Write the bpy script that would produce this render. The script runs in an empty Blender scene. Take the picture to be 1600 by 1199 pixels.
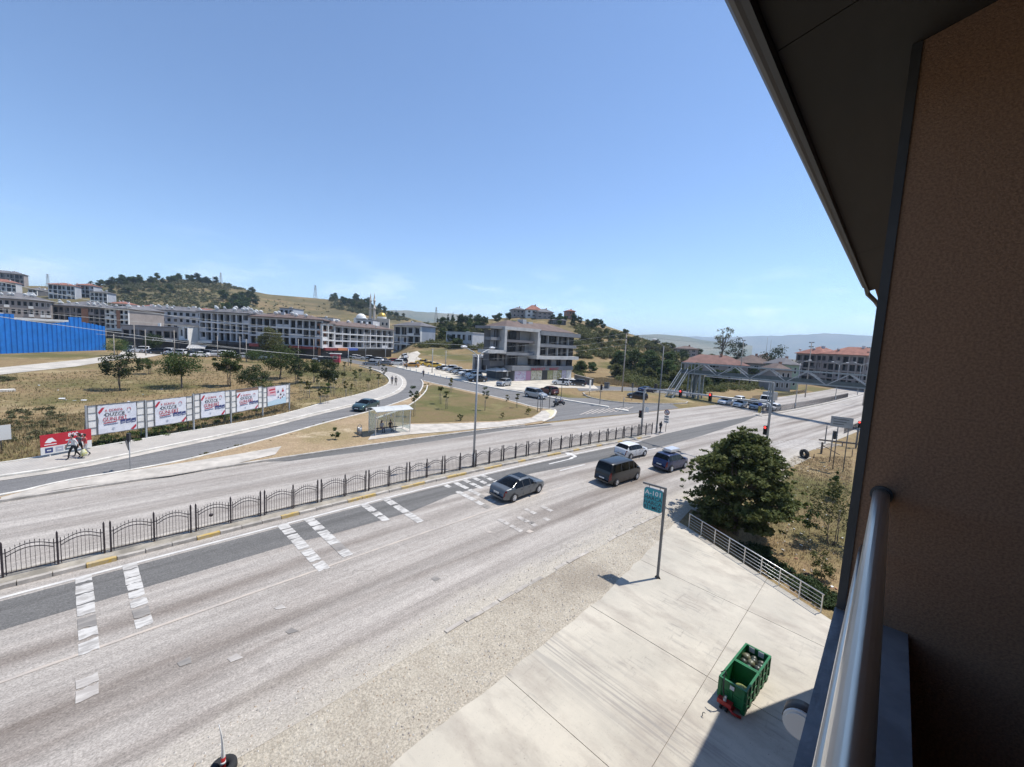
import bpy, bmesh, math, random
import numpy as np
from mathutils import Vector, Matrix, Euler, geometry

random.seed(7)
RNG = np.random.default_rng(7)
PI = math.pi
scene = bpy.context.scene
COL = scene.collection

# ------------------------------------------------------------------ camera
# world: X runs along the main road (away from the viewer), Y to the left of it, Z up
FPX, PITCH, ROLL, CH, HEAD = 648.12, 0.0967, 0.0527, 12.406, 0.7458
_cp, _sp, _ca, _sa = math.cos(PITCH), math.sin(PITCH), math.cos(HEAD), math.sin(HEAD)
FWD = np.array([_cp * _ca, _cp * _sa, -_sp])
_R = np.array([_sa, -_ca, 0.0])
_U = np.cross(_R, FWD)
RGT = math.cos(ROLL) * _R + math.sin(ROLL) * _U
UPV = math.cos(ROLL) * _U - math.sin(ROLL) * _R
CAM = np.array([0.0, 0.0, CH])
cd = bpy.data.cameras.new('camera')
cam = bpy.data.objects.new('camera', cd)
COL.objects.link(cam)
m = Matrix.Identity(4)
for i in range(3):
    m[i][0], m[i][1], m[i][2], m[i][3] = RGT[i], UPV[i], -FWD[i], CAM[i]
cam.matrix_world = m
cd.sensor_fit = 'HORIZONTAL'
cd.sensor_width = 36.0
cd.lens = FPX / 1600.0 * 36.0
cd.clip_start = 0.05
cd.clip_end = 60000
scene.camera = cam

# ------------------------------------------------------------------ light
SUN_DIR = Vector((0.465, -0.215, 1.0)).normalized()      # from the ground towards the sun
SUN_EL = math.asin(SUN_DIR.z)
SUN_AZ = math.atan2(SUN_DIR.x, SUN_DIR.y)                # clockwise from +Y
world = bpy.data.worlds.new('World')
scene.world = world
world.use_nodes = True
wn, wl = world.node_tree.nodes, world.node_tree.links
wn.clear()
w_out = wn.new('ShaderNodeOutputWorld')
w_bg = wn.new('ShaderNodeBackground')
w_sky = wn.new('ShaderNodeTexSky')
w_sky.sky_type = 'NISHITA'
w_sky.sun_disc = False
w_sky.sun_elevation = SUN_EL
w_sky.sun_rotation = SUN_AZ
w_sky.altitude = 1500
w_sky.air_density = 1.0
w_sky.dust_density = 0.2
w_sky.ozone_density = 4.0
SKY_STRENGTH = 0.15
w_bg.inputs['Strength'].default_value = SKY_STRENGTH
# thin fair-weather clouds low over the horizon, all the way round
w_tc = wn.new('ShaderNodeTexCoord')
w_map = wn.new('ShaderNodeMapping')
w_map.inputs['Scale'].default_value = (3.2, 3.2, 13.0)
w_noise = wn.new('ShaderNodeTexNoise')
w_noise.inputs['Scale'].default_value = 2.3
w_noise.inputs['Detail'].default_value = 7
w_noise.inputs['Roughness'].default_value = 0.55
w_ramp = wn.new('ShaderNodeValToRGB')
w_ramp.color_ramp.elements[0].position = 0.50
w_ramp.color_ramp.elements[1].position = 0.70
w_sep = wn.new('ShaderNodeSeparateXYZ')
w_band = wn.new('ShaderNodeValToRGB')
cr = w_band.color_ramp
cr.elements[0].position = 0.02; cr.elements[0].color = (0, 0, 0, 1)
cr.elements[1].position = 0.07; cr.elements[1].color = (1, 1, 1, 1)
e = cr.elements.new(0.12); e.color = (0.7, 0.7, 0.7, 1)
e = cr.elements.new(0.19); e.color = (0, 0, 0, 1)
w_mul = wn.new('ShaderNodeMath'); w_mul.operation = 'MULTIPLY'
w_mul2 = wn.new('ShaderNodeMath'); w_mul2.operation = 'MULTIPLY'; w_mul2.inputs[1].default_value = 0.30
w_mix = wn.new('ShaderNodeMixRGB')
w_mix.inputs['Color2'].default_value = (8.5, 8.8, 9.2, 1)
wl.new(w_tc.outputs['Generated'], w_map.inputs['Vector'])
wl.new(w_map.outputs['Vector'], w_noise.inputs['Vector'])
wl.new(w_noise.outputs['Fac'], w_ramp.inputs['Fac'])
wl.new(w_tc.outputs['Generated'], w_sep.inputs['Vector'])
wl.new(w_sep.outputs['Z'], w_band.inputs['Fac'])
wl.new(w_ramp.outputs['Color'], w_mul.inputs[0])
wl.new(w_band.outputs['Color'], w_mul.inputs[1])
wl.new(w_mul.outputs['Value'], w_mul2.inputs[0])
wl.new(w_mul2.outputs['Value'], w_mix.inputs['Fac'])
wl.new(w_sky.outputs['Color'], w_mix.inputs['Color1'])
wl.new(w_mix.outputs['Color'], w_bg.inputs['Color'])
wl.new(w_bg.outputs['Background'], w_out.inputs['Surface'])

sd = bpy.data.lights.new('sun', 'SUN')
sd.energy = 4.2
sd.angle = math.radians(0.53)
sd.color = (1.0, 0.955, 0.89)
sun = bpy.data.objects.new('sun', sd)
COL.objects.link(sun)
sun.rotation_euler = SUN_DIR.to_track_quat('Z', 'Y').to_euler()
sun.location = (60, -30, 120)

vs = scene.view_settings
scene.display_settings.display_device = 'sRGB'
vs.view_transform = 'Standard'
vs.look = 'None'
vs.exposure = 0.42
vs.gamma = 1.0
vs.use_curve_mapping = False
scene.render.engine = 'CYCLES'
scene.cycles.max_bounces = 6
scene.cycles.diffuse_bounces = 3
scene.cycles.glossy_bounces = 3
scene.cycles.transmission_bounces = 4
scene.cycles.transparent_max_bounces = 6
scene.cycles.volume_bounces = 0
scene.cycles.use_denoising = True
# ------------------------------------------------------------------ materials
MATS = {}
def mat(name, col, rough=0.8, var=0.0, scale=3.0, metal=0.0, bump=0.0, bscale=None, col2=None, spec=None,
        stretch=None, obj_rand=0.0, trans=0.0, emit=None, detail=4, coat=0.0, lo=0.35, hi=0.65):
    """principled material; col mixed with col2 (or a darker/lighter self) by world-space noise"""
    if name in MATS: return MATS[name]
    m = bpy.data.materials.new(name)
    m.use_nodes = True
    nt = m.node_tree; N = nt.nodes; L = nt.links
    b = N['Principled BSDF']
    b.inputs['Roughness'].default_value = rough
    b.inputs['Metallic'].default_value = metal
    if spec is not None: b.inputs['Specular IOR Level'].default_value = spec
    if coat: b.inputs['Coat Weight'].default_value = coat; b.inputs['Coat Roughness'].default_value = 0.05
    if emit:
        b.inputs['Emission Color'].default_value = (*emit[:3], 1); b.inputs['Emission Strength'].default_value = emit[3]
    c = (*col, 1)
    out = None
    if var > 0 or col2 or bump:
        geo = N.new('ShaderNodeNewGeometry')
        mp = N.new('ShaderNodeMapping')
        if stretch: mp.inputs['Scale'].default_value = stretch
        L.new(geo.outputs['Position'], mp.inputs['Vector'])
        if var > 0 or col2:
            n = N.new('ShaderNodeTexNoise'); n.inputs['Scale'].default_value = scale; n.inputs['Detail'].default_value = detail
            n.inputs['Roughness'].default_value = 0.62
            L.new(mp.outputs['Vector'], n.inputs['Vector'])
            r = N.new('ShaderNodeValToRGB')
            r.color_ramp.elements[0].position = lo; r.color_ramp.elements[1].position = hi
            c2 = col2 if col2 else tuple(min(1, x * (1 + var)) for x in col)
            c1 = col if col2 else tuple(x * (1 - var) for x in col)
            r.color_ramp.elements[0].color = (*c1, 1); r.color_ramp.elements[1].color = (*c2, 1)
            L.new(n.outputs['Fac'], r.inputs['Fac'])
            out = r.outputs['Color']
        if bump:
            n2 = N.new('ShaderNodeTexNoise'); n2.inputs['Scale'].default_value = bscale or scale * 6; n2.inputs['Detail'].default_value = 3
            L.new(mp.outputs['Vector'], n2.inputs['Vector'])
            bp = N.new('ShaderNodeBump'); bp.inputs['Strength'].default_value = bump; bp.inputs['Distance'].default_value = 0.02
            L.new(n2.outputs['Fac'], bp.inputs['Height']); L.new(bp.outputs['Normal'], b.inputs['Normal'])
    if obj_rand:
        oi = N.new('ShaderNodeObjectInfo')
        hs = N.new('ShaderNodeHueSaturation')
        mr = N.new('ShaderNodeMapRange'); mr.inputs['To Min'].default_value = 1 - obj_rand; mr.inputs['To Max'].default_value = 1 + obj_rand
        mr2 = N.new('ShaderNodeMapRange'); mr2.inputs['To Min'].default_value = 0.5 - obj_rand * 0.07; mr2.inputs['To Max'].default_value = 0.5 + obj_rand * 0.05
        L.new(oi.outputs['Random'], mr.inputs['Value']); L.new(oi.outputs['Random'], mr2.inputs['Value'])
        L.new(mr.outputs['Result'], hs.inputs['Value']); L.new(mr2.outputs['Result'], hs.inputs['Hue'])
        if out: L.new(out, hs.inputs['Color'])
        else: hs.inputs['Color'].default_value = c
        out = hs.outputs['Color']
    if out: L.new(out, b.inputs['Base Color'])
    else: b.inputs['Base Color'].default_value = c
    if trans:
        # leaf: part of the light passes through
        tr = N.new('ShaderNodeBsdfTranslucent'); mx = N.new('ShaderNodeMixShader'); mx.inputs['Fac'].default_value = trans
        if out: L.new(out, tr.inputs['Color'])
        else: tr.inputs['Color'].default_value = c
        L.new(b.outputs['BSDF'], mx.inputs[1]); L.new(tr.outputs['BSDF'], mx.inputs[2])
        L.new(mx.outputs['Shader'], N['Material Output'].inputs['Surface'])
    MATS[name] = m
    return m

def glass_mat(name, col=(0.02, 0.025, 0.03), rough=0.06, spec=0.6):
    return mat(name, col, rough=rough, spec=spec)

def clear_glass(name, tint=(0.8, 0.9, 0.88), alpha=0.25, rough=0.1):
    if name in MATS: return MATS[name]
    m = bpy.data.materials.new(name); m.use_nodes = True
    N, L = m.node_tree.nodes, m.node_tree.links
    b = N['Principled BSDF']; b.inputs['Base Color'].default_value = (*tint, 1); b.inputs['Roughness'].default_value = rough
    tp = N.new('ShaderNodeBsdfTransparent'); tp.inputs['Color'].default_value = (*tint, 1)
    mx = N.new('ShaderNodeMixShader'); mx.inputs['Fac'].default_value = alpha
    L.new(tp.outputs['BSDF'], mx.inputs[1]); L.new(b.outputs['BSDF'], mx.inputs[2])
    L.new(mx.outputs['Shader'], N['Material Output'].inputs['Surface'])
    MATS[name] = m
    return m

# ------------------------------------------------------------------ mesh builder
class MB:
    def __init__(s): s.v = []; s.f = []; s.mi = []; s.sm = []
    def add(s, verts, faces, mi=0, smooth=False):
        o = len(s.v); s.v += [tuple(map(float, p)) for p in verts]
        for f in faces: s.f.append(tuple(i + o for i in f)); s.mi.append(mi); s.sm.append(smooth)
        return s
    def box(s, a, b, mi=0):
        (x0, y0, z0), (x1, y1, z1) = a, b
        return s.add([(x0,y0,z0),(x1,y0,z0),(x1,y1,z0),(x0,y1,z0),(x0,y0,z1),(x1,y0,z1),(x1,y1,z1),(x0,y1,z1)],
              [(0,3,2,1),(4,5,6,7),(0,1,5,4),(1,2,6,5),(2,3,7,6),(3,0,4,7)], mi)
    def cbox(s, c, d, mi=0, rz=0, rx=0, ry=0):
        R = Euler((rx, ry, rz)).to_matrix()
        vs_ = []
        for sx, sy, sz in ((-1,-1,-1),(1,-1,-1),(1,1,-1),(-1,1,-1),(-1,-1,1),(1,-1,1),(1,1,1),(-1,1,1)):
            p = R @ Vector((sx*d[0]/2, sy*d[1]/2, sz*d[2]/2)); vs_.append((p.x+c[0], p.y+c[1], p.z+c[2]))
        return s.add(vs_, [(0,3,2,1),(4,5,6,7),(0,1,5,4),(1,2,6,5),(2,3,7,6),(3,0,4,7)], mi)
    def bar(s, p0, p1, w, h=None, mi=0):
        """square bar between two points"""
        h = h or w
        p0, p1 = Vector(p0), Vector(p1); d = (p1 - p0)
        if d.length < 1e-6: return s
        d.normalize(); up = Vector((0,0,1)) if abs(d.z) < 0.95 else Vector((1,0,0))
        r = d.cross(up).normalized(); u = r.cross(d)
        vs_ = [p + r*a*w/2 + u*b*h/2 for p in (p0, p1) for a, b in ((-1,-1),(1,-1),(1,1),(-1,1))]
        return s.add(vs_, [(0,1,2,3),(7,6,5,4),(0,4,5,1),(1,5,6,2),(2,6,7,3),(3,7,4,0)], mi)
    def tube(s, pts, r, n=8, mi=0, cap=True, smooth=True):
        pts = [Vector(p) for p in pts]
        rs = r if isinstance(r, (list, tuple)) else [r] * len(pts)
        o = len(s.v); prev = None
        for i, p in enumerate(pts):
            d = (pts[min(i+1, len(pts)-1)] - pts[max(i-1, 0)])
            if d.length < 1e-9: d = Vector((0,0,1))
            d.normalize()
            if prev is None:
                a = Vector((0,0,1)) if abs(d.z) < 0.9 else Vector((1,0,0)); u = d.cross(a).normalized()
            else:
                u = (prev - d * prev.dot(d)).normalized()
            prev = u; w = d.cross(u)
            for k in range(n):
                t = 2*PI*k/n; q = p + (u*math.cos(t) + w*math.sin(t)) * rs[i]; s.v.append(tuple(q))
        for i in range(len(pts)-1):
            for k in range(n):
                a = o+i*n+k; b = o+i*n+(k+1)%n
                s.f.append((a, b, b+n, a+n)); s.mi.append(mi); s.sm.append(smooth)
        if cap:
            s.f.append(tuple(o+k for k in reversed(range(n)))); s.mi.append(mi); s.sm.append(False)
            e = o+(len(pts)-1)*n; s.f.append(tuple(e+k for k in range(n))); s.mi.append(mi); s.sm.append(False)
        return s
    def prism(s, poly, z0, z1, mi=0):
        n = len(poly)
        vs_ = [(x,y,z0) for x,y in poly] + [(x,y,z1) for x,y in poly]
        fs = [tuple(reversed(range(n))), tuple(range(n, 2*n))] + [(i,(i+1)%n,(i+1)%n+n,i+n) for i in range(n)]
        return s.add(vs_, fs, mi)
    def lathe(s, prof, c=(0,0,0), n=16, mi=0, smooth=True):
        o = len(s.v)
        for r, z in prof:
            for k in range(n):
                t = 2*PI*k/n; s.v.append((c[0]+r*math.cos(t), c[1]+r*math.sin(t), c[2]+z))
        for i in range(len(prof)-1):
            for k in range(n):
                a = o+i*n+k; b = o+i*n+(k+1)%n
                s.f.append((a, b, b+n, a+n)); s.mi.append(mi); s.sm.append(smooth)
        return s
    def ball(s, c, r, n=10, m_=6, mi=0, sc=(1,1,1)):
        o = len(s.v)
        for i in range(m_+1):
            ph = PI*i/m_
            for k in range(n):
                t = 2*PI*k/n
                s.v.append((c[0]+r*sc[0]*math.sin(ph)*math.cos(t), c[1]+r*sc[1]*math.sin(ph)*math.sin(t), c[2]+r*sc[2]*math.cos(ph)))
        for i in range(m_):
            for k in range(n):
                a = o+i*n+k; b = o+i*n+(k+1)%n
                s.f.append((a, a+n, b+n, b)); s.mi.append(mi); s.sm.append(True)
        return s
    def xform(s, M, start=0):
        M = Matrix(M)
        s.v[start:] = [tuple(M @ Vector(p)) for p in s.v[start:]]
        return s
    def mesh(s, name, mats):
        me = bpy.data.meshes.new(name)
        me.from_pydata(s.v, [], s.f)
        for m_ in (mats if isinstance(mats, (list, tuple)) else [mats]): me.materials.append(m_)
        if any(s.mi): me.polygons.foreach_set('material_index', s.mi)
        me.polygons.foreach_set('use_smooth', s.sm)
        me.update()
        return me
    def build(s, name, mats, parent=None, loc=None, rz=0):
        o = bpy.data.objects.new(name, s.mesh(name, mats))
        COL.objects.link(o)
        if parent: o.parent = parent
        if loc is not None: o.location = loc
        if rz: o.rotation_euler.z = rz
        return o

def link_mesh(name, me, parent=None, loc=(0,0,0), rot=(0,0,0), scale=None):
    o = bpy.data.objects.new(name, me); COL.objects.link(o)
    if parent: o.parent = parent
    o.location = loc; o.rotation_euler = rot
    if scale: o.scale = scale
    return o

def tag(o, label=None, cat=None, group=None, kind=None):
    if label: o['label'] = label
    if cat: o['category'] = cat
    if group: o['group'] = group
    if kind: o['kind'] = kind
    return o

def thing(name, label, cat, loc=(0,0,0), rz=0, group=None):
    o = bpy.data.objects.new(name, None); COL.objects.link(o)
    o.location = loc; o.rotation_euler = (0, 0, rz); o.empty_display_size = 0.3
    return tag(o, label, cat, group)

def copy_tree(o, parent=None, top=True):
    c = o.copy(); COL.objects.link(c)
    if parent is not None: c.parent = parent
    for ch in o.children: copy_tree(ch, c, False)
    return c

def text(body, size, mt, parent, loc, rot=(PI/2, 0, 0), name='lettering', align='CENTER', bold=0.0, sx=1.0, ext=0.002):
    cu = bpy.data.curves.new(name, 'FONT'); cu.body = body; cu.size = size
    cu.align_x = align; cu.align_y = 'CENTER'; cu.offset = bold; cu.extrude = ext; cu.resolution_u = 2
    cu.materials.append(mt)
    tmp = bpy.data.objects.new(name, cu)
    me = bpy.data.meshes.new_from_object(tmp); bpy.data.objects.remove(tmp)
    me.name = name
    o = bpy.data.objects.new(name, me); COL.objects.link(o)
    o.parent = parent; o.location = loc; o.rotation_euler = rot; o.scale = (sx, 1, 1)
    return o

# ------------------------------------------------------------------ the lie of the land
def pray(px, py):
    d = FWD * FPX + RGT * (px - 800) - UPV * (py - 599.5)
    return d / np.linalg.norm(d)

def sstep(t):
    t = np.clip(t, 0, 1); return t * t * (3 - 2 * t)

def base_z(Y):
    s0, s1, a, b = .055, .018, 36.0, 60.0
    t = np.clip((Y - a) / (b - a), 0, 1)
    z = s0 * a + (b - a) * (s0 * t + (s1 - s0) * t * t / 2) + s1 * np.clip(Y - b, 0, 240)
    return np.where(Y < a, s0 * np.maximum(Y, -30), z)

LAYERS = []
def hill(pts, r0, r1, power=1.35, fall=0.2):
    az, te = [], []
    for px, py in pts:
        d = pray(px, py); az.append(math.atan2(d[1], d[0])); te.append(d[2] / math.hypot(d[0], d[1]))
    az, te = np.array(az), np.array(te); o = np.argsort(az)
    LAYERS.append((az[o], te[o], r0, r1, power, fall))
# wooded and half-cleared hill behind the town
hill([(-420,430),(-200,440),(-60,446),(0,446),(75,447),(150,446),(200,441),(235,437),(270,436),(305,437),(345,442),(385,453),(420,460),(470,464),
      (515,468),(545,466),(565,470),(590,481),(610,490),(640,497),(665,504),(700,512),(740,522)], 250, 620)
# the nearer dry-grass hill behind the corner building
hill([(610,520),(640,508),(680,504),(720,501),(760,499),(800,496),(850,494),(900,499),(940,507),(980,520),(1020,534),(1060,545),(1110,556),(1160,566)], 128, 300, 1.15)

def gz(X, Y):
    X = np.asarray(X, float); Y = np.asarray(Y, float)
    z = base_z(Y)
    r = np.hypot(X, Y); az = np.arctan2(Y, X)
    # fold the plain back to level far out
    for laz, lte, r0, r1, pw, fall in LAYERS:
        te = np.interp(az, laz, lte)
        w = sstep((az - laz[0]) / 0.06) * sstep((laz[-1] - az) / 0.06)
        zc = CH + r1 * te
        t = np.clip((r - r0) / (r1 - r0), 0, 1)
        zz = z + (zc - z) * (t ** pw)
        zz = np.where(r > r1, zc - (r - r1) * fall, zz)
        z = np.where((r > r0) & (w > 0), np.maximum(z, z + (zz - z) * w), z)
    # the empty lot beside the forecourt lies lower than the slab
    d = ((X - 24.5) * 7.85 - (Y - 1.47) * 3.9) / 8.766
    dip = sstep((d + 1.2) / 1.2) * (1 - sstep((X - 33) / 20)) * (1 - sstep((Y - 6.6) / 2.6))
    return z - 1.25 * dip

_TS = np.concatenate([np.arange(1, 160, .4), np.arange(160, 1200, 2.0), np.arange(1200, 9000, 25.0)])
def G(px, py):
    """where the sight line through a point of the photograph meets the ground"""
    d = pray(px, py)
    P = CAM + _TS[:, None] * d
    f = P[:, 2] - gz(P[:, 0], P[:, 1])
    i = int(np.argmax(f < 0))
    if f[i] >= 0: i = len(_TS) - 1
    a, b = _TS[max(i-1, 0)], _TS[i]
    for _ in range(22):
        mm = (a + b) / 2; q = CAM + mm * d
        if q[2] > float(gz(q[0], q[1])): a = mm
        else: b = mm
    q = CAM + a * d
    return Vector((q[0], q[1], float(gz(q[0], q[1]))))

def at_depth(px, py, r):
    d = pray(px, py); k = r / math.hypot(d[0], d[1]); q = CAM + d * k
    return Vector(q)

def proj(P):
    v = np.asarray(P, float) - CAM; w = v @ FWD
    return 800 + FPX * (v @ RGT) / w, 599.5 - FPX * (v @ UPV) / w

def height_to(P, py):
    """height above P whose image row is py"""
    lo, hi = 0.0, 60.0
    for _ in range(40):
        mm = (lo + hi) / 2
        if proj((P[0], P[1], P[2] + mm))[1] > py: lo = mm
        else: hi = mm
    return lo

def on(x, y, off=0.0): return Vector((x, y, float(gz(x, y)) + off))

# course of the main road: Y of the median for a given X
_mx = [-200, 18, 25, 37.6, 50, 90, 110, 140, 190, 300, 500]
_my = [26.3, 26.3, 25.95, 25.0, 23.4, 18.6, 16.2, 13.3, 9.4, 3.5, -3.0]
_gx = np.arange(-240.0, 540.0, 2.0)
_gk = np.exp(-0.5 * (np.arange(-12, 13) * 2.0 / 8.0) ** 2); _gk /= _gk.sum()
_gy = np.convolve(np.pad(np.interp(_gx, _mx, _my), 12, mode='edge'), _gk, mode='valid')
def med(x): return float(np.interp(x, _gx, _gy))
def road_dir(x): return math.atan2(med(x + 3) - med(x - 3), 6.0)

def sheet(name, pts, off, mt, maxlen=4.0, parent=None, kind='structure', zf=None):
    """a surface that lies `off` above the ground, from its outline"""
    pts = [Vector((p[0], p[1], 0)) for p in pts]
    tris = geometry.tessellate_polygon([pts])
    bm = bmesh.new()
    vs_ = [bm.verts.new(p) for p in pts]
    for t in tris:
        try: bm.faces.new([vs_[i] for i in t])
        except ValueError: pass
    for _ in range(7):
        long_ = [e_ for e_ in bm.edges if e_.calc_length() > maxlen]
        if not long_: break
        bmesh.ops.subdivide_edges(bm, edges=long_, cuts=1)
        bmesh.ops.triangulate(bm, faces=[f for f in bm.faces if len(f.verts) > 3])
    co = np.array([v.co[:] for v in bm.verts])
    zz = gz(co[:, 0], co[:, 1]) if zf is None else np.array([zf(a, b) for a, b in co[:, :2]])
    for v, z in zip(bm.verts, zz): v.co.z = z + off
    bmesh.ops.recalc_face_normals(bm, faces=bm.faces)
    if sum(f.normal.z for f in bm.faces) < 0: bmesh.ops.reverse_faces(bm, faces=bm.faces)
    me = bpy.data.meshes.new(name); bm.to_mesh(me); bm.free(); me.materials.append(mt)
    o = bpy.data.objects.new(name, me); COL.objects.link(o)
    if parent: o.parent = parent
    elif kind: o['kind'] = kind
    return o

def ribbon(name, left, right, off, mt, parent=None, kind='structure', thick=0):
    """strip between two polylines of equal length, laid on the ground (thick > 0: with sides)"""
    n = len(left); v = []; f = []
    for a, b in zip(left, right):
        for p in (a, b): v.append((p[0], p[1], float(gz(p[0], p[1])) + off))
    for i in range(n-1): f.append((2*i+1, 2*i+3, 2*i+2, 2*i))
    if thick:
        o_ = len(v); v += [(x, y, z - thick) for x, y, z in v]
        for i in range(n-1):
            f.append((2*i, 2*i+2, 2*i+2+o_, 2*i+o_)); f.append((2*i+3, 2*i+1, 2*i+1+o_, 2*i+3+o_))
        f.append((0, o_, o_+1, 1)); f.append((2*n-2, 2*n-1, o_+2*n-1, o_+2*n-2))
    mb = MB(); mb.add(v, f)
    o = mb.build(name, mt, parent)
    if not parent and kind: o['kind'] = kind
    return o

def offset_line(pts, d):
    out = []
    for i, p in enumerate(pts):
        a = pts[max(i-1, 0)]; b = pts[min(i+1, len(pts)-1)]
        t = Vector((b[0]-a[0], b[1]-a[1])); t.normalize()
        out.append((p[0] - t.y * d, p[1] + t.x * d))
    return out

def resample(pts, step):
    pts = [Vector((p[0], p[1])) for p in pts]; out = [pts[0]]
    for a, b in zip(pts, pts[1:]):
        n = max(1, int((b - a).length / step))
        for k in range(1, n+1): out.append(a.lerp(b, k / n))
    return [(p.x, p.y) for p in out]

def smooth_line(pts, it=2):
    pts = [Vector((p[0], p[1])) for p in pts]
    for _ in range(it):
        q = [pts[0]]
        for a, b in zip(pts, pts[1:]): q += [a.lerp(b, .25), a.lerp(b, .75)]
        q.append(pts[-1]); pts = q
    return [(p.x, p.y) for p in pts]
# ------------------------------------------------------------------ ground, roads, pavements
def ground_mat(name, cols, big=0.035, fine=0.9, bump=0.6, hillc=None):
    """dry ground: straw, bare dirt and scrub green in patches"""
    m = bpy.data.materials.new(name); m.use_nodes = True
    N, L = m.node_tree.nodes, m.node_tree.links
    b = N['Principled BSDF']; b.inputs['Roughness'].default_value = 0.95; b.inputs['Specular IOR Level'].default_value = 0.1
    geo = N.new('ShaderNodeNewGeometry')
    def noise(sc, det=5, rough=0.6, st=None):
        n = N.new('ShaderNodeTexNoise'); n.inputs['Scale'].default_value = sc; n.inputs['Detail'].default_value = det; n.inputs['Roughness'].default_value = rough
        if st:
            mp = N.new('ShaderNodeMapping'); mp.inputs['Scale'].default_value = st
            L.new(geo.outputs['Position'], mp.inputs['Vector']); L.new(mp.outputs['Vector'], n.inputs['Vector'])
        else: L.new(geo.outputs['Position'], n.inputs['Vector'])
        return n.outputs['Fac']
    def ramp(f, lo, hi):
        r = N.new('ShaderNodeMapRange'); r.inputs['From Min'].default_value = lo; r.inputs['From Max'].default_value = hi; r.clamp = True
        L.new(f, r.inputs['Value']); return r.outputs['Result']
    def mix(f, a, c):
        x = N.new('ShaderNodeMixRGB'); L.new(f, x.inputs['Fac'])
        for s_, v in (('Color1', a), ('Color2', c)):
            if isinstance(v, tuple): x.inputs[s_].default_value = (*v, 1)
            else: L.new(v, x.inputs[s_])
        return x.outputs['Color']
    straw, dirt, green, pale = cols
    c = mix(ramp(noise(fine, 6, 0.7), .35, .65), straw, dirt)
    c = mix(ramp(noise(big, 6, 0.65), .47, .6), c, green)
    c = mix(ramp(noise(big * 2.7, 5, 0.7), .56, .68), c, pale)
    if hillc:
        sp = N.new('ShaderNodeSeparateXYZ'); L.new(geo.outputs['Position'], sp.inputs['Vector'])
        hm = N.new('ShaderNodeMath'); hm.operation = 'MULTIPLY'; L.new(ramp(sp.outputs['Z'], 9, 24), hm.inputs[0]); L.new(ramp(noise(.022, 6, .7), .38, .58), hm.inputs[1])
        c = mix(hm.outputs[0], c, hillc)
    c2 = mix(ramp(noise(fine * 9, 3, 0.7), .3, .7), (0.62, 0.62, 0.62), (1.25, 1.25, 1.25))
    mm = N.new('ShaderNodeMixRGB'); mm.blend_type = 'MULTIPLY'; mm.inputs['Fac'].default_value = 1
    L.new(c, mm.inputs['Color1']); L.new(c2, mm.inputs['Color2'])
    L.new(mm.outputs['Color'], b.inputs['Base Color'])
    bp = N.new('ShaderNodeBump'); bp.inputs['Strength'].default_value = bump; bp.inputs['Distance'].default_value = 0.08
    L.new(noise(fine * 6, 4, 0.7), bp.inputs['Height']); L.new(bp.outputs['Normal'], b.inputs['Normal'])
    MATS[name] = m
    return m

M_field = ground_mat('dry_field', ((0.30, 0.225, 0.115), (0.225, 0.155, 0.088), (0.135, 0.125, 0.05), (0.36, 0.285, 0.16)), hillc=(0.135, 0.115, 0.06))
M_island = ground_mat('island_grass', ((0.185, 0.15, 0.07), (0.20, 0.145, 0.08), (0.125, 0.12, 0.048), (0.22, 0.19, 0.09)), big=0.09)
M_sand = ground_mat('sandy_earth', ((0.40, 0.30, 0.19), (0.33, 0.24, 0.15), (0.28, 0.22, 0.12), (0.46, 0.37, 0.25)), big=0.12)

# the ground itself: one sheet on a polar grid round the viewpoint, out to the horizon
def build_ground():
    rr = [2.0]
    while rr[-1] < 14000: rr.append(rr[-1] * 1.032 + 0.0)
    rr = np.array(rr)
    # denser in the directions looked at
    az = np.concatenate([np.arange(-30, 112, 0.45), np.arange(112, 330, 4.0)]) * PI / 180
    n, k = len(rr), len(az)
    A, R_ = np.meshgrid(az, rr)
    X, Y = R_ * np.cos(A), R_ * np.sin(A)
    Z = gz(X, Y)
    Z = np.where(R_ > 900, Z * np.clip(1 - (R_ - 900) / 3000, 0, 1) + 0, Z)
    v = np.stack([X, Y, Z], -1).reshape(-1, 3)
    i, j = np.meshgrid(np.arange(n - 1), np.arange(k), indexing='ij')
    a = (i * k + j).ravel(); b = (i * k + (j + 1) % k).ravel()
    f = np.stack([a, a + k, b + k, b], -1)
    me = bpy.data.meshes.new('ground')
    nv = len(v) + 1
    me.vertices.add(nv); me.vertices.foreach_set('co', np.concatenate([v, [[0, 0, -0.05]]]).ravel())
    fan = np.array([[nv - 1, q, (q + 1) % k] for q in range(k)])
    me.loops.add(f.size + fan.size)
    me.loops.foreach_set('vertex_index', np.concatenate([f.ravel(), fan.ravel()]))
    me.polygons.add(len(f) + len(fan))
    st = np.concatenate([np.arange(len(f)) * 4, len(f) * 4 + np.arange(len(fan)) * 3])
    me.polygons.foreach_set('loop_start', st)
    me.polygons.foreach_set('use_smooth', np.ones(len(f) + len(fan), bool))
    me.update(calc_edges=True); me.validate()
    me.materials.append(M_field)
    o = bpy.data.objects.new('ground', me); COL.objects.link(o); o['kind'] = 'structure'
    return o
build_ground()

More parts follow.
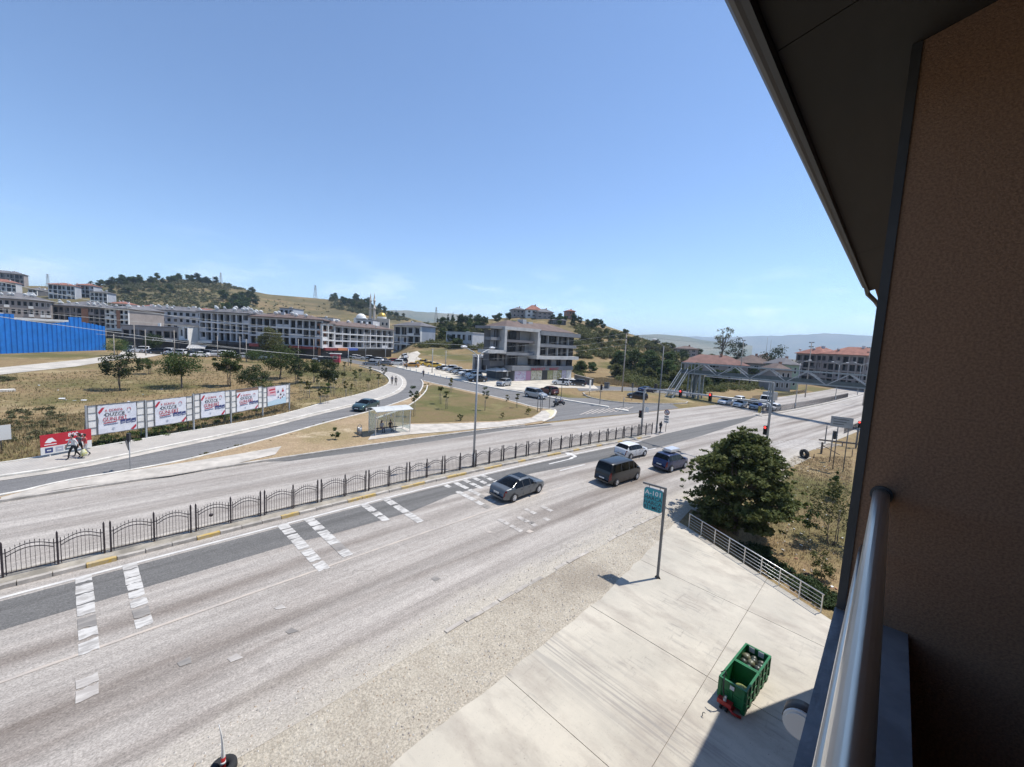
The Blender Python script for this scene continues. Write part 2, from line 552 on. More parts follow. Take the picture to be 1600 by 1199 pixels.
# asphalt of the main road: bleached, with the wheel tracks worn along it and gravel dust creeping in from the verge
def road_mat(name, light, dark, gravel=None, tracks=()):
    m = bpy.data.materials.new(name); m.use_nodes = True
    N, L = m.node_tree.nodes, m.node_tree.links
    b = N['Principled BSDF']; b.inputs['Roughness'].default_value = 0.88; b.inputs['Specular IOR Level'].default_value = 0.25
    uv = N.new('ShaderNodeUVMap'); uv.uv_map = 'lane'
    sep = N.new('ShaderNodeSeparateXYZ'); L.new(uv.outputs['UV'], sep.inputs['Vector'])
    def noise(sc, st=None, det=5, rough=0.6):
        n = N.new('ShaderNodeTexNoise'); n.inputs['Scale'].default_value = sc; n.inputs['Detail'].default_value = det; n.inputs['Roughness'].default_value = rough
        mp = N.new('ShaderNodeMapping'); mp.inputs['Scale'].default_value = st or (1, 1, 1)
        L.new(uv.outputs['UV'], mp.inputs['Vector']); L.new(mp.outputs['Vector'], n.inputs['Vector'])
        return n.outputs['Fac']
    def mrange(f, a, c, lo=0.0, hi=1.0):
        r = N.new('ShaderNodeMapRange'); r.clamp = True
        for k_, v in (('From Min', a), ('From Max', c), ('To Min', lo), ('To Max', hi)): r.inputs[k_].default_value = v
        L.new(f, r.inputs['Value']); return r.outputs['Result']
    def math_(op, a, c):
        x = N.new('ShaderNodeMath'); x.operation = op; x.use_clamp = False
        for i_, v in enumerate((a, c)):
            if isinstance(v, (int, float)): x.inputs[i_].default_value = v
            else: L.new(v, x.inputs[i_])
        return x.outputs['Value']
    def mix(f, a, c, bl='MIX'):
        x = N.new('ShaderNodeMixRGB'); x.blend_type = bl
        if isinstance(f, (int, float)): x.inputs['Fac'].default_value = f
        else: L.new(f, x.inputs['Fac'])
        for s_, v in (('Color1', a), ('Color2', c)):
            if isinstance(v, tuple): x.inputs[s_].default_value = (*v, 1)
            else: L.new(v, x.inputs[s_])
        return x.outputs['Color']
    lane = math_('ADD', sep.outputs['Y'], math_('MULTIPLY', math_('SUBTRACT', noise(0.5, (0.12, 0.6, 1), 4), 0.5), 1.3))
    streak = mrange(noise(1.0, (0.035, 1.4, 1), 6, 0.65), .38, .66)
    c = mix(streak, light, tuple(x * .68 for x in light))
    blotch = mrange(noise(0.35, (0.45, 1, 1), 6, 0.7), .5, .72)
    c = mix(math_('MULTIPLY', blotch, 0.35), c, dark)
    for centre, half, amt in tracks:
        d = math_('ABSOLUTE', math_('SUBTRACT', lane, centre), 0)
        w = mrange(d, 0.0, half, amt, 0.0)
        w = math_('MULTIPLY', w, mrange(noise(0.6, (0.06, 0.9, 1), 4), .3, .6))
        c = mix(w, c, dark)
    if gravel:
        g = mrange(math_('ADD', sep.outputs['Y'], math_('MULTIPLY', math_('SUBTRACT', noise(0.55, (.35, 1, 1), 6, 0.7), 0.5), 5.0)), -14.4, -12.3, 1.0, 0.0)
        c = mix(g, c, gravel)
    fine = mrange(noise(17, (0.8, 1, 1), 4, 0.8), .3, .7, 0.52, 1.46)
    mid = mrange(noise(4.5, (.6, 1, 1), 5, .75), .3, .7, .84, 1.15)
    fine = math_('MULTIPLY', fine, mid)
    vor = N.new('ShaderNodeTexVoronoi'); vor.feature = 'DISTANCE_TO_EDGE'; vor.inputs['Scale'].default_value = 0.19
    mpv = N.new('ShaderNodeMapping'); mpv.inputs['Scale'].default_value = (0.45, 1.0, 1)
    wv = N.new('ShaderNodeVectorMath'); wv.operation = 'ADD'
    nz = N.new('ShaderNodeTexNoise'); nz.inputs['Scale'].default_value = 1.4; nz.inputs['Detail'].default_value = 4
    L.new(uv.outputs['UV'], nz.inputs['Vector']); L.new(uv.outputs['UV'], mpv.inputs['Vector'])
    L.new(mpv.outputs['Vector'], wv.inputs[0]); L.new(nz.outputs['Color'], wv.inputs[1]); L.new(wv.outputs['Vector'], vor.inputs['Vector'])
    crack = math_('MULTIPLY', mrange(vor.outputs['Distance'], 0.0, 0.010, 0.4, 0.0), mrange(noise(0.14, None, 3), .52, .62))
    c = mix(crack, c, (0.10, 0.09, 0.08))
    mg = N.new('ShaderNodeCombineXYZ'); 
    for k_ in 'XYZ': L.new(fine, mg.inputs[k_])
    c = mix(1.0, c, mg.outputs['Vector'], 'MULTIPLY')
    L.new(c, b.inputs['Base Color'])
    bp = N.new('ShaderNodeBump'); bp.inputs['Strength'].default_value = 0.35; bp.inputs['Distance'].default_value = 0.01
    L.new(noise(30, None, 3, .8), bp.inputs['Height']); L.new(bp.outputs['Normal'], b.inputs['Normal'])
    MATS[name] = m
    return m

M_road = road_mat('bleached_asphalt', (0.43, 0.392, 0.35), (0.14, 0.112, 0.092), gravel=(0.43, 0.39, 0.325),
                  tracks=((-9.3, 1.1, 1.0), (-10.4, .5, .75), (-5.8, 0.9, 0.85), (-4.2, .6, .4), (-12.2, .6, .5), (1.9, 1.2, 0.4), (4.9, .9, .45), (7.8, 1.0, .5)))
M_dark = road_mat('newer_asphalt', (0.165, 0.16, 0.152), (0.115, 0.11, 0.104), tracks=())
M_street = road_mat('street_asphalt', (0.20, 0.195, 0.19), (0.13, 0.125, 0.12))

def uvmap(o, fn):
    me = o.data; uv = me.uv_layers.new(name='lane')
    co = np.empty(len(me.vertices) * 3); me.vertices.foreach_get('co', co); co = co.reshape(-1, 3)
    li = np.empty(len(me.loops), int); me.loops.foreach_get('vertex_index', li)
    u = np.array([fn(x, y) for x, y in co[:, :2]])
    uv.data.foreach_set('uv', u[li].ravel())
def lane_uv(x, y): return (x, y - med(x))
def plain_uv(x, y): return (x, y)

xs = list(np.arange(-60, 30, 3.0)) + list(np.arange(30, 420, 3.0))
offs = list(np.linspace(-14.2, 9.75, 14))
mb = MB(); vv = []; ff = []
for x in xs:
    for o_ in offs:
        y = med(x) + o_; vv.append((x, y, float(gz(x, y)) + 0.03))
for i in range(len(xs) - 1):
    for j in range(len(offs) - 1):
        a = i * len(offs) + j; ff.append((a, a + len(offs), a + len(offs) + 1, a + 1))
mb.add(vv, ff)
road = mb.build('main_road', M_road); road['kind'] = 'structure'; uvmap(road, lane_uv)

# darker resurfaced turning lane beside the median, running on over the crossing
pts = [(x, med(x) - 1.75) for x in np.arange(-60, 46, 3)] + [(55, 22.2), (70, 21.2), (89, 19.2)]
low = [(-60, 22.4), (8, 22.4), (9.9, 22.15), (15, 22.0), (18.6, 22.6), (27, 22.3), (33, 21.4), (44.4, 19.7), (60, 18.8), (80, 18.4), (89, 18.7)]
o = sheet('turning_lane', pts + low[::-1], 0.036, M_dark); uvmap(o, lane_uv)
o = sheet('asphalt_patch', [(10.5,36.0),(15,36.0),(21,36.0),(29,35.3),(36,34.8),(44,33.4),(44,32.8),(36,33.9),(28,34.2),(18,34.6),(12,35.2)], 0.036, M_dark, kind='structure'); uvmap(o, lane_uv)

# service road, bend and cross street
SERV_LOW = [(-60, 34.0), (-20, 36.0)] + [tuple(G(*q)[:2]) for q in [(0,779),(96,754),(204,737),(300,719),(431,684),(514,660),(579,644),(627.5,628),(646,620),(657,611.5),(661,600),(657,594)]]
SIDE_LOW = [(-60, 38.6), (-20, 40.0)] + [tuple(G(*q)[:2]) for q in [(0,746),(100,732),(200,711),(400,670),(481,649),(546,634),(595,623),(624,610),(630,597),(622.6,587),(605,582)]]
SIDE_UP = [(-60, 41.6), (-20, 42.8)] + [tuple(G(*q)[:2]) for q in [(0,729),(100,711),(200,693),(400,659.4),(465,644),(513.7,628.6),(562.5,618),(606,604),(611,593.6),(595,581.4),(562,572.5)]]
CROSS_UP = [tuple(G(*q)[:2]) for q in [(533,559),(620,575),(665,585),(700,592),(740,600),(780,608.5),(823,615)]]
ISL_CORNER = [tuple(G(*q)[:2]) for q in [(663,596),(675,599),(710,607),(780,622.5),(813,631),(836,638),(868,640.5),(870.5,645),(865,654),(850,660)]]
TOWN_LOW = [tuple(G(*q)[:2]) for q in [(605,582),(562,570),(533,564),(470,556),(400,548)]]
street = [(-60, 36.4), (-20, 37.0)] + SERV_LOW[2:] + [ISL_CORNER[0]] + ISL_CORNER[1:] + [(52, 33.6), (66, 31.4), (80, 30.0), (84, 33.0), (79, 40.0)] + \
         [(66, 46.0), (66, 58)] + [(62.6, 64)] + [tuple(q) for q in CROSS_UP[::-1][2:]] + [tuple(TOWN_LOW[2]), tuple(TOWN_LOW[1])] + [tuple(q) for q in SIDE_LOW[::-1][:-2]] + [(-60, 38.6)]
street = [q for i, q in enumerate(street) if i == 0 or (Vector(q) - Vector(street[i-1])).length > 0.05]
o = sheet('service_road', street, 0.026, M_street, maxlen=5); uvmap(o, plain_uv)

# pavement on the far side, with pavers drawn by its material
def paver_mat():
    m = bpy.data.materials.new('pavers'); m.use_nodes = True
    N, L = m.node_tree.nodes, m.node_tree.links
    b = N['Principled BSDF']; b.inputs['Roughness'].default_value = 0.9
    geo = N.new('ShaderNodeNewGeometry'); br = N.new('ShaderNodeTexBrick')
    br.inputs['Scale'].default_value = 2.4; br.inputs['Mortar Size'].default_value = 0.03
    br.inputs['Color1'].default_value = (0.47, 0.43, 0.37, 1); br.inputs['Color2'].default_value = (0.40, 0.36, 0.31, 1); br.inputs['Mortar'].default_value = (0.26, 0.23, 0.19, 1)
    n = N.new('ShaderNodeTexNoise'); n.inputs['Scale'].default_value = 0.8; n.inputs['Detail'].default_value = 5
    mp = N.new('ShaderNodeMapping'); mp.inputs['Rotation'].default_value = (0, 0, 0.5)
    L.new(geo.outputs['Position'], mp.inputs['Vector']); L.new(mp.outputs['Vector'], br.inputs['Vector']); L.new(geo.outputs['Position'], n.inputs['Vector'])
    x = N.new('ShaderNodeMixRGB'); x.blend_type = 'MULTIPLY'; x.inputs['Fac'].default_value = 0.5
    L.new(br.outputs['Color'], x.inputs['Color1']); L.new(n.outputs['Fac'], x.inputs['Color2'])
    r = N.new('ShaderNodeBrightContrast'); r.inputs['Bright'].default_value = 0.1
    L.new(x.outputs['Color'], r.inputs['Color']); L.new(r.outputs['Color'], b.inputs['Base Color'])
    return m
M_paver = paver_mat()
M_kerb = mat('kerb_concrete', (0.40, 0.365, 0.32), 0.9, var=0.25, scale=1.6, bump=0.3)
M_kerb_pale = mat('kerb_pale', (0.58, 0.55, 0.49), 0.9, var=0.2, scale=1.2)
M_kerb_yellow = mat('kerb_yellow_paint', (0.50, 0.335, 0.07), 0.8, col2=(0.44, 0.36, 0.24), scale=4.0)
M_conc = mat('pavement_concrete', (0.46, 0.42, 0.365), 0.9, var=0.2, scale=0.9, bump=0.2, bscale=14)

def pair(a, b, n=70):
    """two polylines resampled to the same count by arc length"""
    out = []
    for pl in (a, b):
        pl = [Vector(q) for q in smooth_line(pl, 2)]
        L_ = [0]
        for p, q in zip(pl, pl[1:]): L_.append(L_[-1] + (q - p).length)
        t = np.linspace(0, L_[-1], n)
        out.append(list(zip(np.interp(t, L_, [p.x for p in pl]), np.interp(t, L_, [p.y for p in pl]))))
    return out
a, b = pair(SIDE_LOW, SIDE_UP)
ribbon('pavement', b, a, 0.14, M_paver, thick=0.3)
ribbon('kerb', offset_line(a, 0.02), offset_line(a, -0.22), 0.16, M_kerb_pale, thick=0.35)
ribbon('kerb', offset_line(b, 0.18), offset_line(b, 0.0), 0.19, M_kerb_pale, thick=0.4)
gut = pair(SIDE_LOW, SIDE_LOW)[0]
ribbon('gutter', offset_line(gut, -0.24), offset_line(gut, -0.9), 0.05, M_conc)

# nose, verge and lawn between service road, main road and cross street
KERB_L = [(x, med(x) + 9.75) for x in np.arange(-20, 45, 3.0)]
isl = [(-20, 36.3)] + [(x, med(x) + 9.75) for x in np.arange(-17, 44, 3.0)] + [tuple(q) for q in ISL_CORNER[::-1][1:]] + [tuple(q) for q in SERV_LOW[::-1][:-1]]
isl = [q for i, q in enumerate(isl) if i == 0 or (Vector(q) - Vector(isl[i-1])).length > 0.05]
sheet('island', isl, 0.12, M_sand, maxlen=3)
LAWN = [tuple(G(*q)[:2]) for q in [(641,663),(700,661),(780,659),(830,653),(843,645),(836,641),(813,634.5),(780,626),(710,610),(676,602),(664,606),(662,618),(648,628),(627,641),(588,655),(600,660)]]
sheet('lawn', LAWN, 0.15, M_island, maxlen=3)
WALKS = [tuple(G(*q)[:2]) for q in [(575,690),(640,681),(700,676.5),(780,669),(820,664),(848,659),(863,653),(868,646),(866,642),(846,643.5),(843,647),(830,655),(780,661),(700,664),(641,665),(600,672),(580,682)]]
sheet('pavement', WALKS, 0.155, M_conc, maxlen=3)
nose = [tuple(G(*q)[:2]) for q in [(2,784),(125,763.5),(267,746.5),(358,730),(430,713),(440,700),(380,711),(300,724),(204,739),(96,757),(2,781)]]
sheet('pavement', nose, 0.15, M_conc, maxlen=3)
tact = [tuple(G(*q)[:2]) for q in [(852,643),(860,641.5),(868,644),(867,648),(861,655),(857,655),(860,649)]]
sheet('tactile_paving', tact, 0.165, mat('pale_yellow_paving', (0.55, 0.50, 0.33), 0.9, var=0.15, scale=2))
# kerb lines
ribbon('kerb', [(x, med(x) + 9.95) for x in np.arange(-20, 42, 2.0)], [(x, med(x) + 9.7) for x in np.arange(-20, 42, 2.0)], 0.165, M_kerb, thick=0.3)
c_ = smooth_line([tuple(q) for q in ISL_CORNER], 2)
ribbon('kerb', offset_line(c_, -0.3), offset_line(c_, 0.0), 0.17, M_kerb_pale, thick=0.3)
c_ = smooth_line(SERV_LOW[1:], 2)
ribbon('kerb', offset_line(c_, 0.0), offset_line(c_, -0.22), 0.17, M_kerb_pale, thick=0.3)
inner = smooth_line([tuple(G(*q)[:2]) for q in [(588,656),(628,642),(650,629),(666,613),(668,604)]], 2)
ribbon('kerb', offset_line(inner, 0.1), offset_line(inner, -0.1), 0.24, M_kerb_pale, thick=0.3)

# parking apron in front of the corner building, side street and raised dividers
M_apron = mat('apron_concrete', (0.50, 0.455, 0.38), 0.92, var=0.22, scale=0.35, bump=0.15, bscale=9)
AP = [tuple(G(*q)[:2]) for q in [(612,572),(665,583.5),(700,590.5),(740,598.5),(780,606.8),(823,612),(850,606),(905,607),(935,608),(915,592),(760,583),(700,571),(655,560),(645,552),(625,556)]]
sheet('parking_apron', AP, 0.05, M_apron, maxlen=5)
c_ = smooth_line([tuple(G(*q)[:2]) for q in [(620,575),(665,585),(700,592),(740,600),(780,608.5),(823,615),(860,622),(900,629),(951,637)]], 1)
ribbon('kerb', offset_line(c_, 0.35), offset_line(c_, -0.35), 0.2, M_kerb_pale, thick=0.4)
RI = [tuple(G(*q)[:2]) for q in [(912,615),(930,611.5),(990,612),(1025,616),(1060,625),(1078,630),(1050,632),(985,631),(945,627),(918,621)]]
sheet('traffic_island', RI, 0.16, M_field, maxlen=3)
ribbon('kerb', smooth_line(RI + RI[:1], 1), offset_line(smooth_line(RI + RI[:1], 1), 0.25), 0.19, M_kerb, thick=0.4)
ribbon('kerb', [tuple(G(*q)[:2]) for q in [(961,639.5), (982,642.5)]], [tuple(G(*q)[:2]) for q in [(961,641), (982,644)]], 0.2, M_kerb_pale, thick=0.3)
SR = [tuple(G(*q)[:2]) for q in [(896,601),(930,603.5),(1000,606),(1085,610),(1110,613),(1085,621),(1060,617.5),(1000,611.5),(940,610),(905,611.5)]]
o = sheet('side_road', SR, 0.045, M_street, maxlen=4); uvmap(o, plain_uv)
# dirt track behind the billboards and the way up beside the town block
M_track = mat('track_gravel', (0.46, 0.42, 0.36), 0.95, var=0.2, scale=0.5, bump=0.3)
TR = [tuple(G(*q)[:2]) for q in [(-60,578),(0,575),(120,563),(185,555),(195,545),(230,545),(262,553),(225,560),(190,561.5),(120,573),(0,586),(-60,592)]]
sheet('dirt_track', TR, 0.05, M_track, maxlen=5)
HR = [tuple(G(*q)[:2]) for q in [(628,566),(637,551),(652,549),(657,553),(648,562),(650,572)]]
sheet('side_lane', HR, 0.07, M_apron, maxlen=5)

# ---------------------------------------------------------------- road paint
def paint_mat(name, paint, under, lo, hi, sc=3.0):
    return mat(name, under, 0.8, col2=paint, scale=sc, lo=lo, hi=hi, stretch=(0.5, 1.6, 1), detail=6)
M_white = paint_mat('white_paint', (0.62, 0.60, 0.565), (0.42, 0.40, 0.375), .25, .55)
M_worn = paint_mat('worn_paint', (0.50, 0.47, 0.43), (0.36, 0.33, 0.30), .44, .62)
M_faint = paint_mat('faint_paint', (0.50, 0.43, 0.36), (0.38, 0.345, 0.31), .35, .6)
M_block = paint_mat('block_paint', (0.54, 0.52, 0.485), (0.33, 0.31, 0.285), .40, .56, 3.4)
M_tar = paint_mat('tar_patch', (0.20, 0.185, 0.17), (0.27, 0.25, 0.225), .4, .6)
def stripe(x0, x1, off, w, mt, z=0.044, name='lane_marking'):
    xs_ = np.arange(x0, x1 + .01, max(0.5, min(3.0, (x1 - x0) / 2)))
    return ribbon(name, [(x, med(x) + off + w/2) for x in xs_], [(x, med(x) + off - w/2) for x in xs_], z, mt)
stripe(-60, 50, -1.5, 0.16, M_white)                                       # solid edge line by the median
stripe(-60, 28, -6.95, 0.13, M_faint)                                      # faint long seam line between the lanes
for x0 in (30, 36.5, 43): stripe(x0, x0 + 3.6, -4.2 - (x0 - 30) * .0, 0.15, M_white)
for x0 in (33, 41): stripe(x0, x0 + 3.6, -7.4, 0.14, M_worn)
for x0 in (-58, -46, -34, -22): stripe(x0, x0 + 4, 4.9, 0.13, M_faint)
for x0 in np.arange(96, 300, 12): stripe(x0, x0 + 4, 4.6, 0.14, M_faint); stripe(x0, x0 + 4, -6.5, .14, M_faint)
stripe(91, 400, -1.2, 0.15, M_white); stripe(91, 400, 1.2, 0.15, M_white)
stripe(95, 400, -10.6, 0.16, M_faint)
# turning arrow in the darker lane
A = MB()
A.add([(0,-.08,0),(3.6,-.08,0),(3.6,.08,0),(0,.08,0)], [(0,1,2,3)])
A.add([(3.0,.08,0),(4.3,.08,0),(4.6,.35,0),(4.6,.95,0),(4.2,.95,0),(4.2,.4,0),(3.6,.3,0)], [(0,1,2,3,4,5,6)])
A.add([(3.9,.95,0),(4.9,.95,0),(4.4,2.1,0)], [(0,1,2)])
o = A.build('turn_arrow', M_white); o.location = on(30.6, 23.0, 0.044); o.rotation_euler = (0.055, 0, -0.07); o['kind'] = 'structure'
# transverse rumble bars: rows of separate painted blocks, part worn away
rg = random.Random(3)
def rumble(x, w, y_to, blocks, missing=0.03, y_from=24.85, length=0.62, mt=None, skew=0.0):
    y = y_from
    for k in range(blocks):
        L_ = length * rg.uniform(.8, 1.2)
        gap = rg.choice((0.05, 0.09, 0.2))
        y2 = y - L_
        if y2 < y_to: break
        if rg.random() > missing:
            n = 5; a_ = [(x + w * i / (n-1), y + rg.uniform(-.05, .05) + skew * (24.8 - y)) for i in range(n)]
            b_ = [(x + w * i / (n-1) + rg.uniform(-.02, .02), y2 + rg.uniform(-.06, .06)) for i in range(n)]
            m_ = mt or (M_tar if (y < 22.2 and rg.random() < .28) else M_block)
            ribbon('rumble_block', a_, b_, 0.046, m_)
        y = y2 - gap
rumble(-0.05, 0.5, 18.9, 12); rumble(1.42, 0.5, 19.2, 11)
rumble(7.85, 0.55, 19.0, 12, 0); rumble(9.25, 0.55, 19.0, 11, 0)
rumble(12.75, 0.5, 19.2, 12, .06); rumble(14.3, 0.5, 19.4, 11, .08)
_q = G(118, 1066); rumble(_q.x, 0.5, _q.y - 1.5, 3, 0, _q.y, .5, M_worn)
for k in range(5): rumble(19.2 + k * 0.95, 0.42, 19.3, 10, .05, 24.3)
for k in range(4): rumble(18.6 + k * 1.3, 0.35, 15.6, 4, .2, 17.9, .42, M_worn)
for k in range(9):
    x = rg.uniform(2, 22); y = rg.uniform(15, 18.5)
    ribbon('paint_remnant', [(x, y), (x + rg.uniform(.2, .6), y + .05)], [(x + .05, y - rg.uniform(.15, .35)), (x + rg.uniform(.25, .5), y - .3)], 0.046, rg.choice([M_worn, M_tar, M_faint]))
# worn zebra across the side road on the right and by the island
for k in range(9):
    x = 64 + k * 1.25
    ribbon('crossing_bar', [(x, 13.0 - k*.42 - .5), (x + .5, 12.9 - k*.42 - .5)], [(x + 1.4, 7.6 - k*.35), (x + 1.9, 7.5 - k*.35)], 0.04, M_worn)
for k in range(8):
    p0 = G(905 + k * 9, 648.5 - k * .7); p1 = G(925 + k * 9, 640.5 - k * .6)
    ribbon('crossing_bar', [(p0.x, p0.y), (p1.x, p1.y)], [(p0.x + .45, p0.y - .1), (p1.x + .45, p1.y - .1)], 0.04, M_faint)
# ------------------------------------------------------------------ forecourt, verge, own building
M_slab = None
def slab_mat():
    m = bpy.data.materials.new('floated_concrete'); m.use_nodes = True
    N, L = m.node_tree.nodes, m.node_tree.links
    b = N['Principled BSDF']; b.inputs['Roughness'].default_value = 0.72; b.inputs['Specular IOR Level'].default_value = 0.3
    geo = N.new('ShaderNodeNewGeometry')
    def noise(sc, st, det=6, rough=.65, rot=0.0):
        n = N.new('ShaderNodeTexNoise'); n.inputs['Scale'].default_value = sc; n.inputs['Detail'].default_value = det; n.inputs['Roughness'].default_value = rough
        mp = N.new('ShaderNodeMapping'); mp.inputs['Scale'].default_value = st; mp.inputs['Rotation'].default_value = (0, 0, rot)
        L.new(geo.outputs['Position'], mp.inputs['Vector']); L.new(mp.outputs['Vector'], n.inputs['Vector']); return n.outputs['Fac']
    def mr(f, a, c, lo, hi):
        r = N.new('ShaderNodeMapRange'); r.clamp = True
        for k_, v in (('From Min', a), ('From Max', c), ('To Min', lo), ('To Max', hi)): r.inputs[k_].default_value = v
        L.new(f, r.inputs['Value']); return r.outputs['Result']
    def mix(f, a, c, bl='MIX'):
        x = N.new('ShaderNodeMixRGB'); x.blend_type = bl
        if isinstance(f, (int, float)): x.inputs['Fac'].default_value = f
        else: L.new(f, x.inputs['Fac'])
        for s_, v in (('Color1', a), ('Color2', c)):
            if isinstance(v, tuple): x.inputs[s_].default_value = (*v, 1)
            else: L.new(v, x.inputs[s_])
        return x.outputs['Color']
    c = mix(mr(noise(.28, (1, 1, 1)), .35, .68, 0, 1), (0.53, 0.485, 0.40), (0.40, 0.37, 0.31))
    c = mix(mr(noise(.8, (1, .45, 1), 6), .48, .68, 0, .7), c, (0.315, 0.275, 0.23))
    pm = mr(noise(.33, (1, 1.3, 1), 3), .45, .62, 0, 1)
    def masked(f):
        x = N.new('ShaderNodeMath'); x.operation = 'MULTIPLY'; L.new(f, x.inputs[0]); L.new(pm, x.inputs[1]); return x.outputs[0]
    c = mix(masked(mr(noise(2.4, (2.6, .35, 1), 4, .6, .15), .53, .68, 0, .65)), c, (0.24, 0.222, 0.20))     # scuffs
    c = mix(masked(mr(noise(4, (.3, 1.8, 1), 6, .7, .45), .58, .69, 0, .6)), c, (0.20, 0.185, 0.165))
    c = mix(mr(noise(20, (1, 1, 1), 2), .66, .73, 0, .7), c, (0.20, 0.18, 0.165))
    # two long drag marks left by the trolley
    w = N.new('ShaderNodeTexNoise'); w.inputs['Scale'].default_value = 1.1; w.inputs['Detail'].default_value = 8
    mp = N.new('ShaderNodeMapping'); mp.inputs['Scale'].default_value = (9.0, .22, 1); mp.inputs['Rotation'].default_value = (0, 0, -.18)
    L.new(geo.outputs['Position'], mp.inputs['Vector']); L.new(mp.outputs['Vector'], w.inputs['Vector'])
    sep = N.new('ShaderNodeSeparateXYZ'); L.new(geo.outputs['Position'], sep.inputs['Vector'])
    band = mr(sep.outputs['X'], 11.0, 12.6, 0, 1); band2 = mr(sep.outputs['X'], 12.6, 14.2, 1, 0)
    mm = N.new('ShaderNodeMath'); mm.operation = 'MULTIPLY'; L.new(band, mm.inputs[0]); L.new(band2, mm.inputs[1])
    m2 = N.new('ShaderNodeMath'); m2.operation = 'MULTIPLY'; L.new(mm.outputs[0], m2.inputs[0]); L.new(mr(w.outputs['Fac'], .49, .62, 0, .65), m2.inputs[1])
    c = mix(m2.outputs[0], c, (0.23, 0.215, 0.20))
    L.new(c, b.inputs['Base Color'])
    bp = N.new('ShaderNodeBump'); bp.inputs['Strength'].default_value = .2; bp.inputs['Distance'].default_value = .01
    L.new(noise(7, (1, 1, 1)), bp.inputs['Height']); L.new(bp.outputs['Normal'], b.inputs['Normal'])
    return m
M_slab = slab_mat()
M_base = mat('slab_edge_concrete', (0.30, 0.275, 0.245), 0.95, var=0.3, scale=1.2, bump=0.3)
def slab_z(x, y): return 0.055 * y + 0.09
def right_edge(y): return 24.5 + (y - 1.47) * 3.9 / 7.85
# base course under the slabs with the retaining wall on the lot side
bm_ = MB()
EDGE = [(-16, 9.15)] + [(x, 9.15 + (0.0 if x < 17 else (x - 17) * .085) + random.uniform(-.07, .07)) for x in np.arange(-14, 28, .7)] + [(28.7, 10.05)]
outl = [(-16, -1.0)] + EDGE + [(right_edge(9.3), 9.3), (right_edge(-1.0), -1.0)]
outl = outl[::-1]
n = len(outl)
bm_.add([(x, y, slab_z(x, y) - .035) for x, y in outl] + [(x, y, slab_z(x, y) - (2.2 if x > 20 else 0.5)) for x, y in outl],
        [tuple(reversed(range(n)))] + [(i, i + n, (i + 1) % n + n, (i + 1) % n) for i in range(n)])
fore = bm_.build('forecourt', M_base); fore['kind'] = 'structure'
XJ = [-16, -7, -1.4, 4.45, 10.3, 16.05, 21.75, 40]
YJ = [-1.0, 4.03, 12]
from functools import reduce
def clip_poly(poly, fn):
    out = []
    for i, p in enumerate(poly):
        q = poly[(i + 1) % len(poly)]; a, b = fn(p), fn(q)
        if a >= 0: out.append(p)
        if a * b < 0: t = a / (a - b); out.append((p[0] + (q[0] - p[0]) * t, p[1] + (q[1] - p[1]) * t))
    return out
g_ = 0.013
base_poly = [(-16, -1.0)] + EDGE + [(right_edge(9.3), 9.3), (right_edge(-1.0), -1.0)]
base_poly = base_poly[::-1]
for i in range(len(XJ) - 1):
    for j in range(2):
        p = base_poly
        for fn in (lambda q: q[0] - XJ[i] - g_, lambda q: XJ[i+1] - g_ - q[0], lambda q: q[1] - YJ[j] - g_, lambda q: YJ[j+1] - g_ - q[1]):
            p = clip_poly(p, fn)
            if len(p) < 3: break
        if len(p) < 3: continue
        n = len(p); sb = MB(); dz = random.uniform(0, .008)
        sb.add([(x, y, slab_z(x, y) + dz) for x, y in p] + [(x, y, slab_z(x, y) - .034) for x, y in p],
               [tuple(range(n))] + [(k, k + n, (k + 1) % n + n, (k + 1) % n) for k in range(n)])
        so = sb.build('concrete_slab', M_slab, fore)
        me = so.data; bmx = bmesh.new(); bmx.from_mesh(me); bmesh.ops.recalc_face_normals(bmx, faces=bmx.faces); bmx.to_mesh(me); bmx.free()

# gravel verge between road and forecourt
M_verge = ground_mat('verge_gravel', ((0.50, 0.45, 0.365), (0.43, 0.38, 0.305), (0.345, 0.30, 0.24), (0.53, 0.485, 0.405)), big=.13, fine=1.6, bump=.9)
VX = np.arange(-16, 33, 1.0)
def road_r(x): return med(x) - 14.2
ribbon('gravel_verge', [(x, road_r(x) + .5) for x in VX], [(x, min(9.0 if x < 17 else 9.0 + (x - 17) * .09, road_r(x) - .3)) for x in VX], 0.022, M_verge)
V2 = np.arange(32, 64, 2.0)
ribbon('gravel_verge', [(x, road_r(x) + .5) for x in V2], [(x, road_r(x) - (2.2 if x < 52 else 1.2)) for x in V2], 0.022, M_verge)
# loose stones: geometry, one object
stm = MB(); rs = random.Random(11)
for k in range(6500):
    x = rs.uniform(-3, 31); lo_ = 9.3 if x < 17 else 9.35 + (x - 17) * .09
    y = lo_ + (road_r(x) + 1.4 - lo_) * rs.random() ** 1.1
    s = rs.choice((.012, .016, .02, .02, .03, .045)); z = float(0.055 * y) + (0.03 if y > road_r(x) else 0.022)
    a = rs.random() * 6.28; c, d = math.cos(a), math.sin(a)
    stm.add([(x + s*c, y + s*d, z), (x - s*d*.8, y + s*c*.8, z), (x - s*c, y - s*d, z), (x + s*d*.8, y - s*c*.8, z), (x, y, z + s * .9)],
            [(0,1,4),(1,2,4),(2,3,4),(3,0,4)], rs.choice((0, 0, 0, 1, 2)))
o = stm.build('gravel_stones', [mat('stone_pale', (0.55, 0.52, 0.47), .9), mat('stone_grey', (0.30, 0.28, 0.26), .9), mat('stone_tan', (0.42, 0.34, 0.26), .9)])
tag(o, 'loose pale gravel scattered on the verge between road and concrete forecourt', 'gravel', kind='stuff')
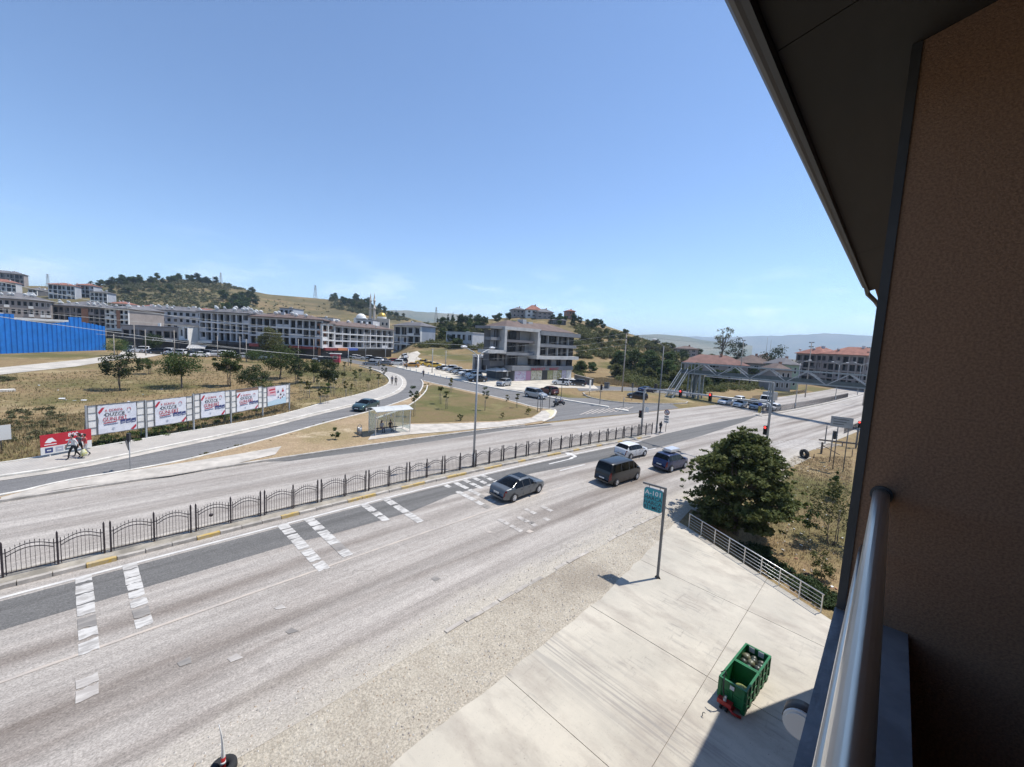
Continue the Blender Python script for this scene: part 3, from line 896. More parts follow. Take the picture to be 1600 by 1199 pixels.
# sunken kerb stones along the road's right edge
kv = MB().box((-.47, -.1, -.12), (.47, .1, .075)).mesh('kerb_stone', M_kerb)
kroot = thing('sunken_kerb', 'broken line of sunken kerb stones between road and gravel verge', 'kerb', on(13, 12.2))
for k in range(19):
    x = 10.5 + k * 1.02
    if k in (6, 10, 11): continue
    y = road_r(x) + .12
    link_mesh('kerb_stone', kv, kroot, Vector((x + rs.uniform(-.03, .03), y + rs.uniform(-.04, .04), .055 * y - rs.uniform(.0, .04))) - Vector(kroot.location), (rs.uniform(-.05, .05), 0, road_dir(x) + rs.uniform(-.04, .04)))

# ------------------------------------------------------------------ the building the view is taken from
M_stucco = mat('brown_stucco', (0.25, 0.15, 0.096), 0.95, var=.20, scale=130, bump=.2, bscale=190, detail=2)
M_trim = mat('anthracite_trim', (0.045, 0.048, 0.052), 0.55, var=0.15, scale=3)
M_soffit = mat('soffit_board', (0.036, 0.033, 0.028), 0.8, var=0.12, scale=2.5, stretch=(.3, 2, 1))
M_ledge = mat('grey_marble', (0.22, 0.235, 0.26), 0.35, col2=(0.14, 0.15, 0.17), scale=7, bump=0.1)
M_steel = mat('brushed_steel', (0.78, 0.79, 0.80), 0.28, metal=1.0, var=0.08, scale=12, stretch=(.15, 3, 3))
M_steel2 = mat('stainless_rail', (0.66, 0.66, 0.65), 0.4, metal=0.8)
B = thing('apartment_building', 'brown stucco apartment building with shaded balcony, dark eave and marble ledge at the right', 'building', (0, 0, 0))
XW = 2.0; ZS = CH + 1.08; ZL = CH - 0.95
MB().add([(x, y, z) for x in (XW, XW + .28) for y, z in ((-1.7, ZL - .6), (.052, ZL - .6), (.052, ZS + .0024), (-1.7, ZS + .528))], [(3, 2, 1, 0), (4, 5, 6, 7), (0, 1, 5, 4), (1, 2, 6, 5), (2, 3, 7, 6), (3, 0, 4, 7)]).build('side_wall', M_stucco, B)
MB().box((XW - .006, 0.052, ZL + .002), (XW + .286, 0.079, ZS)).build('corner_trim', M_trim, B)
MB().box((-3.2, -1.95, ZL - .7), (XW + .28, -1.7, ZS + .55)).build('back_wall', M_stucco, B)
MB().box((-3.2, -1.7, ZL - .7), (-2.95, .05, ZS - .0)).build('side_wall', M_stucco, B)
MB().box((-2.95, -1.7, ZL - .72), (XW, -.10, ZL - .60)).build('balcony_floor', mat('dark_tile', (0.10, 0.09, 0.085), .6), B)
MB().box((-3.2, -.10, ZL - 1.0), (XW, .052, ZL - .035)).build('parapet', M_stucco, B)
MB().box((-3.2, -.124, ZL - .034), (XW - .002, .082, ZL)).build('ledge', M_ledge, B)
# eaves: the soffit follows the slope of the roof; boards in three lengths, fascia, half-round gutter
def zs(y): return ZS + .30 * (0.06 - y)
def slope_board(x0, x1, y0, y1, dz0, dz1, nm, mt):
    return MB().add([(x, y, zs(y) + d) for x in (x0, x1) for y, d in ((y0, dz0), (y1, dz0), (y1, dz1), (y0, dz1))],
                    [(0, 1, 2, 3), (7, 6, 5, 4), (0, 4, 5, 1), (1, 5, 6, 2), (2, 6, 7, 3), (3, 7, 4, 0)]).build(nm, mt, B)
YE = .392
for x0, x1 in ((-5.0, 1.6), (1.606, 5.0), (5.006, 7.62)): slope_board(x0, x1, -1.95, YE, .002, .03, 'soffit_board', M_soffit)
ZE = zs(YE)
MB().box((-5.0, YE + .003, ZE - .03), (7.62, YE + .022, ZE + .15)).build('fascia', M_trim, B)
gut_ = MB()
prof = [(YE + .026 + .04 - .04 * math.cos(t), ZE + .10 - .06 * math.sin(t)) for t in np.linspace(0, PI, 9)]
gut_.add([(x, y, z) for x in (-5.0, 7.66) for y, z in prof], [(i, i + 1, i + 10, i + 9) for i in range(8)])
gut_.add([(7.66, y, z) for y, z in prof], [tuple(range(9))])
gut_.build('gutter', mat('gutter_metal', (0.07, 0.065, 0.06), .5), B)
MB().tube([(7.63, YE + .05, ZE + .07), (7.8, YE + .03, ZE - .02), (8.4, YE - .03, ZE - .05), (10.6, YE - .06, ZE - .02)], .03, 8).build('downpipe', MATS['gutter_metal'], B)
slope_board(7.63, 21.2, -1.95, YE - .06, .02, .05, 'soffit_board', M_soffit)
# roof and storeys below
ZR = ZE + .16
rf = MB(); rf.add([(-14, YE, ZR), (21.4, YE, ZR), (21.4, -12, ZR + 3.8), (-14, -12, ZR + 3.8)], [(0, 1, 2, 3)])
rf.add([(-14, YE, ZR), (21.4, YE, ZR), (21.4, -12, ZR - .01), (-14, -12, ZR - .01), (21.4, -12, ZR + 3.8), (-14, -12, ZR + 3.8)], [(1, 2, 4), (0, 5, 3), (2, 3, 5, 4)])
rf.build('roof', mat('roof_tiles_brown', (0.25, 0.10, 0.06), .85), B)
MB().box((-14, -12, -.5), (-3.2, 0.0, ZS)).build('wall', M_stucco, B)
MB().box((-3.2, -12, -.5), (XW + .28, -1.95, ZS)).build('wall', M_stucco, B)
MB().box((XW + .28, -12, -.5), (21.0, -.02, ZS)).build('wall', M_stucco, B)
MB().box((-3.2, -1.95, -.5), (XW + .28, 0.0, ZL - 1.0)).build('wall', M_stucco, B)
for z in (3.2, 6.2):
    MB().box((14.2, -.02, z), (17.2, .42, z + .16)).build('balcony_slab', M_ledge, B)
# hand rail of the balcony
Rl = thing('hand_rail', 'round brushed steel hand rail running from the viewer to the brown wall', 'railing', (0, 0, ZL))
RP = [(-2.6, -.010, .49), (XW - .001, -.004, .475)]
MB().tube(RP, .0235, 20).build('top_rail', M_steel, Rl)
MB().tube([(-2.6, .022, .27), (XW - .001, .026, .26)], .011, 12).build('lower_rail', M_steel, Rl)
MB().tube([(XW - .004, -.004, .475), (XW - .012, -.004, .475)], .032, 20).build('wall_flange', M_trim, Rl)
for x in (-1.5, -.2): MB().tube([(x, -.008, 0), (x, -.008, .47)], .018, 12).build('post', M_steel, Rl)
# round lamp / dish on the facade below
D = thing('round_sign_lamp', 'round white lamp drum with a dark cap, half hidden behind the balcony ledge', 'lamp', (0, 0, 0))

# ------------------------------------------------------------------ median with its kerb stones and arched fence
ms = thing('median_kerb', 'raised median between the carriageways with grey and yellow kerb stones', 'kerb', on(10, 26, 0.0))
MX = np.arange(-30, 51.5, 1.5)
o = ribbon('median_top', [(x, med(x) + .42) for x in MX], [(x, med(x) - .62) for x in MX], 0.15, mat('median_fill', (0.30, 0.27, 0.22), .95, var=.3, scale=1.4, bump=.4), thick=.25)
o['kind'] = 'structure'
ks = MB().box((-.485, -.11, -.12), (.485, .11, .2)).mesh('kerb_stone', M_kerb)
ky = MB().box((-.485, -.11, -.12), (.485, .11, .2)).mesh('kerb_stone', M_kerb_yellow)
rk = random.Random(5)
for k, x in enumerate(np.arange(-4.2, 51.2, 1.0)):
    y = med(x) - .70
    yel = (k % 4 == 1) or (12 <= x < 34 and k % 4 in (1, 2)) and rk.random() < .8
    link_mesh('kerb_stone', ky if yel else ks, ms, Vector((x, y + rk.uniform(-.015, .015), .055 * y - rk.uniform(0, .03))) - ms.location, (rk.uniform(-.02, .02), rk.uniform(-.01, .01), road_dir(x) + rk.uniform(-.015, .015)))
ribbon('kerb', [(x, med(x) + .62) for x in MX], [(x, med(x) + .40) for x in MX], 0.17, M_kerb, thick=.3)

M_iron = mat('dark_iron_paint', (0.035, 0.026, 0.030), .5, var=.3, scale=5)
def fence_panel_mesh(L=1.36, n=10):
    m_ = MB()
    m_.bar((0, 0, .14), (L, 0, .14), .035)
    arch = lambda t, z0, h: z0 + h * math.sin(PI * t)
    N_ = 8
    for z0, h in ((1.02, .24), (.86, .24)):
        for i in range(N_):
            t0, t1 = i / N_, (i + 1) / N_
            m_.bar((L * t0, 0, arch(t0, z0, h)), (L * t1, 0, arch(t1, z0, h)), .03)
    for s in (0, 1): m_.bar((L * s, 0, .05), (L * s, 0, 1.22), .035)
    for i in range(1, n):
        t = i / n; zt = arch(t, 1.02, .24) + .11
        m_.bar((L * t, 0, .12), (L * t, 0, zt), .016)
        m_.add([(L*t - .018, 0, zt - .03), (L*t, -.018, zt - .03), (L*t + .018, 0, zt - .03), (L*t, .018, zt - .03), (L*t, 0, zt + .07)], [(0,1,4),(1,2,4),(2,3,4),(3,0,4)])
    m_.bar((-.09, 0, .16), (0, 0, .16), .03); m_.bar((L, 0, .16), (L + .09, 0, .16), .03)
    m_.bar((-.09, 0, 1.02), (0, 0, 1.02), .03); m_.bar((L, 0, 1.02), (L + .09, 0, 1.02), .03)
    return m_.mesh('fence_panel', M_iron)
def fence_post_mesh():
    m_ = MB(); m_.box((-.035, -.035, -.2), (.035, .035, 1.45))
    m_.add([(-.035,-.035,1.45),(.035,-.035,1.45),(.035,.035,1.45),(-.035,.035,1.45),(0,0,1.56)], [(0,1,4),(1,2,4),(2,3,4),(3,0,4)])
    return m_.mesh('post', M_iron)
PM, PO = fence_panel_mesh(), fence_post_mesh()
F1 = thing('median_fence', 'long dark iron fence of arched panels along the near median', 'fence', on(-2.1, med(-2.1), .15))
def run_fence(root, x0, x1, skip=()):
    x = x0; k = 0; base = root.location
    while x < x1:
        # post, panel, post, panel, post: 3.25 m module with a small gap
        for dx, kind in ((0, 'p'), (.10, 'f'), (1.56, 'p'), (1.66, 'f'), (3.03, 'p')):
            px = x + dx; y = med(px)
            P_ = Vector((px, y, float(gz(px, y)) + .15)) - base; a = road_dir(px)
            if any(s0 < px < s1 for s0, s1 in skip): continue
            lean = rk.uniform(-.012, .012)
            if kind == 'p': link_mesh('post', PO, root, P_, (lean, 0, a))
            else: link_mesh('fence_panel', PM, root, P_, (lean, 0, a), (1.0 if dx < 1 else .93, 1, rk.uniform(.99, 1.01)))
        x += 3.25; k += 1
run_fence(F1, -5.35, 50.0)
MB().lathe([(.0, 0), (.09, 0), (.1, .02), (.0, .03)], n=14).xform(Matrix.Rotation(PI/2, 4, 'X')).build('bent_disc', M_iron, F1, loc=Vector((5.05, med(5) - .05, .055*26.3 + .15 + .75)) - F1.location)
# second median beyond the crossing
ribbon('median_top', [(x, med(x) + .45) for x in np.arange(90, 260, 3.0)], [(x, med(x) - .6) for x in np.arange(90, 260, 3.0)], .18, M_kerb, thick=.3)
F2 = thing('median_fence', 'dark picket fence along the far median beyond the crossing', 'fence', on(91, med(91), .18))
pk = MB()
for i in range(4): pk.bar((i * .62, 0, -.1), (i * .62, 0, 1.38), .06, .06)
pk.bar((0, 0, 1.12), (2.48, 0, 1.12), .05); pk.bar((0, 0, .2), (2.48, 0, .2), .05)
for i in range(8): pk.bar((i * .31, 0, .2), (i * .31, 0, 1.12), .016)
pkm = pk.mesh('fence_panel', M_iron)
for x in np.arange(92, 172, 2.5):
    y = med(x); link_mesh('fence_panel', pkm, F2, Vector((x, y, float(gz(x, y)) + .18)) - F2.location, (0, 0, road_dir(x)))
F3 = thing('guard_fence', 'dark fence at the right road edge behind the info sign', 'fence', on(88, med(88) - 13, 0))
for x in np.arange(88, 128, 2.5):
    y = med(x) - 13.4; link_mesh('fence_panel', pkm, F3, Vector((x, y, float(gz(x, y)))) - F3.location, (0, 0, road_dir(x)), (1, 1, .8))
F4 = thing('guard_fence', 'low grey fence along the left road edge beyond the footbridge', 'fence', on(120, med(120) + 10.4, 0))
for x in np.arange(118, 168, 2.5):
    y = med(x) + 10.6; link_mesh('fence_panel', pkm, F4, Vector((x, y, float(gz(x, y)))) - F4.location, (0, 0, road_dir(x)), (1, 1, .7))
# ------------------------------------------------------------------ buildings
M_wgrey = mat('render_light_grey', (0.50, 0.505, 0.515), .85, var=.1, scale=.4)
M_wwhite = mat('render_white', (0.70, 0.69, 0.66), .85, var=.08, scale=.4)
M_wdark = mat('recess_grey', (0.11, 0.108, 0.11), .85, var=.25, scale=.35)
M_wtaupe = mat('render_taupe', (0.30, 0.265, 0.245), .85, var=.12, scale=.4)
M_wblue = mat('render_blue_grey', (0.36, 0.385, 0.43), .85, var=.1, scale=.4)
M_wbrick = mat('render_terracotta', (0.34, 0.17, 0.105), .85, var=.15, scale=.5)
M_roofg = mat('roof_grey', (0.14, 0.135, 0.14), .9, var=.2, scale=.4, stretch=(1, .3, 1))
M_roofb = mat('roof_brown', (0.14, 0.10, 0.085), .9, var=.2, scale=.5)
M_roofr = mat('roof_red_tiles', (0.27, 0.115, 0.08), .9, var=.25, scale=.6)
M_pane = glass_mat('window_glass', (0.009, 0.010, 0.013), .2, .2)
M_pane2 = mat('window_curtain', (0.10, 0.085, 0.075), .4)
M_wframe = mat('window_frame_dark', (0.06, 0.055, 0.055), .5)
M_wframew = mat('window_frame_white', (0.6, 0.6, 0.6), .5)
M_shop = mat('shop_recess', (0.03, 0.03, 0.033), .4)
M_dish = mat('dish_white', (0.72, 0.72, 0.70), .5)
WMESH = {}
def window_mesh(w, h, kind=0):
    k = (round(w, 1), round(h, 1), kind)
    if k in WMESH: return WMESH[k]
    m_ = MB(); t = .07
    m_.box((0, -.06, 0), (w, .02, t)); m_.box((0, -.06, h - t), (w, .02, h)); m_.box((0, -.06, t), (t, .02, h - t)); m_.box((w - t, -.06, t), (w, .02, h - t))
    n = max(1, int(round(w / 1.1)))
    for i in range(1, n): m_.box((w * i / n - .03, -.05, t), (w * i / n + .03, .02, h - t))
    for i in range(n):
        a, b = w * i / n + (.03 if i else t), w * (i + 1) / n - (.03 if i < n - 1 else t)
        m_.add([(a, -.01, t), (b, -.01, t), (b, -.01, h - t), (a, -.01, h - t)], [(0, 1, 2, 3)], 2 if (i * 2 + kind) % 5 == 4 else 1)
    me = m_.mesh('window', [M_wframew if kind >= 3 else M_wframe, M_pane, M_pane2])
    WMESH[k] = me; return me
DISH = MB().lathe([(.02, 0), (.3, .06), (.42, .16), (.40, .17), (.28, .08), (.0, .03)], n=10).xform(Matrix.Rotation(-1.0, 4, 'X')).tube([(0, 0, -.5), (0, .1, 0)], .03, 5).mesh('satellite_dish', M_dish)
def hip_roof(x0, y0, x1, y1, z, h, ov=.5, mi=0, m_=None):
    m_ = m_ or MB(); x0 -= ov; y0 -= ov; x1 += ov; y1 += ov; i = min((y1 - y0), (x1 - x0)) / 2 * .98; c = (y0 + y1) / 2
    if x1 - x0 >= y1 - y0: r = [(x0 + i, c, z + h), (x1 - i, c, z + h)]
    else: cx = (x0 + x1) / 2; r = [(cx, y0 + i, z + h), (cx, y1 - i, z + h)]
    b = [(x0, y0, z), (x1, y0, z), (x1, y1, z), (x0, y1, z)]
    if x1 - x0 >= y1 - y0: fs = [(0,1,5,4),(1,2,5),(2,3,4,5),(3,0,4)]
    else: fs = [(0,1,4),(1,2,5,4),(2,3,5),(3,0,4,5)]
    m_.add(b + r, fs + [(3,2,1,0)], mi); m_.add([(p[0], p[1], z - .22) for p in b] + b, [(0,1,5,4),(1,2,6,5),(2,3,7,6),(3,0,4,7),(3,2,1,0)], mi)
    return m_
bid = [0]
def block(label, p0, p1, D, Ht, floors, bays, frame_m, wall_m, roof_m, roof_h=2.0, recess=.8, shop=False, cat='building', name='apartment_block', group=None,
          band=.45, pil=.30, frames=True, dishes=0, signs=(), side=True, accent=None, flat=False, seed=None):
    r = random.Random(seed if seed is not None else bid[0]); bid[0] += 1
    L_ = (Vector(p1[:2]) - Vector(p0[:2])).length; a = math.atan2(p1[1] - p0[1], p1[0] - p0[0])
    t = thing(name, label, cat, p0, a, group)
    g0 = 3.9 if shop else 0.4
    fh = (Ht - g0) / floors; z0 = g0
    rc = recess if frames else 0.0
    MB().box((.05, rc, -3), (L_ - .05, D, Ht - .02)).build('wall', wall_m, t)
    bw = L_ / bays
    if frames:
        fr = MB()
        for i in range(floors + 1):
            z = z0 + i * fh; hh = band if i else band * .8
            fr.box((0, 0, z - hh), (L_, rc + .002, z))
        r2 = [i for i in range(bays + 1)]
        for i in r2:
            x = i * bw; w = pil * (1.6 if i in (0, bays) else r.choice((.7, 1.0, 1.5)))
            x0, x1 = max(0, x - w / 2), min(L_, x + w / 2)
            for f in range(floors):
                za, zb = z0 + f * fh, z0 + (f + 1) * fh - band
                fr.box((x0, .02, za), (x1, rc + .002, zb))
        fr.build('facade_frame', frame_m, t)
    for f in range(floors):
        za = z0 + f * fh; zb = za + fh - band
        for i in range(bays):
            x0 = i * bw; q = r.random()
            if frames:
                if q < .55: w, x = bw - pil - .3, x0 + pil / 2 + .15; h, zz = (zb - za) - .25, za + .08
                elif q < .85: w, x = (bw - pil) * .55, x0 + pil / 2 + (bw - pil) * r.choice((.05, .4)); h, zz = (zb - za) * .72, za + .55
                else: w, x = (bw - pil) * .42, x0 + bw * .3; h, zz = (zb - za) * .6, za + .7
                y = rc
            else:
                w, x = bw * r.choice((.5, .6)), x0 + bw * .2; h, zz = fh * .52, za + fh * .28; y = 0
            link_mesh('window', window_mesh(w, h, r.randrange(3) + (0 if frames else 3 * (r.random() < .4))), t, (x, y, zz))
            if frames and q >= .55 and r.random() < .6:
                MB().box((x0 + pil / 2, .12, za + .003), (x0 + bw - pil / 2, .2, za + .85)).build('balcony_rail', M_wdark if r.random() < .5 else frame_m, t)
            if not frames and r.random() < .35 and f:
                MB().box((x0 + .1, -1.1, za - .12), (x0 + bw - .1, 0, za)).box((x0 + .1, -1.1, za), (x0 + bw - .1, -1.0, za + .9)).build('balcony', frame_m, t)
    if accent:
        for (fx0, fx1, m_) in accent: MB().box((L_ * fx0, -.06, g0), (L_ * fx1, -.003, Ht - .6)).build('facade_panel', m_, t)
    if side:
        ns = max(1, int(D / 4))
        for f in range(floors):
            for i in range(ns):
                if r.random() < .8:
                    link_mesh('window', window_mesh(1.3, fh * .45, r.randrange(3)), t, (.05, D * (i + .7) / ns, z0 + f * fh + fh * .3), (0, 0, -PI / 2))
    if shop:
        MB().box((.2, rc - .35, .1), (L_ - .2, rc - .003, g0 - band * .8 - .003)).build('shopfront', M_shop, t)
        x = .3
        for i, (wf, m_, hh) in enumerate(signs):
            w = L_ * wf
            MB().box((x, -1.1, g0 - .95), (min(L_, x + w - .25), -.004, g0 - .95 + hh)).build('shop_sign', m_, t); x += w
            if x > L_ - 1: break
    if flat: MB().box((-.2, -.2, Ht), (L_ + .2, D + .2, Ht + .25)).build('roof', roof_m, t)
    else: hip_roof(0, 0, L_, D, Ht + .22, roof_h, .6).build('roof', roof_m, t)
    for k in range(max(1, int(L_ / 11))):
        x = L_ * (k + r.uniform(.3, .7)) / max(1, int(L_ / 11)); y = D * r.uniform(.3, .6)
        MB().box((x, y, Ht), (x + r.uniform(.6, 1.6), y + 1.0, Ht + roof_h * r.uniform(.75, 1.25) + .4)).build('chimney', r.choice((frame_m, M_wwhite, M_wgrey)), t)
    for k in range(dishes):
        x = L_ * r.random(); y = D * r.uniform(.02, .35); z = Ht + .3 + roof_h * min(1, (y + .6) / (D / 2 + .6)) + .45
        link_mesh('satellite_dish', DISH, t, (x, y, z), (0, 0, r.uniform(-.5, .5)), (1.5, 1.5, 1.5))
    return t
S_red = mat('sign_red', (0.24, 0.04, 0.04), .5); S_blue = mat('sign_blue', (0.05, 0.09, 0.33), .5); S_white = mat('sign_white', (0.62, 0.62, 0.6), .5)
S_black = mat('sign_black', (0.03, 0.03, 0.032), .5); S_orange = mat('sign_orange', (0.48, 0.17, 0.07), .5); S_teal = mat('sign_teal', (0.02, 0.30, 0.36), .45); S_pink = mat('sign_magenta', (0.32, 0.06, 0.17), .5)

def bpx(x0, y0, x1, y1, ytop):
    p0, p1 = G(x0, y0), G(x1, y1)
    return p0, p1, height_to(p0, ytop)
# front row of the town along the cross street
p0, p1, h = bpx(523, 562, 614, 557.5, 509)
block('grey framed three storey block with blue shop sign beside the lane', p0, p1, 13, h, 3, 9, M_wgrey, M_wdark, M_roofb, 1.6, 1.0, True, dishes=5, flat=False,
      signs=((.14, S_orange, .8), (.16, S_blue, .8), (.2, S_black, .7), (.25, S_black, .7), (.25, S_black, .6)))
q0, q1, h2 = bpx(503.5, 562.3, 522.5, 562, 506)
block('narrow white framed stair tower of the town row', q0, q1, 12, h2, 3, 2, M_wwhite, M_wbrick, M_roofg, .5, 1.0, True, name='stair_tower', signs=((1, S_red, .8),), flat=True)
r0, r1, h3 = bpx(390, 556, 503, 562, 494.5)
block('long grey town block behind the tall round roadside tree', r0, r1, 13, h3, 3, 11, M_wgrey, M_wdark, M_roofb, 1.5, 1.0, True, dishes=8,
      signs=((.14, S_red, .9), (.2, S_black, .8), (.2, S_black, .8), (.18, S_red, .8), (.2, S_red, .7)))
s0, s1, h4 = bpx(312, 550.5, 389, 556, 487)
block('pale blue grey town block with dark loggias and many roof dishes', s0, s1, 13, h4, 3, 8, M_wgrey, M_wdark, M_roofg, 1.5, 1.0, True, dishes=12,
      signs=((.3, S_white, .6), (.3, S_black, .9), (.35, S_black, .8)))
p0, p1, h = bpx(614.5, 551, 656, 547.5, 509); p1 = at_depth(656, 548, math.hypot(p0.x, p0.y) * .93); p1.z = p0.z
block('white framed grey building at the right end of the town behind a leafy tree', p0, p1, 9, h, 3, 4, M_wwhite, M_wblue, M_roofg, 1.8, .9)
# flat-roofed upper storeys and roof boxes behind the row
for (x0, x1, yb, yt, m_, lab) in ((418, 456, 540, 490, M_wgrey, 'grey blue penthouse storey behind the long town block'), (437, 458, 541, 481.5, M_wblue, 'tall grey stair head with white cap rising over the town roofs'),
                                  (459, 486, 543, 494, M_wwhite, 'white gabled penthouse above the town roofs'), (492, 520, 543, 496, M_wwhite, 'white flat penthouse left of the white dome'),
                                  (556, 582, 541, 499, M_wgrey, 'low grey roof storey under the white dome')):
    d = at_depth(x0, yb, 225); e_ = at_depth(x1, yb, 222); d.z = e_.z = float(gz(d.x, d.y))
    block(lab, d, e_, 10, height_to(d, yt), 4, 3, m_, m_, M_roofg, .5, .5, False, flat=True, frames=False, name='apartment_block')
# commercial building and blocks at the left
p0, p1, h = bpx(191, 547, 279, 550, 503)
block('two storey stone clad commercial building with long blue glazing', p0, p1, 16, h * .88, 1, 7, M_wtaupe, M_wtaupe, M_roofg, 1.0, .6, True, name='commercial_building', flat=True, band=1.1, signs=((.4, S_black, .8), (.5, S_white, .5)))
p0, p1, h = bpx(279.5, 550, 294, 551, 505)
block('small white cube annex of the commercial building', p0, p1, 12, h * .9, 1, 2, M_wwhite, M_wwhite, M_roofg, .4, .5, True, flat=True, name='commercial_building', signs=((1, S_black, .6),))
d = at_depth(166, 540, 238); e_ = at_depth(202, 543, 228); d.z = float(gz(d.x, d.y))
block('white and terracotta apartment block next to the blue metal hoarding', d, e_, 14, height_to(d, 482), 4, 5, M_wwhite, M_wtaupe, M_roofg, 1.8, .5, True, dishes=6, accent=((.5, .66, M_wbrick),), signs=((1, S_white, .5),))
d = at_depth(203, 543, 262); e_ = at_depth(318, 548, 245); d.z = float(gz(d.x, d.y))
block('long blue grey apartment block with dark roof behind the commercial building', d, e_, 14, height_to(d, 482), 4, 12, M_wblue, M_wgrey, M_roofg, 2.2, .6, dishes=10, frames=False, side=False)
d = at_depth(84, 535, 255); e_ = at_depth(166, 540, 246); d.z = float(gz(d.x, d.y))
block('taupe apartment block with terracotta end behind the blue hoarding', d, e_, 14, height_to(d, 477), 4, 9, M_wtaupe, M_wtaupe, M_roofg, 2.4, .7, dishes=12, accent=((.55, .68, M_wbrick),))
d = at_depth(-40, 530, 250); e_ = at_depth(83, 535, 248); d.z = float(gz(d.x, d.y))
block('white apartment block with wide grey roof left behind the blue hoarding', d, e_, 15, height_to(d, 463), 4, 13, M_wwhite, M_wtaupe, M_roofg, 2.6, .5, dishes=12, frames=False, side=False)
# hillside apartments
for (x0, y0, x1, y1, yt, fl, bays, m1, m2, mr, rh, lab) in (
    (76, 467, 118, 470, 444, 3, 6, M_wwhite, M_wblue, M_roofr, 2.0, 'long white apartment block with red roof high on the left hillside'),
    (119, 465, 147, 467, 445, 3, 4, M_wgrey, M_wblue, M_roofr, 1.8, 'grey apartment block with white corner right of the long hillside block'),
    (141, 476, 168, 480, 456, 3, 4, M_wwhite, M_wblue, M_roofg, 1.2, 'blue grey block with white stair face just below the hillside blocks'),
    (-30, 460, 26, 462, 438, 3, 7, M_wwhite, M_wgrey, M_roofr, 2.4, 'white fronted hillside block cut by the left edge of the view'),
    (-22, 447, 38, 449, 424, 3, 8, M_wtaupe, M_wtaupe, M_roofg, 2.4, 'uppermost taupe block on the hillside at the far left'),
    (44, 462, 58, 464, 452, 2, 2, M_wwhite, M_wdark, M_roofg, 1.4, 'small white house with dark roof on the left hillside'),
    (174, 490, 200, 492, 474, 3, 3, M_wwhite, M_wblue, M_roofr, 1.6, 'white house with bright red roof behind the dark roofed blocks'),
    (214, 494, 246, 495, 480, 2, 4, M_wwhite, M_wgrey, M_roofr, 2.0, 'low building with faded red roof behind the town roofs'),
    (262, 497, 346, 500, 484, 2, 10, M_wwhite, M_wgrey, M_roofr, 2.4, 'very long low building with red tiled roof at the foot of the hill')):
    p0 = G(x0, y0); p1 = G(x1, y1); r_ = math.hypot(p0.x, p0.y); p1 = at_depth(x1, y1, r_ * .99); p1.z = p0.z
    block(lab, p0, p1, 12, height_to(p0, yt), fl, bays, m1, m2, mr, rh, .6, dishes=2)

# blue corrugated hoarding: every sheet a part
M_blue = mat('blue_sheet_metal', (0.015, 0.155, 0.50), .42, var=.12, scale=.6)
a_, b_ = G(-40, 554.5), G(165.5, 547.3)
hb = thing('metal_hoarding', 'tall bright blue corrugated metal hoarding at the left edge', 'fence', a_, math.atan2(b_.y - a_.y, b_.x - a_.x))
L_ = (b_ - a_).length; ns = int(L_ / 1.05)
top = lambda px: np.interp(px, [-40, 24, 25, 60, 88, 104, 108.5, 109, 131, 131.5, 166], [488, 491, 499, 504, 505.5, 503.5, 503, 495.5, 496.5, 503.5, 510.5])
for k in range(ns):
    f = (k + .5) / ns; p = a_.lerp(b_, f); px = proj(p)[0]; h = height_to(p, float(top(px)))
    z0 = p.z - a_.z
    m_ = MB(); w = L_ / ns
    prof = [(0, 0), (.12, 0), (.22, -.17), (.62, -.17), (.72, 0), (1, 0)]
    m_.add([(k * w + u * w * .985, y, z) for z in (z0 - .3, z0 + h) for u, y in prof], [(i, i + 1, i + 7, i + 6) for i in range(5)])
    m_.add([(k * w + u * w * .985, y + .04, z) for z in (z0 - .3, z0 + h) for u, y in prof], [(i + 6, i + 7, i + 1, i) for i in range(5)])
    m_.build('metal_sheet', M_blue, hb)
for z in (1.0, 3.0): MB().box((0, .10, z), (L_, .16, z + .1)).build('rail', M_trim, hb)
MB().box((L_ + .02, -.1, 0), (L_ + .12, .1, 3.9)).build('post', M_trim, hb)
# the shed whose white roof edges show over the hoarding
d = at_depth(-30, 548, 178); e_ = at_depth(112, 545, 178); d.z = float(gz(d.x, d.y))
sh = thing('industrial_shed', 'low grey shed with white roof edges showing over the blue hoarding', 'shed', d, math.atan2(e_.y - d.y, e_.x - d.x))
Ls = (e_ - d).length; hs = height_to(d, 496)
MB().box((0, 0, -1), (Ls, 14, hs - .1)).build('wall', M_wgrey, sh)
MB().box((-.4, -.5, hs - .1), (Ls + .4, 14.4, hs + .45)).build('roof', M_wwhite, sh)
MB().box((Ls * .1, -1.6, hs - 2.3), (Ls * .98, -.003, hs - 1.75)).build('canopy', M_wwhite, sh)
for k in range(10): link_mesh('window', window_mesh(2.2, .9, k % 3), sh, (2 + k * Ls / 10.6, -.01, hs - 1.4))

# ------------------------------------------------------------------ corner building with the market
M_cw = mat('corner_white_render', (0.46, 0.455, 0.44), .8, var=.14, scale=.5)
M_cg = mat('corner_grey_render', (0.205, 0.21, 0.22), .8, var=.12, scale=.5)
M_cp = mat('corner_panel', (0.27, 0.27, 0.265), .8, var=.1, scale=.6)
c0, c1 = G(803, 596), G(895.5, 592.3)
CB = thing('market_building', 'four storey white and dark glass corner building with a supermarket at ground level', 'building', c0, math.atan2(c1.y - c0.y, c1.x - c0.x))
CW = (c1 - c0).length; kx = CW / 92.5
_cd = (c1 - c0); _cd.z = 0; _cd.normalize(); _cn = Vector((-_cd.y, _cd.x, 0))
def lx(zx, y=0.0):
    lo, hi = -25.0, 60.0
    for _ in range(36):
        mm = (lo + hi) / 2
        if proj(c0 + _cd * mm + _cn * y + Vector((0, 0, 6)))[0] < 760 + zx / 10: lo = mm
        else: hi = mm
    return lo
hroof = height_to(c0, 512)
def lz(zy): return max(0.0, (1115 - zy) / (1115 - 345) * hroof)
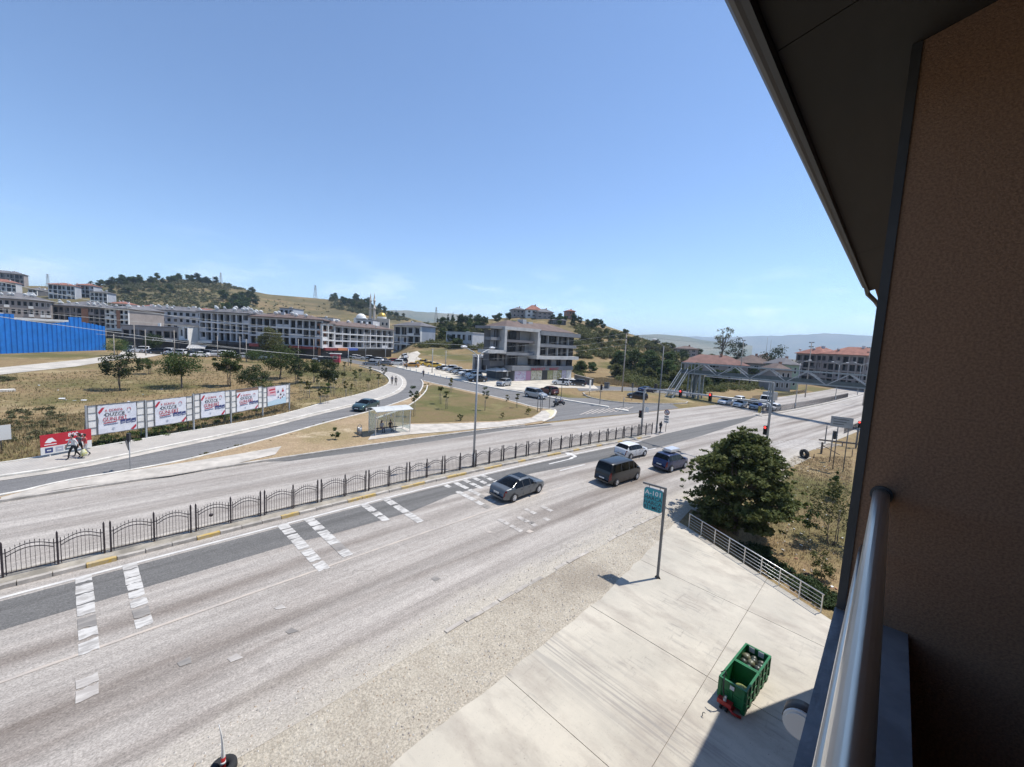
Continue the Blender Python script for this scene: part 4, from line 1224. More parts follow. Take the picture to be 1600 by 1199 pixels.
def cbox(nm, zx0, zx1, zy0, zy1, y0, y1, mt): return MB().box((lx(zx0, y0), y0, lz(zy1)), (lx(zx1, y0), y1, lz(zy0))).build(nm, mt, CB)
cbox('wall', 300, 1345, 400, 1190, 2.2, 9, M_wdark)
cbox('wall', 62, 298, 400, 905, 2.6, 5.2, M_wdark)
cbox('roof_band', 272, 830, 342, 388, -.6, 3, M_cw)
cbox('roof_band', 833, 1450, 362, 425, -.9, 9.5, M_cg)
cbox('roof_band', 40, 268, 352, 385, 0.2, 5.6, M_cg)
cbox('pillar', 272, 308, 390, 690, -.6, 2, M_cw)
cbox('pillar', 788, 830, 390, 735, -.75, 2.2, M_cw)
cbox('floor_band', 788, 1440, 738, 788, -1.4, 2.2, M_cw)
cbox('floor_band', 834, 1395, 556, 604, -.7, 2.2, M_cg)
cbox('floor_band', 310, 786, 520, 556, .3, 2.4, M_wtaupe)
cbox('floor_band', 310, 786, 700, 742, .2, 2.4, M_cg)
cbox('floor_band', 60, 270, 500, 542, .6, 3, M_cg)
cbox('floor_band', 20, 305, 672, 718, -.6, 3, M_cw)
cbox('wall_panel', 505, 700, 392, 518, 1.9, 2.19, M_cp)
cbox('wall_panel', 590, 745, 575, 698, 1.9, 2.19, M_cp)
cbox('wall_panel', 490, 650, 760, 885, 1.7, 2.19, M_cp)
cbox('wall_panel', 1020, 1095, 790, 905, .4, 2.19, M_cg)
cbox('wall_panel', 1175, 1245, 790, 905, .4, 2.19, M_cg)
cbox('wall_panel', 915, 950, 790, 905, .4, 2.19, M_cg)
def cwin(zx0, zx1, zy0, zy1, y, kind=0):
    w = lx(zx1, y) - lx(zx0, y); h = lz(zy0) - lz(zy1); link_mesh('window', window_mesh(w, h, kind), CB, (lx(zx0, y), y, lz(zy1)))
for zy0, zy1 in ((428, 552), (608, 734)):
    for zx0, zx1, k in ((834, 942, 0), (960, 1098, 1), (1112, 1258, 2), (1278, 1345, 0)): cwin(zx0, zx1, zy0, zy1, .9, k)
    for zx in (950, 1104, 1266): cbox('mullion', zx - 5, zx + 5, zy0, zy1, .3, .95, M_cw)
cbox('wall', 832, 1346, 426, 736, .93, 2.19, M_wdark)
for zx0, zx1 in ((760, 915), (955, 1018), (1098, 1172), (1248, 1340)): cwin(zx0, zx1, 792, 905, 2.0 if zx0 < 900 else .8, 1)
cbox('wall', 910, 1346, 790, 906, .83, 2.19, M_wdark)
for zy0, zy1 in ((392, 516), (560, 696), (745, 890)): cwin(340, 500, zy0, zy1, 2.0, 0)
cwin(505, 585, 580, 696, 2.0, 2); cwin(650, 740, 770, 885, 1.9, 2)
for zy0, zy1 in ((388, 498), (545, 670)):
    cwin(85, 262, zy0, zy1, 2.3, 1)
    for k in range(5): cbox('fin', 92 + k * 38, 99 + k * 38, zy0, zy1, 1.2, 2.2, M_cg)
for k in range(3): cwin(40 + k * 82, 118 + k * 82, 722, 830, 2.4, 2)
# market podium: sign band with red letters, poster panels, door
cbox('sign_band', 415, 1362, 895, 960, -.5, 2.2, M_cg)
cbox('shopfront', 440, 1345, 962, 1190, .0, 2.2, M_wdark)
M_redl = mat('red_letters', (0.33, 0.03, 0.04), .5)
text('MARKET', .95, M_redl, CB, (lx(800), -.52, lz(942)), bold=.02, sx=1.55); text('MARKET', .95, M_redl, CB, (lx(1045), -.52, lz(942)), bold=.02, sx=1.1)
PAL = [mat('poster_' + n_, c_, .6) for n_, c_ in (('pink', (0.42, 0.22, 0.32)), ('cream', (0.52, 0.48, 0.36)), ('green', (0.16, 0.24, 0.08)), ('olive', (0.30, 0.29, 0.14)), ('white', (0.6, 0.6, 0.58)), ('brown', (0.22, 0.13, 0.09)), ('lilac', (0.46, 0.42, 0.52)))]
rp = random.Random(2)
for zx0, zx1, base, cols in ((455, 630, 6, (0, 0, 4)), (632, 705, 0, (0,)), (712, 790, 1, (2, 3, 4, 5)), (794, 880, 1, (2, 3, 5, 4)), (968, 1050, 3, (2, 1, 3)), (1058, 1122, 1, (5, 2, 4)), (1126, 1188, 3, (4, 5, 1)), (1194, 1258, 6, (1, 3, 4)), (1264, 1338, 4, (6, 4, 1))):
    pm = MB(); X0, X1, Z0, Z1 = lx(zx0), lx(zx1), lz(1108), lz(966)
    pm.box((X0, -.06, Z0), (X1, -.003, Z1), base)
    for k in range(int((X1 - X0) * 9)):
        x, z, s = rp.uniform(X0 + .2, X1 - .2), rp.uniform(Z0 + .2, Z1 - .25), rp.uniform(.08, .2)
        pm.lathe([(s, 0), (0, .012)], (0, 0, 0), 7, rp.choice(cols)) if False else pm.add([(x + s * math.cos(t), -.064 - k * .0002, z + s * .8 * math.sin(t)) for t in np.linspace(2*PI, 0, 8)[:-1]], [tuple(range(7))], rp.choice(cols))
    pm.build('poster_panel', PAL, CB)
cbox('door', 888, 962, 966, 1112, -.05, -.002, M_shop)
# roof with tiles and boxes
hip_roof(lx(280), -.2, lx(1345), 9.4, lz(352), 2.0, 0.0).build('roof', M_roofb, CB)
for zx0, zx1, zt, y, m_ in ((675, 728, 205, 3, M_cw), (785, 850, 230, 3.5, M_cw), (855, 1050, 245, 6.5, M_cw), (565, 605, 238, 4, M_cg), (490, 555, 262, 4.5, M_cg), (1100, 1160, 322, 5, M_cg)):
    MB().box((lx(zx0), y, lz(350)), (lx(zx1), y + 2.0, lz(zt))).build('chimney', m_, CB)
# terrace: parasols, posts, low wall
M_canvas = mat('white_canvas', (0.68, 0.68, 0.68), .8)
for px, py, w, lab in ((775, 594, 1.9, 'white square parasol shading the cafe terrace beside the market building'), (785, 594.5, 1.5, 'small white parasol right beside the square one on the terrace')):
    P_ = G(px, py); t = thing('parasol', lab, 'parasol', P_)
    MB().add([(-w, -w, 2.5), (w, -w, 2.5), (w, w, 2.5), (-w, w, 2.5), (0, 0, 3.2), (-w, -w, 2.3), (w, -w, 2.3), (w, w, 2.3), (-w, w, 2.3)],
             [(0,1,4),(1,2,4),(2,3,4),(3,0,4),(0,5,6,1),(1,6,7,2),(2,7,8,3),(3,8,5,0)]).build('canopy', M_canvas, t)
    MB().tube([(0, 0, 0), (0, 0, 3.1)], .04, 6).build('pole', M_cg, t)
P_ = G(792.5, 594.5); t = thing('parasol', 'closed white parasol standing beside the market posters', 'parasol', P_)
MB().lathe([(.12, 1.0), (.28, 1.1), (.2, 2.2), (.03, 3.0)], n=8).build('canopy', M_canvas, t); MB().tube([(0, 0, 0), (0, 0, 3.05)], .04, 6).build('pole', M_cg, t)
p0 = at_depth(738, 573, 128); p1 = at_depth(783, 577, 118); p0.z = p1.z = float(gz(p0.x, p0.y))
block('low dark cafe pavilion with pale flat roof left of the market building', p0, p1, 8, 4.6, 1, 4, M_wgrey, M_wdark, M_wgrey, .3, .8, flat=True, name='pavilion')
p0 = at_depth(696, 553, 190); p1 = at_depth(737, 556, 178); p0.z = float(gz(p0.x, p0.y))
block('low unfinished grey concrete building among bushes left of the corner building', p0, p1, 9, 5.0, 1, 5, M_wgrey, M_wgrey, M_wgrey, .2, .4, flat=True, name='concrete_building', frames=False)
a_, b_ = G(897, 594), G(925, 603)
MBW = thing('retaining_wall', 'low dark grey retaining wall right of the parked cars', 'wall', a_, math.atan2(b_.y - a_.y, b_.x - a_.x))
MB().box((0, 0, -.5), ((b_ - a_).length, .3, 1.5)).build('wall', M_wdark, MBW); MB().box((-.05, -.05, 1.5), ((b_ - a_).length + .05, .35, 1.6)).build('coping', M_kerb, MBW)

# ------------------------------------------------------------------ mosque, hilltop houses, houses on the right
MQ = at_depth(583, 510, 320); MQ.z = float(gz(MQ.x, MQ.y)); sc = 320 / 700
Mq = thing('mosque', 'mosque with two slim minarets and a golden dome behind the town', 'mosque', MQ, HEAD - PI/2 + .25)
M_gold = mat('gold_dome', (0.55, 0.36, 0.07), .35, metal=.6); M_stone = mat('pale_stone', (0.50, 0.45, 0.38), .85, var=.1, scale=.6)
hw = height_to(MQ, 497)
MB().box((-4, 0, -3), (11, 14, hw)).build('wall', M_stone, Mq)
MB().lathe([(3.4, 0), (3.4, 1.4)], (5.5, 6, hw), 16).build('drum', M_wwhite, Mq)
MB().lathe([(3.3 * math.cos(t), 3.3 * math.sin(t)) for t in np.linspace(0, PI/2, 8)], (5.5, 6, hw + 1.4), 18).tube([(5.5, 6, hw + 4.6), (5.5, 6, hw + 6.2)], [.15, .04], 5).build('dome', M_gold, Mq)
ht = height_to(MQ, 458)
for px in (578.5, 584.5):
    off = (at_depth(px, 500, 318) - at_depth(583, 500, 318)); ox = off.length * (1 if px > 583 else -1)
    MB().lathe([(.95, 0), (.9, hw + 4), (.78, ht * .62), (1.2, ht * .63), (1.2, ht * .66), (.66, ht * .665), (.62, ht * .8), (1.0, ht * .81), (1.0, ht * .83), (.6, ht * .835), (.56, ht * .88), (.02, ht)], (ox, -1.5, 0), 10).build('minaret', M_stone, Mq)
for k in range(5): link_mesh('window', window_mesh(1.4, 2.2, 3), Mq, (-2.5 + k * 2.8, -.02, hw - 5))
WD = at_depth(564, 508, 300); WD.z = float(gz(WD.x, WD.y)); hd = height_to(WD, 497.5)
Wm = thing('domed_hall', 'small building with a white dome left of the minarets', 'building', WD, HEAD - PI/2 + .2)
MB().box((-4, -4, -2), (4, 4, hd)).build('wall', M_wwhite, Wm)
MB().lathe([(3.3 * math.cos(t), 3.1 * math.sin(t)) for t in np.linspace(0, PI/2, 8)], (0, 0, hd), 18).build('dome', M_wwhite, Wm)

def house(label, P, w, d, h, roof_m, wall_m, rz=None, rh=2.2, group=None, fl=2):
    t = thing('house', label, 'house', P, rz if rz is not None else math.atan2(P[1], P[0]) - PI/2 + .2, group)
    MB().box((-w/2, 0, -2.5), (w/2, d, h)).build('wall', wall_m, t)
    hip_roof(-w/2, 0, w/2, d, h + .22, rh, .7).build('roof', roof_m, t)
    MB().box((w*.1, d*.4, h), (w*.1 + .7, d*.4 + .7, h + rh + .8)).build('chimney', M_wbrick, t)
    for f in range(fl):
        for k in range(3): link_mesh('window', window_mesh(w * .16, h / fl * .5, (k + f) % 3 + 3), t, (-w/2 + w * (.1 + k * .3), -.01, h / fl * (f + .3)))
    return t
for px, py, r_, w, h, rm, wm, lab, rh in ((834, 497, 292, 11, 5.2, M_roofr, M_wwhite, 'hilltop house with steep orange red roof above the market building', 3.6), (810, 497, 296, 9, 5.5, M_roofg, M_wtaupe, 'dark roofed hilltop house left of the orange roofed one', 2.0),
                                       (851, 501, 284, 11, 4.4, M_roofg, M_wtaupe, 'brown hilltop house with wide dark roof right of the orange roofed one', 2.4), (891, 499, 296, 6, 5.6, M_roofr, M_wbrick, 'narrow pinkish house beside a dark cypress on the hilltop', 1.2),
                                       (873, 508, 262, 9, 2.6, M_roofg, M_wdark, 'low dark roofed house among the hilltop trees', 1.6), (1075, 545, 250, 11, 4.0, M_roofb, M_wtaupe, 'brown wooden house on the slope end left of the tall pale tree', 1.6)):
    P_ = at_depth(px, py, r_); P_.z = float(gz(P_.x, P_.y)); house(lab, P_, w, 9, h, rm, wm, rh=rh)
def rhouse(px0, px1, ytop, yeave, r_, mt, wt, lab, d=10):
    a = at_depth(px0, 580, r_); b = at_depth(px1, 580, r_ * 1.02); a.z = b.z = float(gz(a.x, a.y)); c = (a + b) / 2
    rz = math.atan2(b.y - a.y, b.x - a.x); e1 = height_to(c, yeave); rt = min(height_to(c, ytop), e1 + 2.6)
    house(lab, c, (b - a).length, d, e1 - .2, mt, wt, rz, max(.8, rt - e1) * 1.25)
rhouse(1068, 1168, 551, 569, 170, mat('roof_faded_red', (0.19, 0.10, 0.08), .9, var=.2, scale=.5), M_wtaupe, 'long low house with faded red roof behind the footbridge stairs', 12)
rhouse(1160, 1204, 556, 568, 190, M_roofb, M_wtaupe, 'second low red roofed house right of the first behind the footbridge', 12)
rhouse(1186, 1214, 556, 566, 205, M_roofb, M_wdark, 'small brown house between the trees behind the footbridge', 9)
rhouse(1222, 1248, 562, 570, 172, M_roofg, mat('render_green', (0.25, 0.33, 0.25), .85), 'pale green house left of the red roofed apartment building', 9)
rhouse(1212, 1238, 571, 579, 160, M_roofb, M_wtaupe, 'low grey house with tent shaped roof below the green house', 8)
for (x0, x1, ye, yt, r_, lab, n) in ((1240, 1283, 552.5, 545, 232, 'left wing of the four storey apartment building with red tiled roof', 4), (1279, 1372, 553.5, 543, 224, 'long four storey taupe apartment building with red tiled roof on the right', 8)):
    a = at_depth(x0, 590, r_); b = at_depth(x1, 590, r_ * .97); a.z = b.z = float(gz(a.x, a.y)); he = height_to(a, ye)
    block(lab, a, b, 14, he, 4, n, M_wtaupe, mat('render_rose_grey', (0.30, 0.25, 0.24), .85, var=.15, scale=.3), M_roofr, 3.4, .7, frames=True, dishes=2, band=.5)
a = G(1243, 601); b = G(1330, 604)
YW = thing('yard_wall', 'pale yard wall with dark yard behind on the right of the far road', 'wall', a, math.atan2(b.y - a.y, b.x - a.x))
MB().box((0, 0, -1), ((b - a).length, .3, 1.9)).build('wall', M_stone, YW); MB().box((0, -.05, 1.9), ((b - a).length, .35, 2.05)).build('coping', M_kerb, YW)
# kiosk
P_ = G(524, 566.5); K = thing('kiosk', 'small bright red kiosk at the corner of the cross street', 'kiosk', P_, -.6)
MB().box((-1.3, -1, 0), (1.3, 1, 2.5)).build('wall', mat('kiosk_red', (0.42, 0.04, 0.07), .5), K); MB().box((-1.6, -1.4, 2.5), (1.6, 1.3, 2.7)).build('roof', S_white, K)
link_mesh('window', window_mesh(1.2, 1.0, 3), K, (-.5, -1.01, 1.0))
# far ranges, real ridges kilometres away
def ridge(name, pts, r, dep, mt, hcut=-30):
    P_ = [at_depth(px, py, r) for px, py in pts]; m_ = MB(); n = len(P_); v = []
    for p in P_: v.append((p.x, p.y, p.z))
    for p in P_: d = Vector((p.x, p.y, 0)).normalized(); v.append((p.x - d.x * dep, p.y - d.y * dep, hcut))
    for p in P_: d = Vector((p.x, p.y, 0)).normalized(); v.append((p.x + d.x * dep, p.y + d.y * dep, hcut))
    m_.add(v, [(n + i + 1, i + 1, i, n + i) for i in range(n - 1)] + [(i, i + 1, 2*n + i + 1, 2*n + i) for i in range(n - 1)], 0, True)
    o = m_.build(name, mt); o['kind'] = 'structure'; return o
M_far = mat('far_woods', (0.10, 0.115, 0.07), .95, col2=(0.20, 0.18, 0.11), scale=.003)
def jag(pts, amp, seed):
    r = random.Random(seed); out = []
    xs_ = np.arange(pts[0][0], pts[-1][0], 9); ys_ = np.interp(xs_, [p[0] for p in pts], [p[1] for p in pts])
    return [(x, y + r.uniform(-amp, amp)) for x, y in zip(xs_, ys_)]
ridge('far_hills', jag([(560, 496), (610, 484.5), (640, 486), (680, 489), (720, 491), (770, 500), (850, 512)], .6, 1), 2900, 700, M_far)
ridge('far_hills', jag([(960, 530), (1000, 523), (1035, 522.5), (1075, 527), (1110, 533), (1180, 541)], .6, 2), 2800, 700, M_far)
ridge('far_mountains', jag([(900, 535), (980, 527), (1060, 525), (1120, 527.5), (1180, 525), (1240, 524), (1290, 521), (1350, 524), (1420, 527), (1600, 530)], .7, 3), 7400, 1500, M_far)
# ------------------------------------------------------------------ plants
def leafmat(name, c, c2, tr=.25, rnd=.22, sc=1.3):
    return mat(name, c, .75, col2=c2, scale=sc, obj_rand=rnd, trans=tr, spec=.25)
M_leaf = leafmat('leaves_green', (0.045, 0.075, 0.018), (0.085, 0.115, 0.034))
M_leafd = leafmat('leaves_dark', (0.026, 0.047, 0.016), (0.055, 0.08, 0.026))
M_leafo = leafmat('leaves_olive', (0.085, 0.10, 0.03), (0.14, 0.14, 0.05))
M_leafy = leafmat('leaves_yellowing', (0.13, 0.125, 0.035), (0.20, 0.17, 0.06))
M_leafl = leafmat('leaves_linden', (0.062, 0.088, 0.024), (0.155, 0.165, 0.055), .34, .05, 2.4)
M_scrub = leafmat('leaves_scrub', (0.075, 0.085, 0.036), (0.135, 0.13, 0.066), .15)
M_needle = leafmat('needles', (0.018, 0.036, 0.018), (0.04, 0.062, 0.03), .1)
M_bark = mat('bark', (0.13, 0.105, 0.085), .95, var=.3, scale=6, bump=.5)
M_barkp = mat('bark_pale', (0.26, 0.23, 0.20), .95, var=.25, scale=6)

def leaf_mesh(name, clusters, per, size, mt, seed, up=.35, aspect=.6, droop=0.0, flat=.72):
    """leaf-sized faces filling the given clusters (centre, radius)"""
    g = np.random.default_rng(seed); P = []; S = []
    tot = sum(r ** 2 for _, r in clusters)
    for c, r in clusters:
        n = max(4, int(per * len(clusters) * r ** 2 / tot))
        d = g.normal(size=(n, 3)); d /= np.linalg.norm(d, axis=1)[:, None]
        rad = r * g.random(n) ** .5
        P.append(np.array(c) + d * rad[:, None] * np.array([1, 1, flat]))
    P = np.concatenate(P); n = len(P)
    nrm = g.normal(size=(n, 3)); nrm[:, 2] = np.abs(nrm[:, 2]) + up; nrm /= np.linalg.norm(nrm, axis=1)[:, None]
    a = g.normal(size=(n, 3)); a[:, 2] -= droop; a -= nrm * (a * nrm).sum(1)[:, None]; a /= np.linalg.norm(a, axis=1)[:, None]
    b = np.cross(nrm, a); s = size * g.uniform(.6, 1.3, n)[:, None]
    v = np.stack([P - a * s, P - b * s * aspect + a * s * .1, P + a * s, P + b * s * aspect + a * s * .1], 1).reshape(-1, 3)
    me = bpy.data.meshes.new(name)
    me.vertices.add(4 * n); me.vertices.foreach_set('co', v.ravel())
    me.loops.add(4 * n); me.loops.foreach_set('vertex_index', np.arange(4 * n))
    me.polygons.add(n); me.polygons.foreach_set('loop_start', np.arange(n) * 4)
    me.update(calc_edges=True); me.materials.append(mt)
    return me

def make_tree(h, cr, cb, ncl, per, leaf, mt, seed, bark=None, shape='round', trunks=1, tr=None, limbs=None, csize=.36, hollow=.45):
    """(trunk mesh, crown mesh): height, crown radius, crown base height"""
    r = random.Random(seed); cl = []; ch = h - cb; cz = cb + ch / 2
    tries = 0
    while len(cl) < ncl and tries < ncl * 40:
        tries += 1
        x, y, z = (r.uniform(-1, 1) for _ in range(3)); d = math.sqrt(x*x + y*y + z*z)
        if d > 1 or d < hollow and r.random() < .8: continue
        if shape == 'cone': k = .12 + .88 * (1 - (z + 1) / 2)
        elif shape == 'egg': k = 1.0 if z < .0 else 1 - .35 * z
        elif shape == 'dome': k = 1.0 if z > -.3 else .8
        else: k = 1
        lump = 1 + .16 * math.sin(3.1 * math.atan2(y, x) + seed) + r.uniform(-.1, .14)
        s = csize * cr * r.uniform(.6, 1.15) * (k if shape == 'cone' else 1)
        cl.append(((x * k * (cr - s * .6) * lump, y * k * (cr - s * .6) * lump, cz + z * (ch / 2 - s * .4)), s))
    tm = MB(); tr = tr or h * .022
    for q in range(trunks):
        ox, oy = (0, 0) if trunks == 1 else (r.uniform(-.25, .25), r.uniform(-.25, .25))
        top = (ox * 2 + r.uniform(-.1, .1) * cr, oy * 2 + r.uniform(-.1, .1) * cr, cb + ch * .55)
        mid = (ox * 1.3 + r.uniform(-.06, .06) * cr, oy * 1.3 + r.uniform(-.06, .06) * cr, cb * .6 + .2)
        tm.tube([(ox, oy, -.3), (ox, oy, .05), mid, top], [tr * 1.35, tr * 1.1, tr * .85, tr * .25], 7)
        pick = r.sample(cl, min(len(cl), limbs or max(4, len(cl) // 3)) // trunks or 1)
        for c, s in pick:
            t0 = r.uniform(.35, .95); b = Vector(mid).lerp(Vector(top), t0 * .8); c_ = Vector(c)
            m1 = b.lerp(c_, .5) + Vector((0, 0, -.06 * (c_ - b).length))
            tm.tube([b, m1, c_], [tr * .42, tr * .28, tr * .1], 5, cap=False)
    crown = leaf_mesh('crown', cl, per, leaf, mt, seed)
    return tm.mesh('trunk', bark or M_bark), crown

def plant(name, label, cat, P, meshes, rz=0.0, sc=1.0, group=None, lean=(0, 0), sz=None):
    t = thing(name, label, cat, P, rz, group); t.scale = (sc, sc, sz or sc); t.rotation_euler = (lean[0], lean[1], rz)
    link_mesh('trunk', meshes[0], t); link_mesh('crown', meshes[1], t)
    return t

# the big linden by the forecourt rail
BT = G(1146, 838); BT = on(BT.x + .5, BT.y - .0) + Vector((0, 0, .35))
cl = []; r_ = random.Random(4)
prof = lambda z: np.interp(z, [.5, 1.2, 2.3, 3.6, 4.8, 5.8, 6.6, 7.2], [1.5, 2.8, 3.45, 3.3, 2.8, 2.0, 1.0, .25])
for k in range(230):
    z = r_.uniform(.55, 6.9) ; R_ = float(prof(z)); a = r_.random() * 2 * PI; rad = R_ * (r_.random() ** .35) * (1 + .1 * math.sin(2 * a + 1))
    cl.append(((rad * math.cos(a), rad * math.sin(a), z), r_.uniform(.5, .9)))
for k in range(26):
    a = r_.random() * 2 * PI; q_ = r_.uniform(.2, 2.2); z_ = 7.2 - q_ * q_ * .42 + r_.uniform(.0, .45)
    cl.append(((q_ * math.cos(a), q_ * math.sin(a), z_), r_.uniform(.14, .26)))
for k in range(120):   # sprays that stick out of the outline
    z = r_.uniform(.5, 7.0); R_ = float(prof(z)) * r_.uniform(1.0, 1.22); a = r_.random() * 2 * PI
    cl.append(((R_ * math.cos(a), R_ * math.sin(a), z), r_.uniform(.14, .28)))
tb = MB(); 
for q in range(4):
    ox, oy = r_.uniform(-.2, .2), r_.uniform(-.2, .2); tx, ty = r_.uniform(-1.2, 1.2), r_.uniform(-1.2, 1.2)
    tb.tube([(ox, oy, -.4), (ox, oy, .3), (ox + tx * .4, oy + ty * .4, 2.4), (tx, ty, 5.6)], [.15, .12, .09, .02], 7)
for c, s in r_.sample(cl, 60):
    b = Vector((c[0] * .15, c[1] * .15, max(.5, c[2] * .72 - .3))); tb.tube([b, b.lerp(Vector(c), .55) + Vector((0, 0, -.1)), c], [.045, .03, .008], 5, cap=False)
plant('linden_tree', 'large dark green bushy linden tree beside the forecourt railing', 'tree', BT, (tb.mesh('trunk', M_bark), leaf_mesh('crown', cl, 95, .135, M_leafl, 5, up=.6, droop=.5, flat=.42)))

# trees of the field behind the billboards
def placed(px, py, ytop): P = G(px, py); return P, height_to(P, ytop)
FT = [  # px, base, top, crown radius share, kind, label
    (190, 610, 549, .40, 'sparse', 'thin branching tree with sparse leaves behind the first billboard'),
    (284, 606, 545, .50, 'dense', 'round green tree behind the second billboard'),
    (357, 604, 546, .34, 'sparse2', 'two stemmed tree behind the third billboard'),
    (395, 612, 566, .48, 'dense2', 'low spreading green tree behind the fourth billboard'),
    (437, 592, 538, .55, 'dense', 'broad dark tree with bare trunk in the middle of the field'),
    (411, 612, 590, .7, 'bush', 'small green bush right behind the fourth billboard'),
    (232, 585, 558, .5, 'sparse2', 'small slender tree between the two large trees at the left of the field'),
    (463, 600, 557, .36, 'sparse', 'thin half bare tree right of the broad dark tree'),
    (490, 598, 560, .4, 'sparse2', 'thin grey green tree next to the bare patch of the field'),
    (514, 606, 558, .33, 'dense2', 'dense upright dark tree near the red kiosk'),
    (394, 566, 546, .5, 'dense2', 'small tree at the back edge of the field below the shops'),
    (402, 563, 545, .5, 'dense', 'roundish small tree beside the long white cable at the field edge'),
    (478, 560, 544, .55, 'sparse2', 'pale small tree in front of the red shop signs'),
    (425, 562, 508, .36, 'poplar', 'tall rounded olive tree standing in front of the town row'),
    (183, 556, 528, .62, 'dense2', 'bushy tree at the right end of the blue hoarding'),
    (240, 551, 519, .42, 'dense2', 'green tree in front of the stone clad commercial building'),
    (645, 531, 514, .7, 'dense', 'leafy tree in front of the white framed building at the end of the town'),
]
for i, (px, py, yt, k, kind, lab) in enumerate(FT):
    P, h = placed(px, py, yt); h = max(h, 1.2); k *= 1.16
    if kind == 'sparse': ms_ = make_tree(h, h * k, h * .28, 64, 36, h * .026, M_leafd, 20 + i, csize=.24, hollow=.2, trunks=2, tr=h * .013)
    elif kind == 'sparse2': ms_ = make_tree(h, h * k, h * .3, 40, 70, h * .026, M_leaf, 20 + i, csize=.27, trunks=2, tr=h * .014)
    elif kind == 'dense': ms_ = make_tree(h, h * k, h * .24, 46, 75, h * .024, M_leaf, 20 + i, shape='dome', csize=.34)
    elif kind == 'dense2': ms_ = make_tree(h, h * k, h * .14, 44, 70, h * .025, M_leafd if i % 2 else M_leaf, 20 + i, shape='egg', csize=.36, tr=h * .016)
    elif kind == 'poplar': ms_ = make_tree(h, h * k, h * .1, 60, 90, h * .018, M_leafo, 20 + i, shape='egg', csize=.36)
    else: ms_ = make_tree(h, h * k, .05, 18, 60, h * .045, M_leaf, 20 + i, shape='dome', csize=.4, tr=.03)
    plant('field_tree' if kind != 'bush' else 'bush', lab, 'tree' if kind != 'bush' else 'bush', P, ms_, i * 1.3)

# young trees tied to stakes on field and lawn
def sapling_mesh(seed, h=2.6, cr=.42, mt=None, palm=False):
    r = random.Random(seed)
    if palm: cl = [((0, 0, h - .25), .42), ((.2, .1, h - .35), .25), ((-.18, .12, h - .3), .25)]
    else: cl = [((r.uniform(-1, 1) * cr * .55, r.uniform(-1, 1) * cr * .55, h * r.uniform(.55, 1.0)), cr * r.uniform(.3, .55)) for _ in range(9)]
    t = MB().tube([(0, 0, -.1), (.02, .01, h * .5), (.0, .03, h * .9)], [.028, .022, .01], 6)
    for s in (-1, 1): t.tube([(s * .22, .05, -.1), (s * .2, .05, 1.5)], .022, 5)
    t.bar((-.22, .05, 1.3), (.22, .05, 1.3), .03)
    return t.mesh('trunk', M_barkp), leaf_mesh('crown', cl, 60 if not palm else 90, .075 if not palm else .13, mt or M_leafo, seed, droop=.8 if palm else 0)
SM = [sapling_mesh(50, 2.6), sapling_mesh(51, 3.0, .5, M_leaf), sapling_mesh(52, 2.3, .35, M_leafy), sapling_mesh(53, 2.5, .4, M_leafo, True), sapling_mesh(54, 3.4, .55, M_leafd)]
SAP = [(537, 607, 3), (556, 604, 1), (540, 622, 2), (548, 621, 2), (575, 613, 3), (591, 605, 0), (600, 599, 4), (563, 595, 3), (553, 595, 0), (578, 590, 0), (592, 580, 2), (500, 633, 2), (506, 633, 0), (512, 632, 1),
       (483, 622, 0), (478, 624, 2), (470, 615, 1), (516, 615, 2), (466, 600, 0), (497, 612, 0), (538, 584, 0), (528, 580, 2), (521, 620, 4), (547, 580, 1)]
for i, (px, py, k) in enumerate(SAP):
    P = G(px, py); s = random.Random(i).uniform(.85, 1.15)
    plant('sapling', ('thin ', 'leafy green ', 'yellowing ', 'palm-like ', 'tall dark ')[k] + 'young staked tree ' + ('at the back' if py < 600 else 'in the front' if py > 616 else 'in the middle') + ' of the dry field inside the bend', 'tree', P, SM[k], i * 2.1, s, 'young trees on the field inside the bend')
LW = [(646, 653, 4, 1.15, 'tall thin staked tree just right of the bus shelter'), (688, 633, 3, 1.05, 'left one of two staked trees in the middle of the lawn'), (697, 641, 0, 1.1, 'leaning staked tree right of centre on the lawn'),
      (703, 616, 2, 1.1, 'half bare young tree near the upper edge of the lawn'), (758, 643, 4, 1.0, 'young tree with dark crown right of the street lamp'), (706, 609, 0, .9, 'bare twiggy young tree at the kerb of the cross street'),
      (719, 659, 1, .42, 'knee high evergreen shrub at the lower edge of the lawn'), (785, 655, 2, .35, 'tiny shrub on the dry right part of the lawn'), (825, 649, 2, .5, 'small brownish shrub at the tip of the lawn'),
      (792, 628, 0, .5, 'small half dry shrub by the kerb stones of the lawn'), (807, 639, 0, .95, 'slender bare sapling near the right end of the lawn'), (524, 689, 1, .5, 'small round shrub on sandy earth left of the bus shelter')]
for i, (px, py, k, s, lab) in enumerate(LW):
    q = SM[k]
    if s < .6: q = make_tree(2.4, .9, .1, 12, 60, .11, M_leaf if k == 1 else M_leafy, 70 + i, csize=.4, tr=.03)
    plant('shrub' if s < .6 else 'sapling', lab, 'shrub' if s < .6 else 'tree', on(G(px, py).x, G(px, py).y, .14), q, i * 1.7, s)

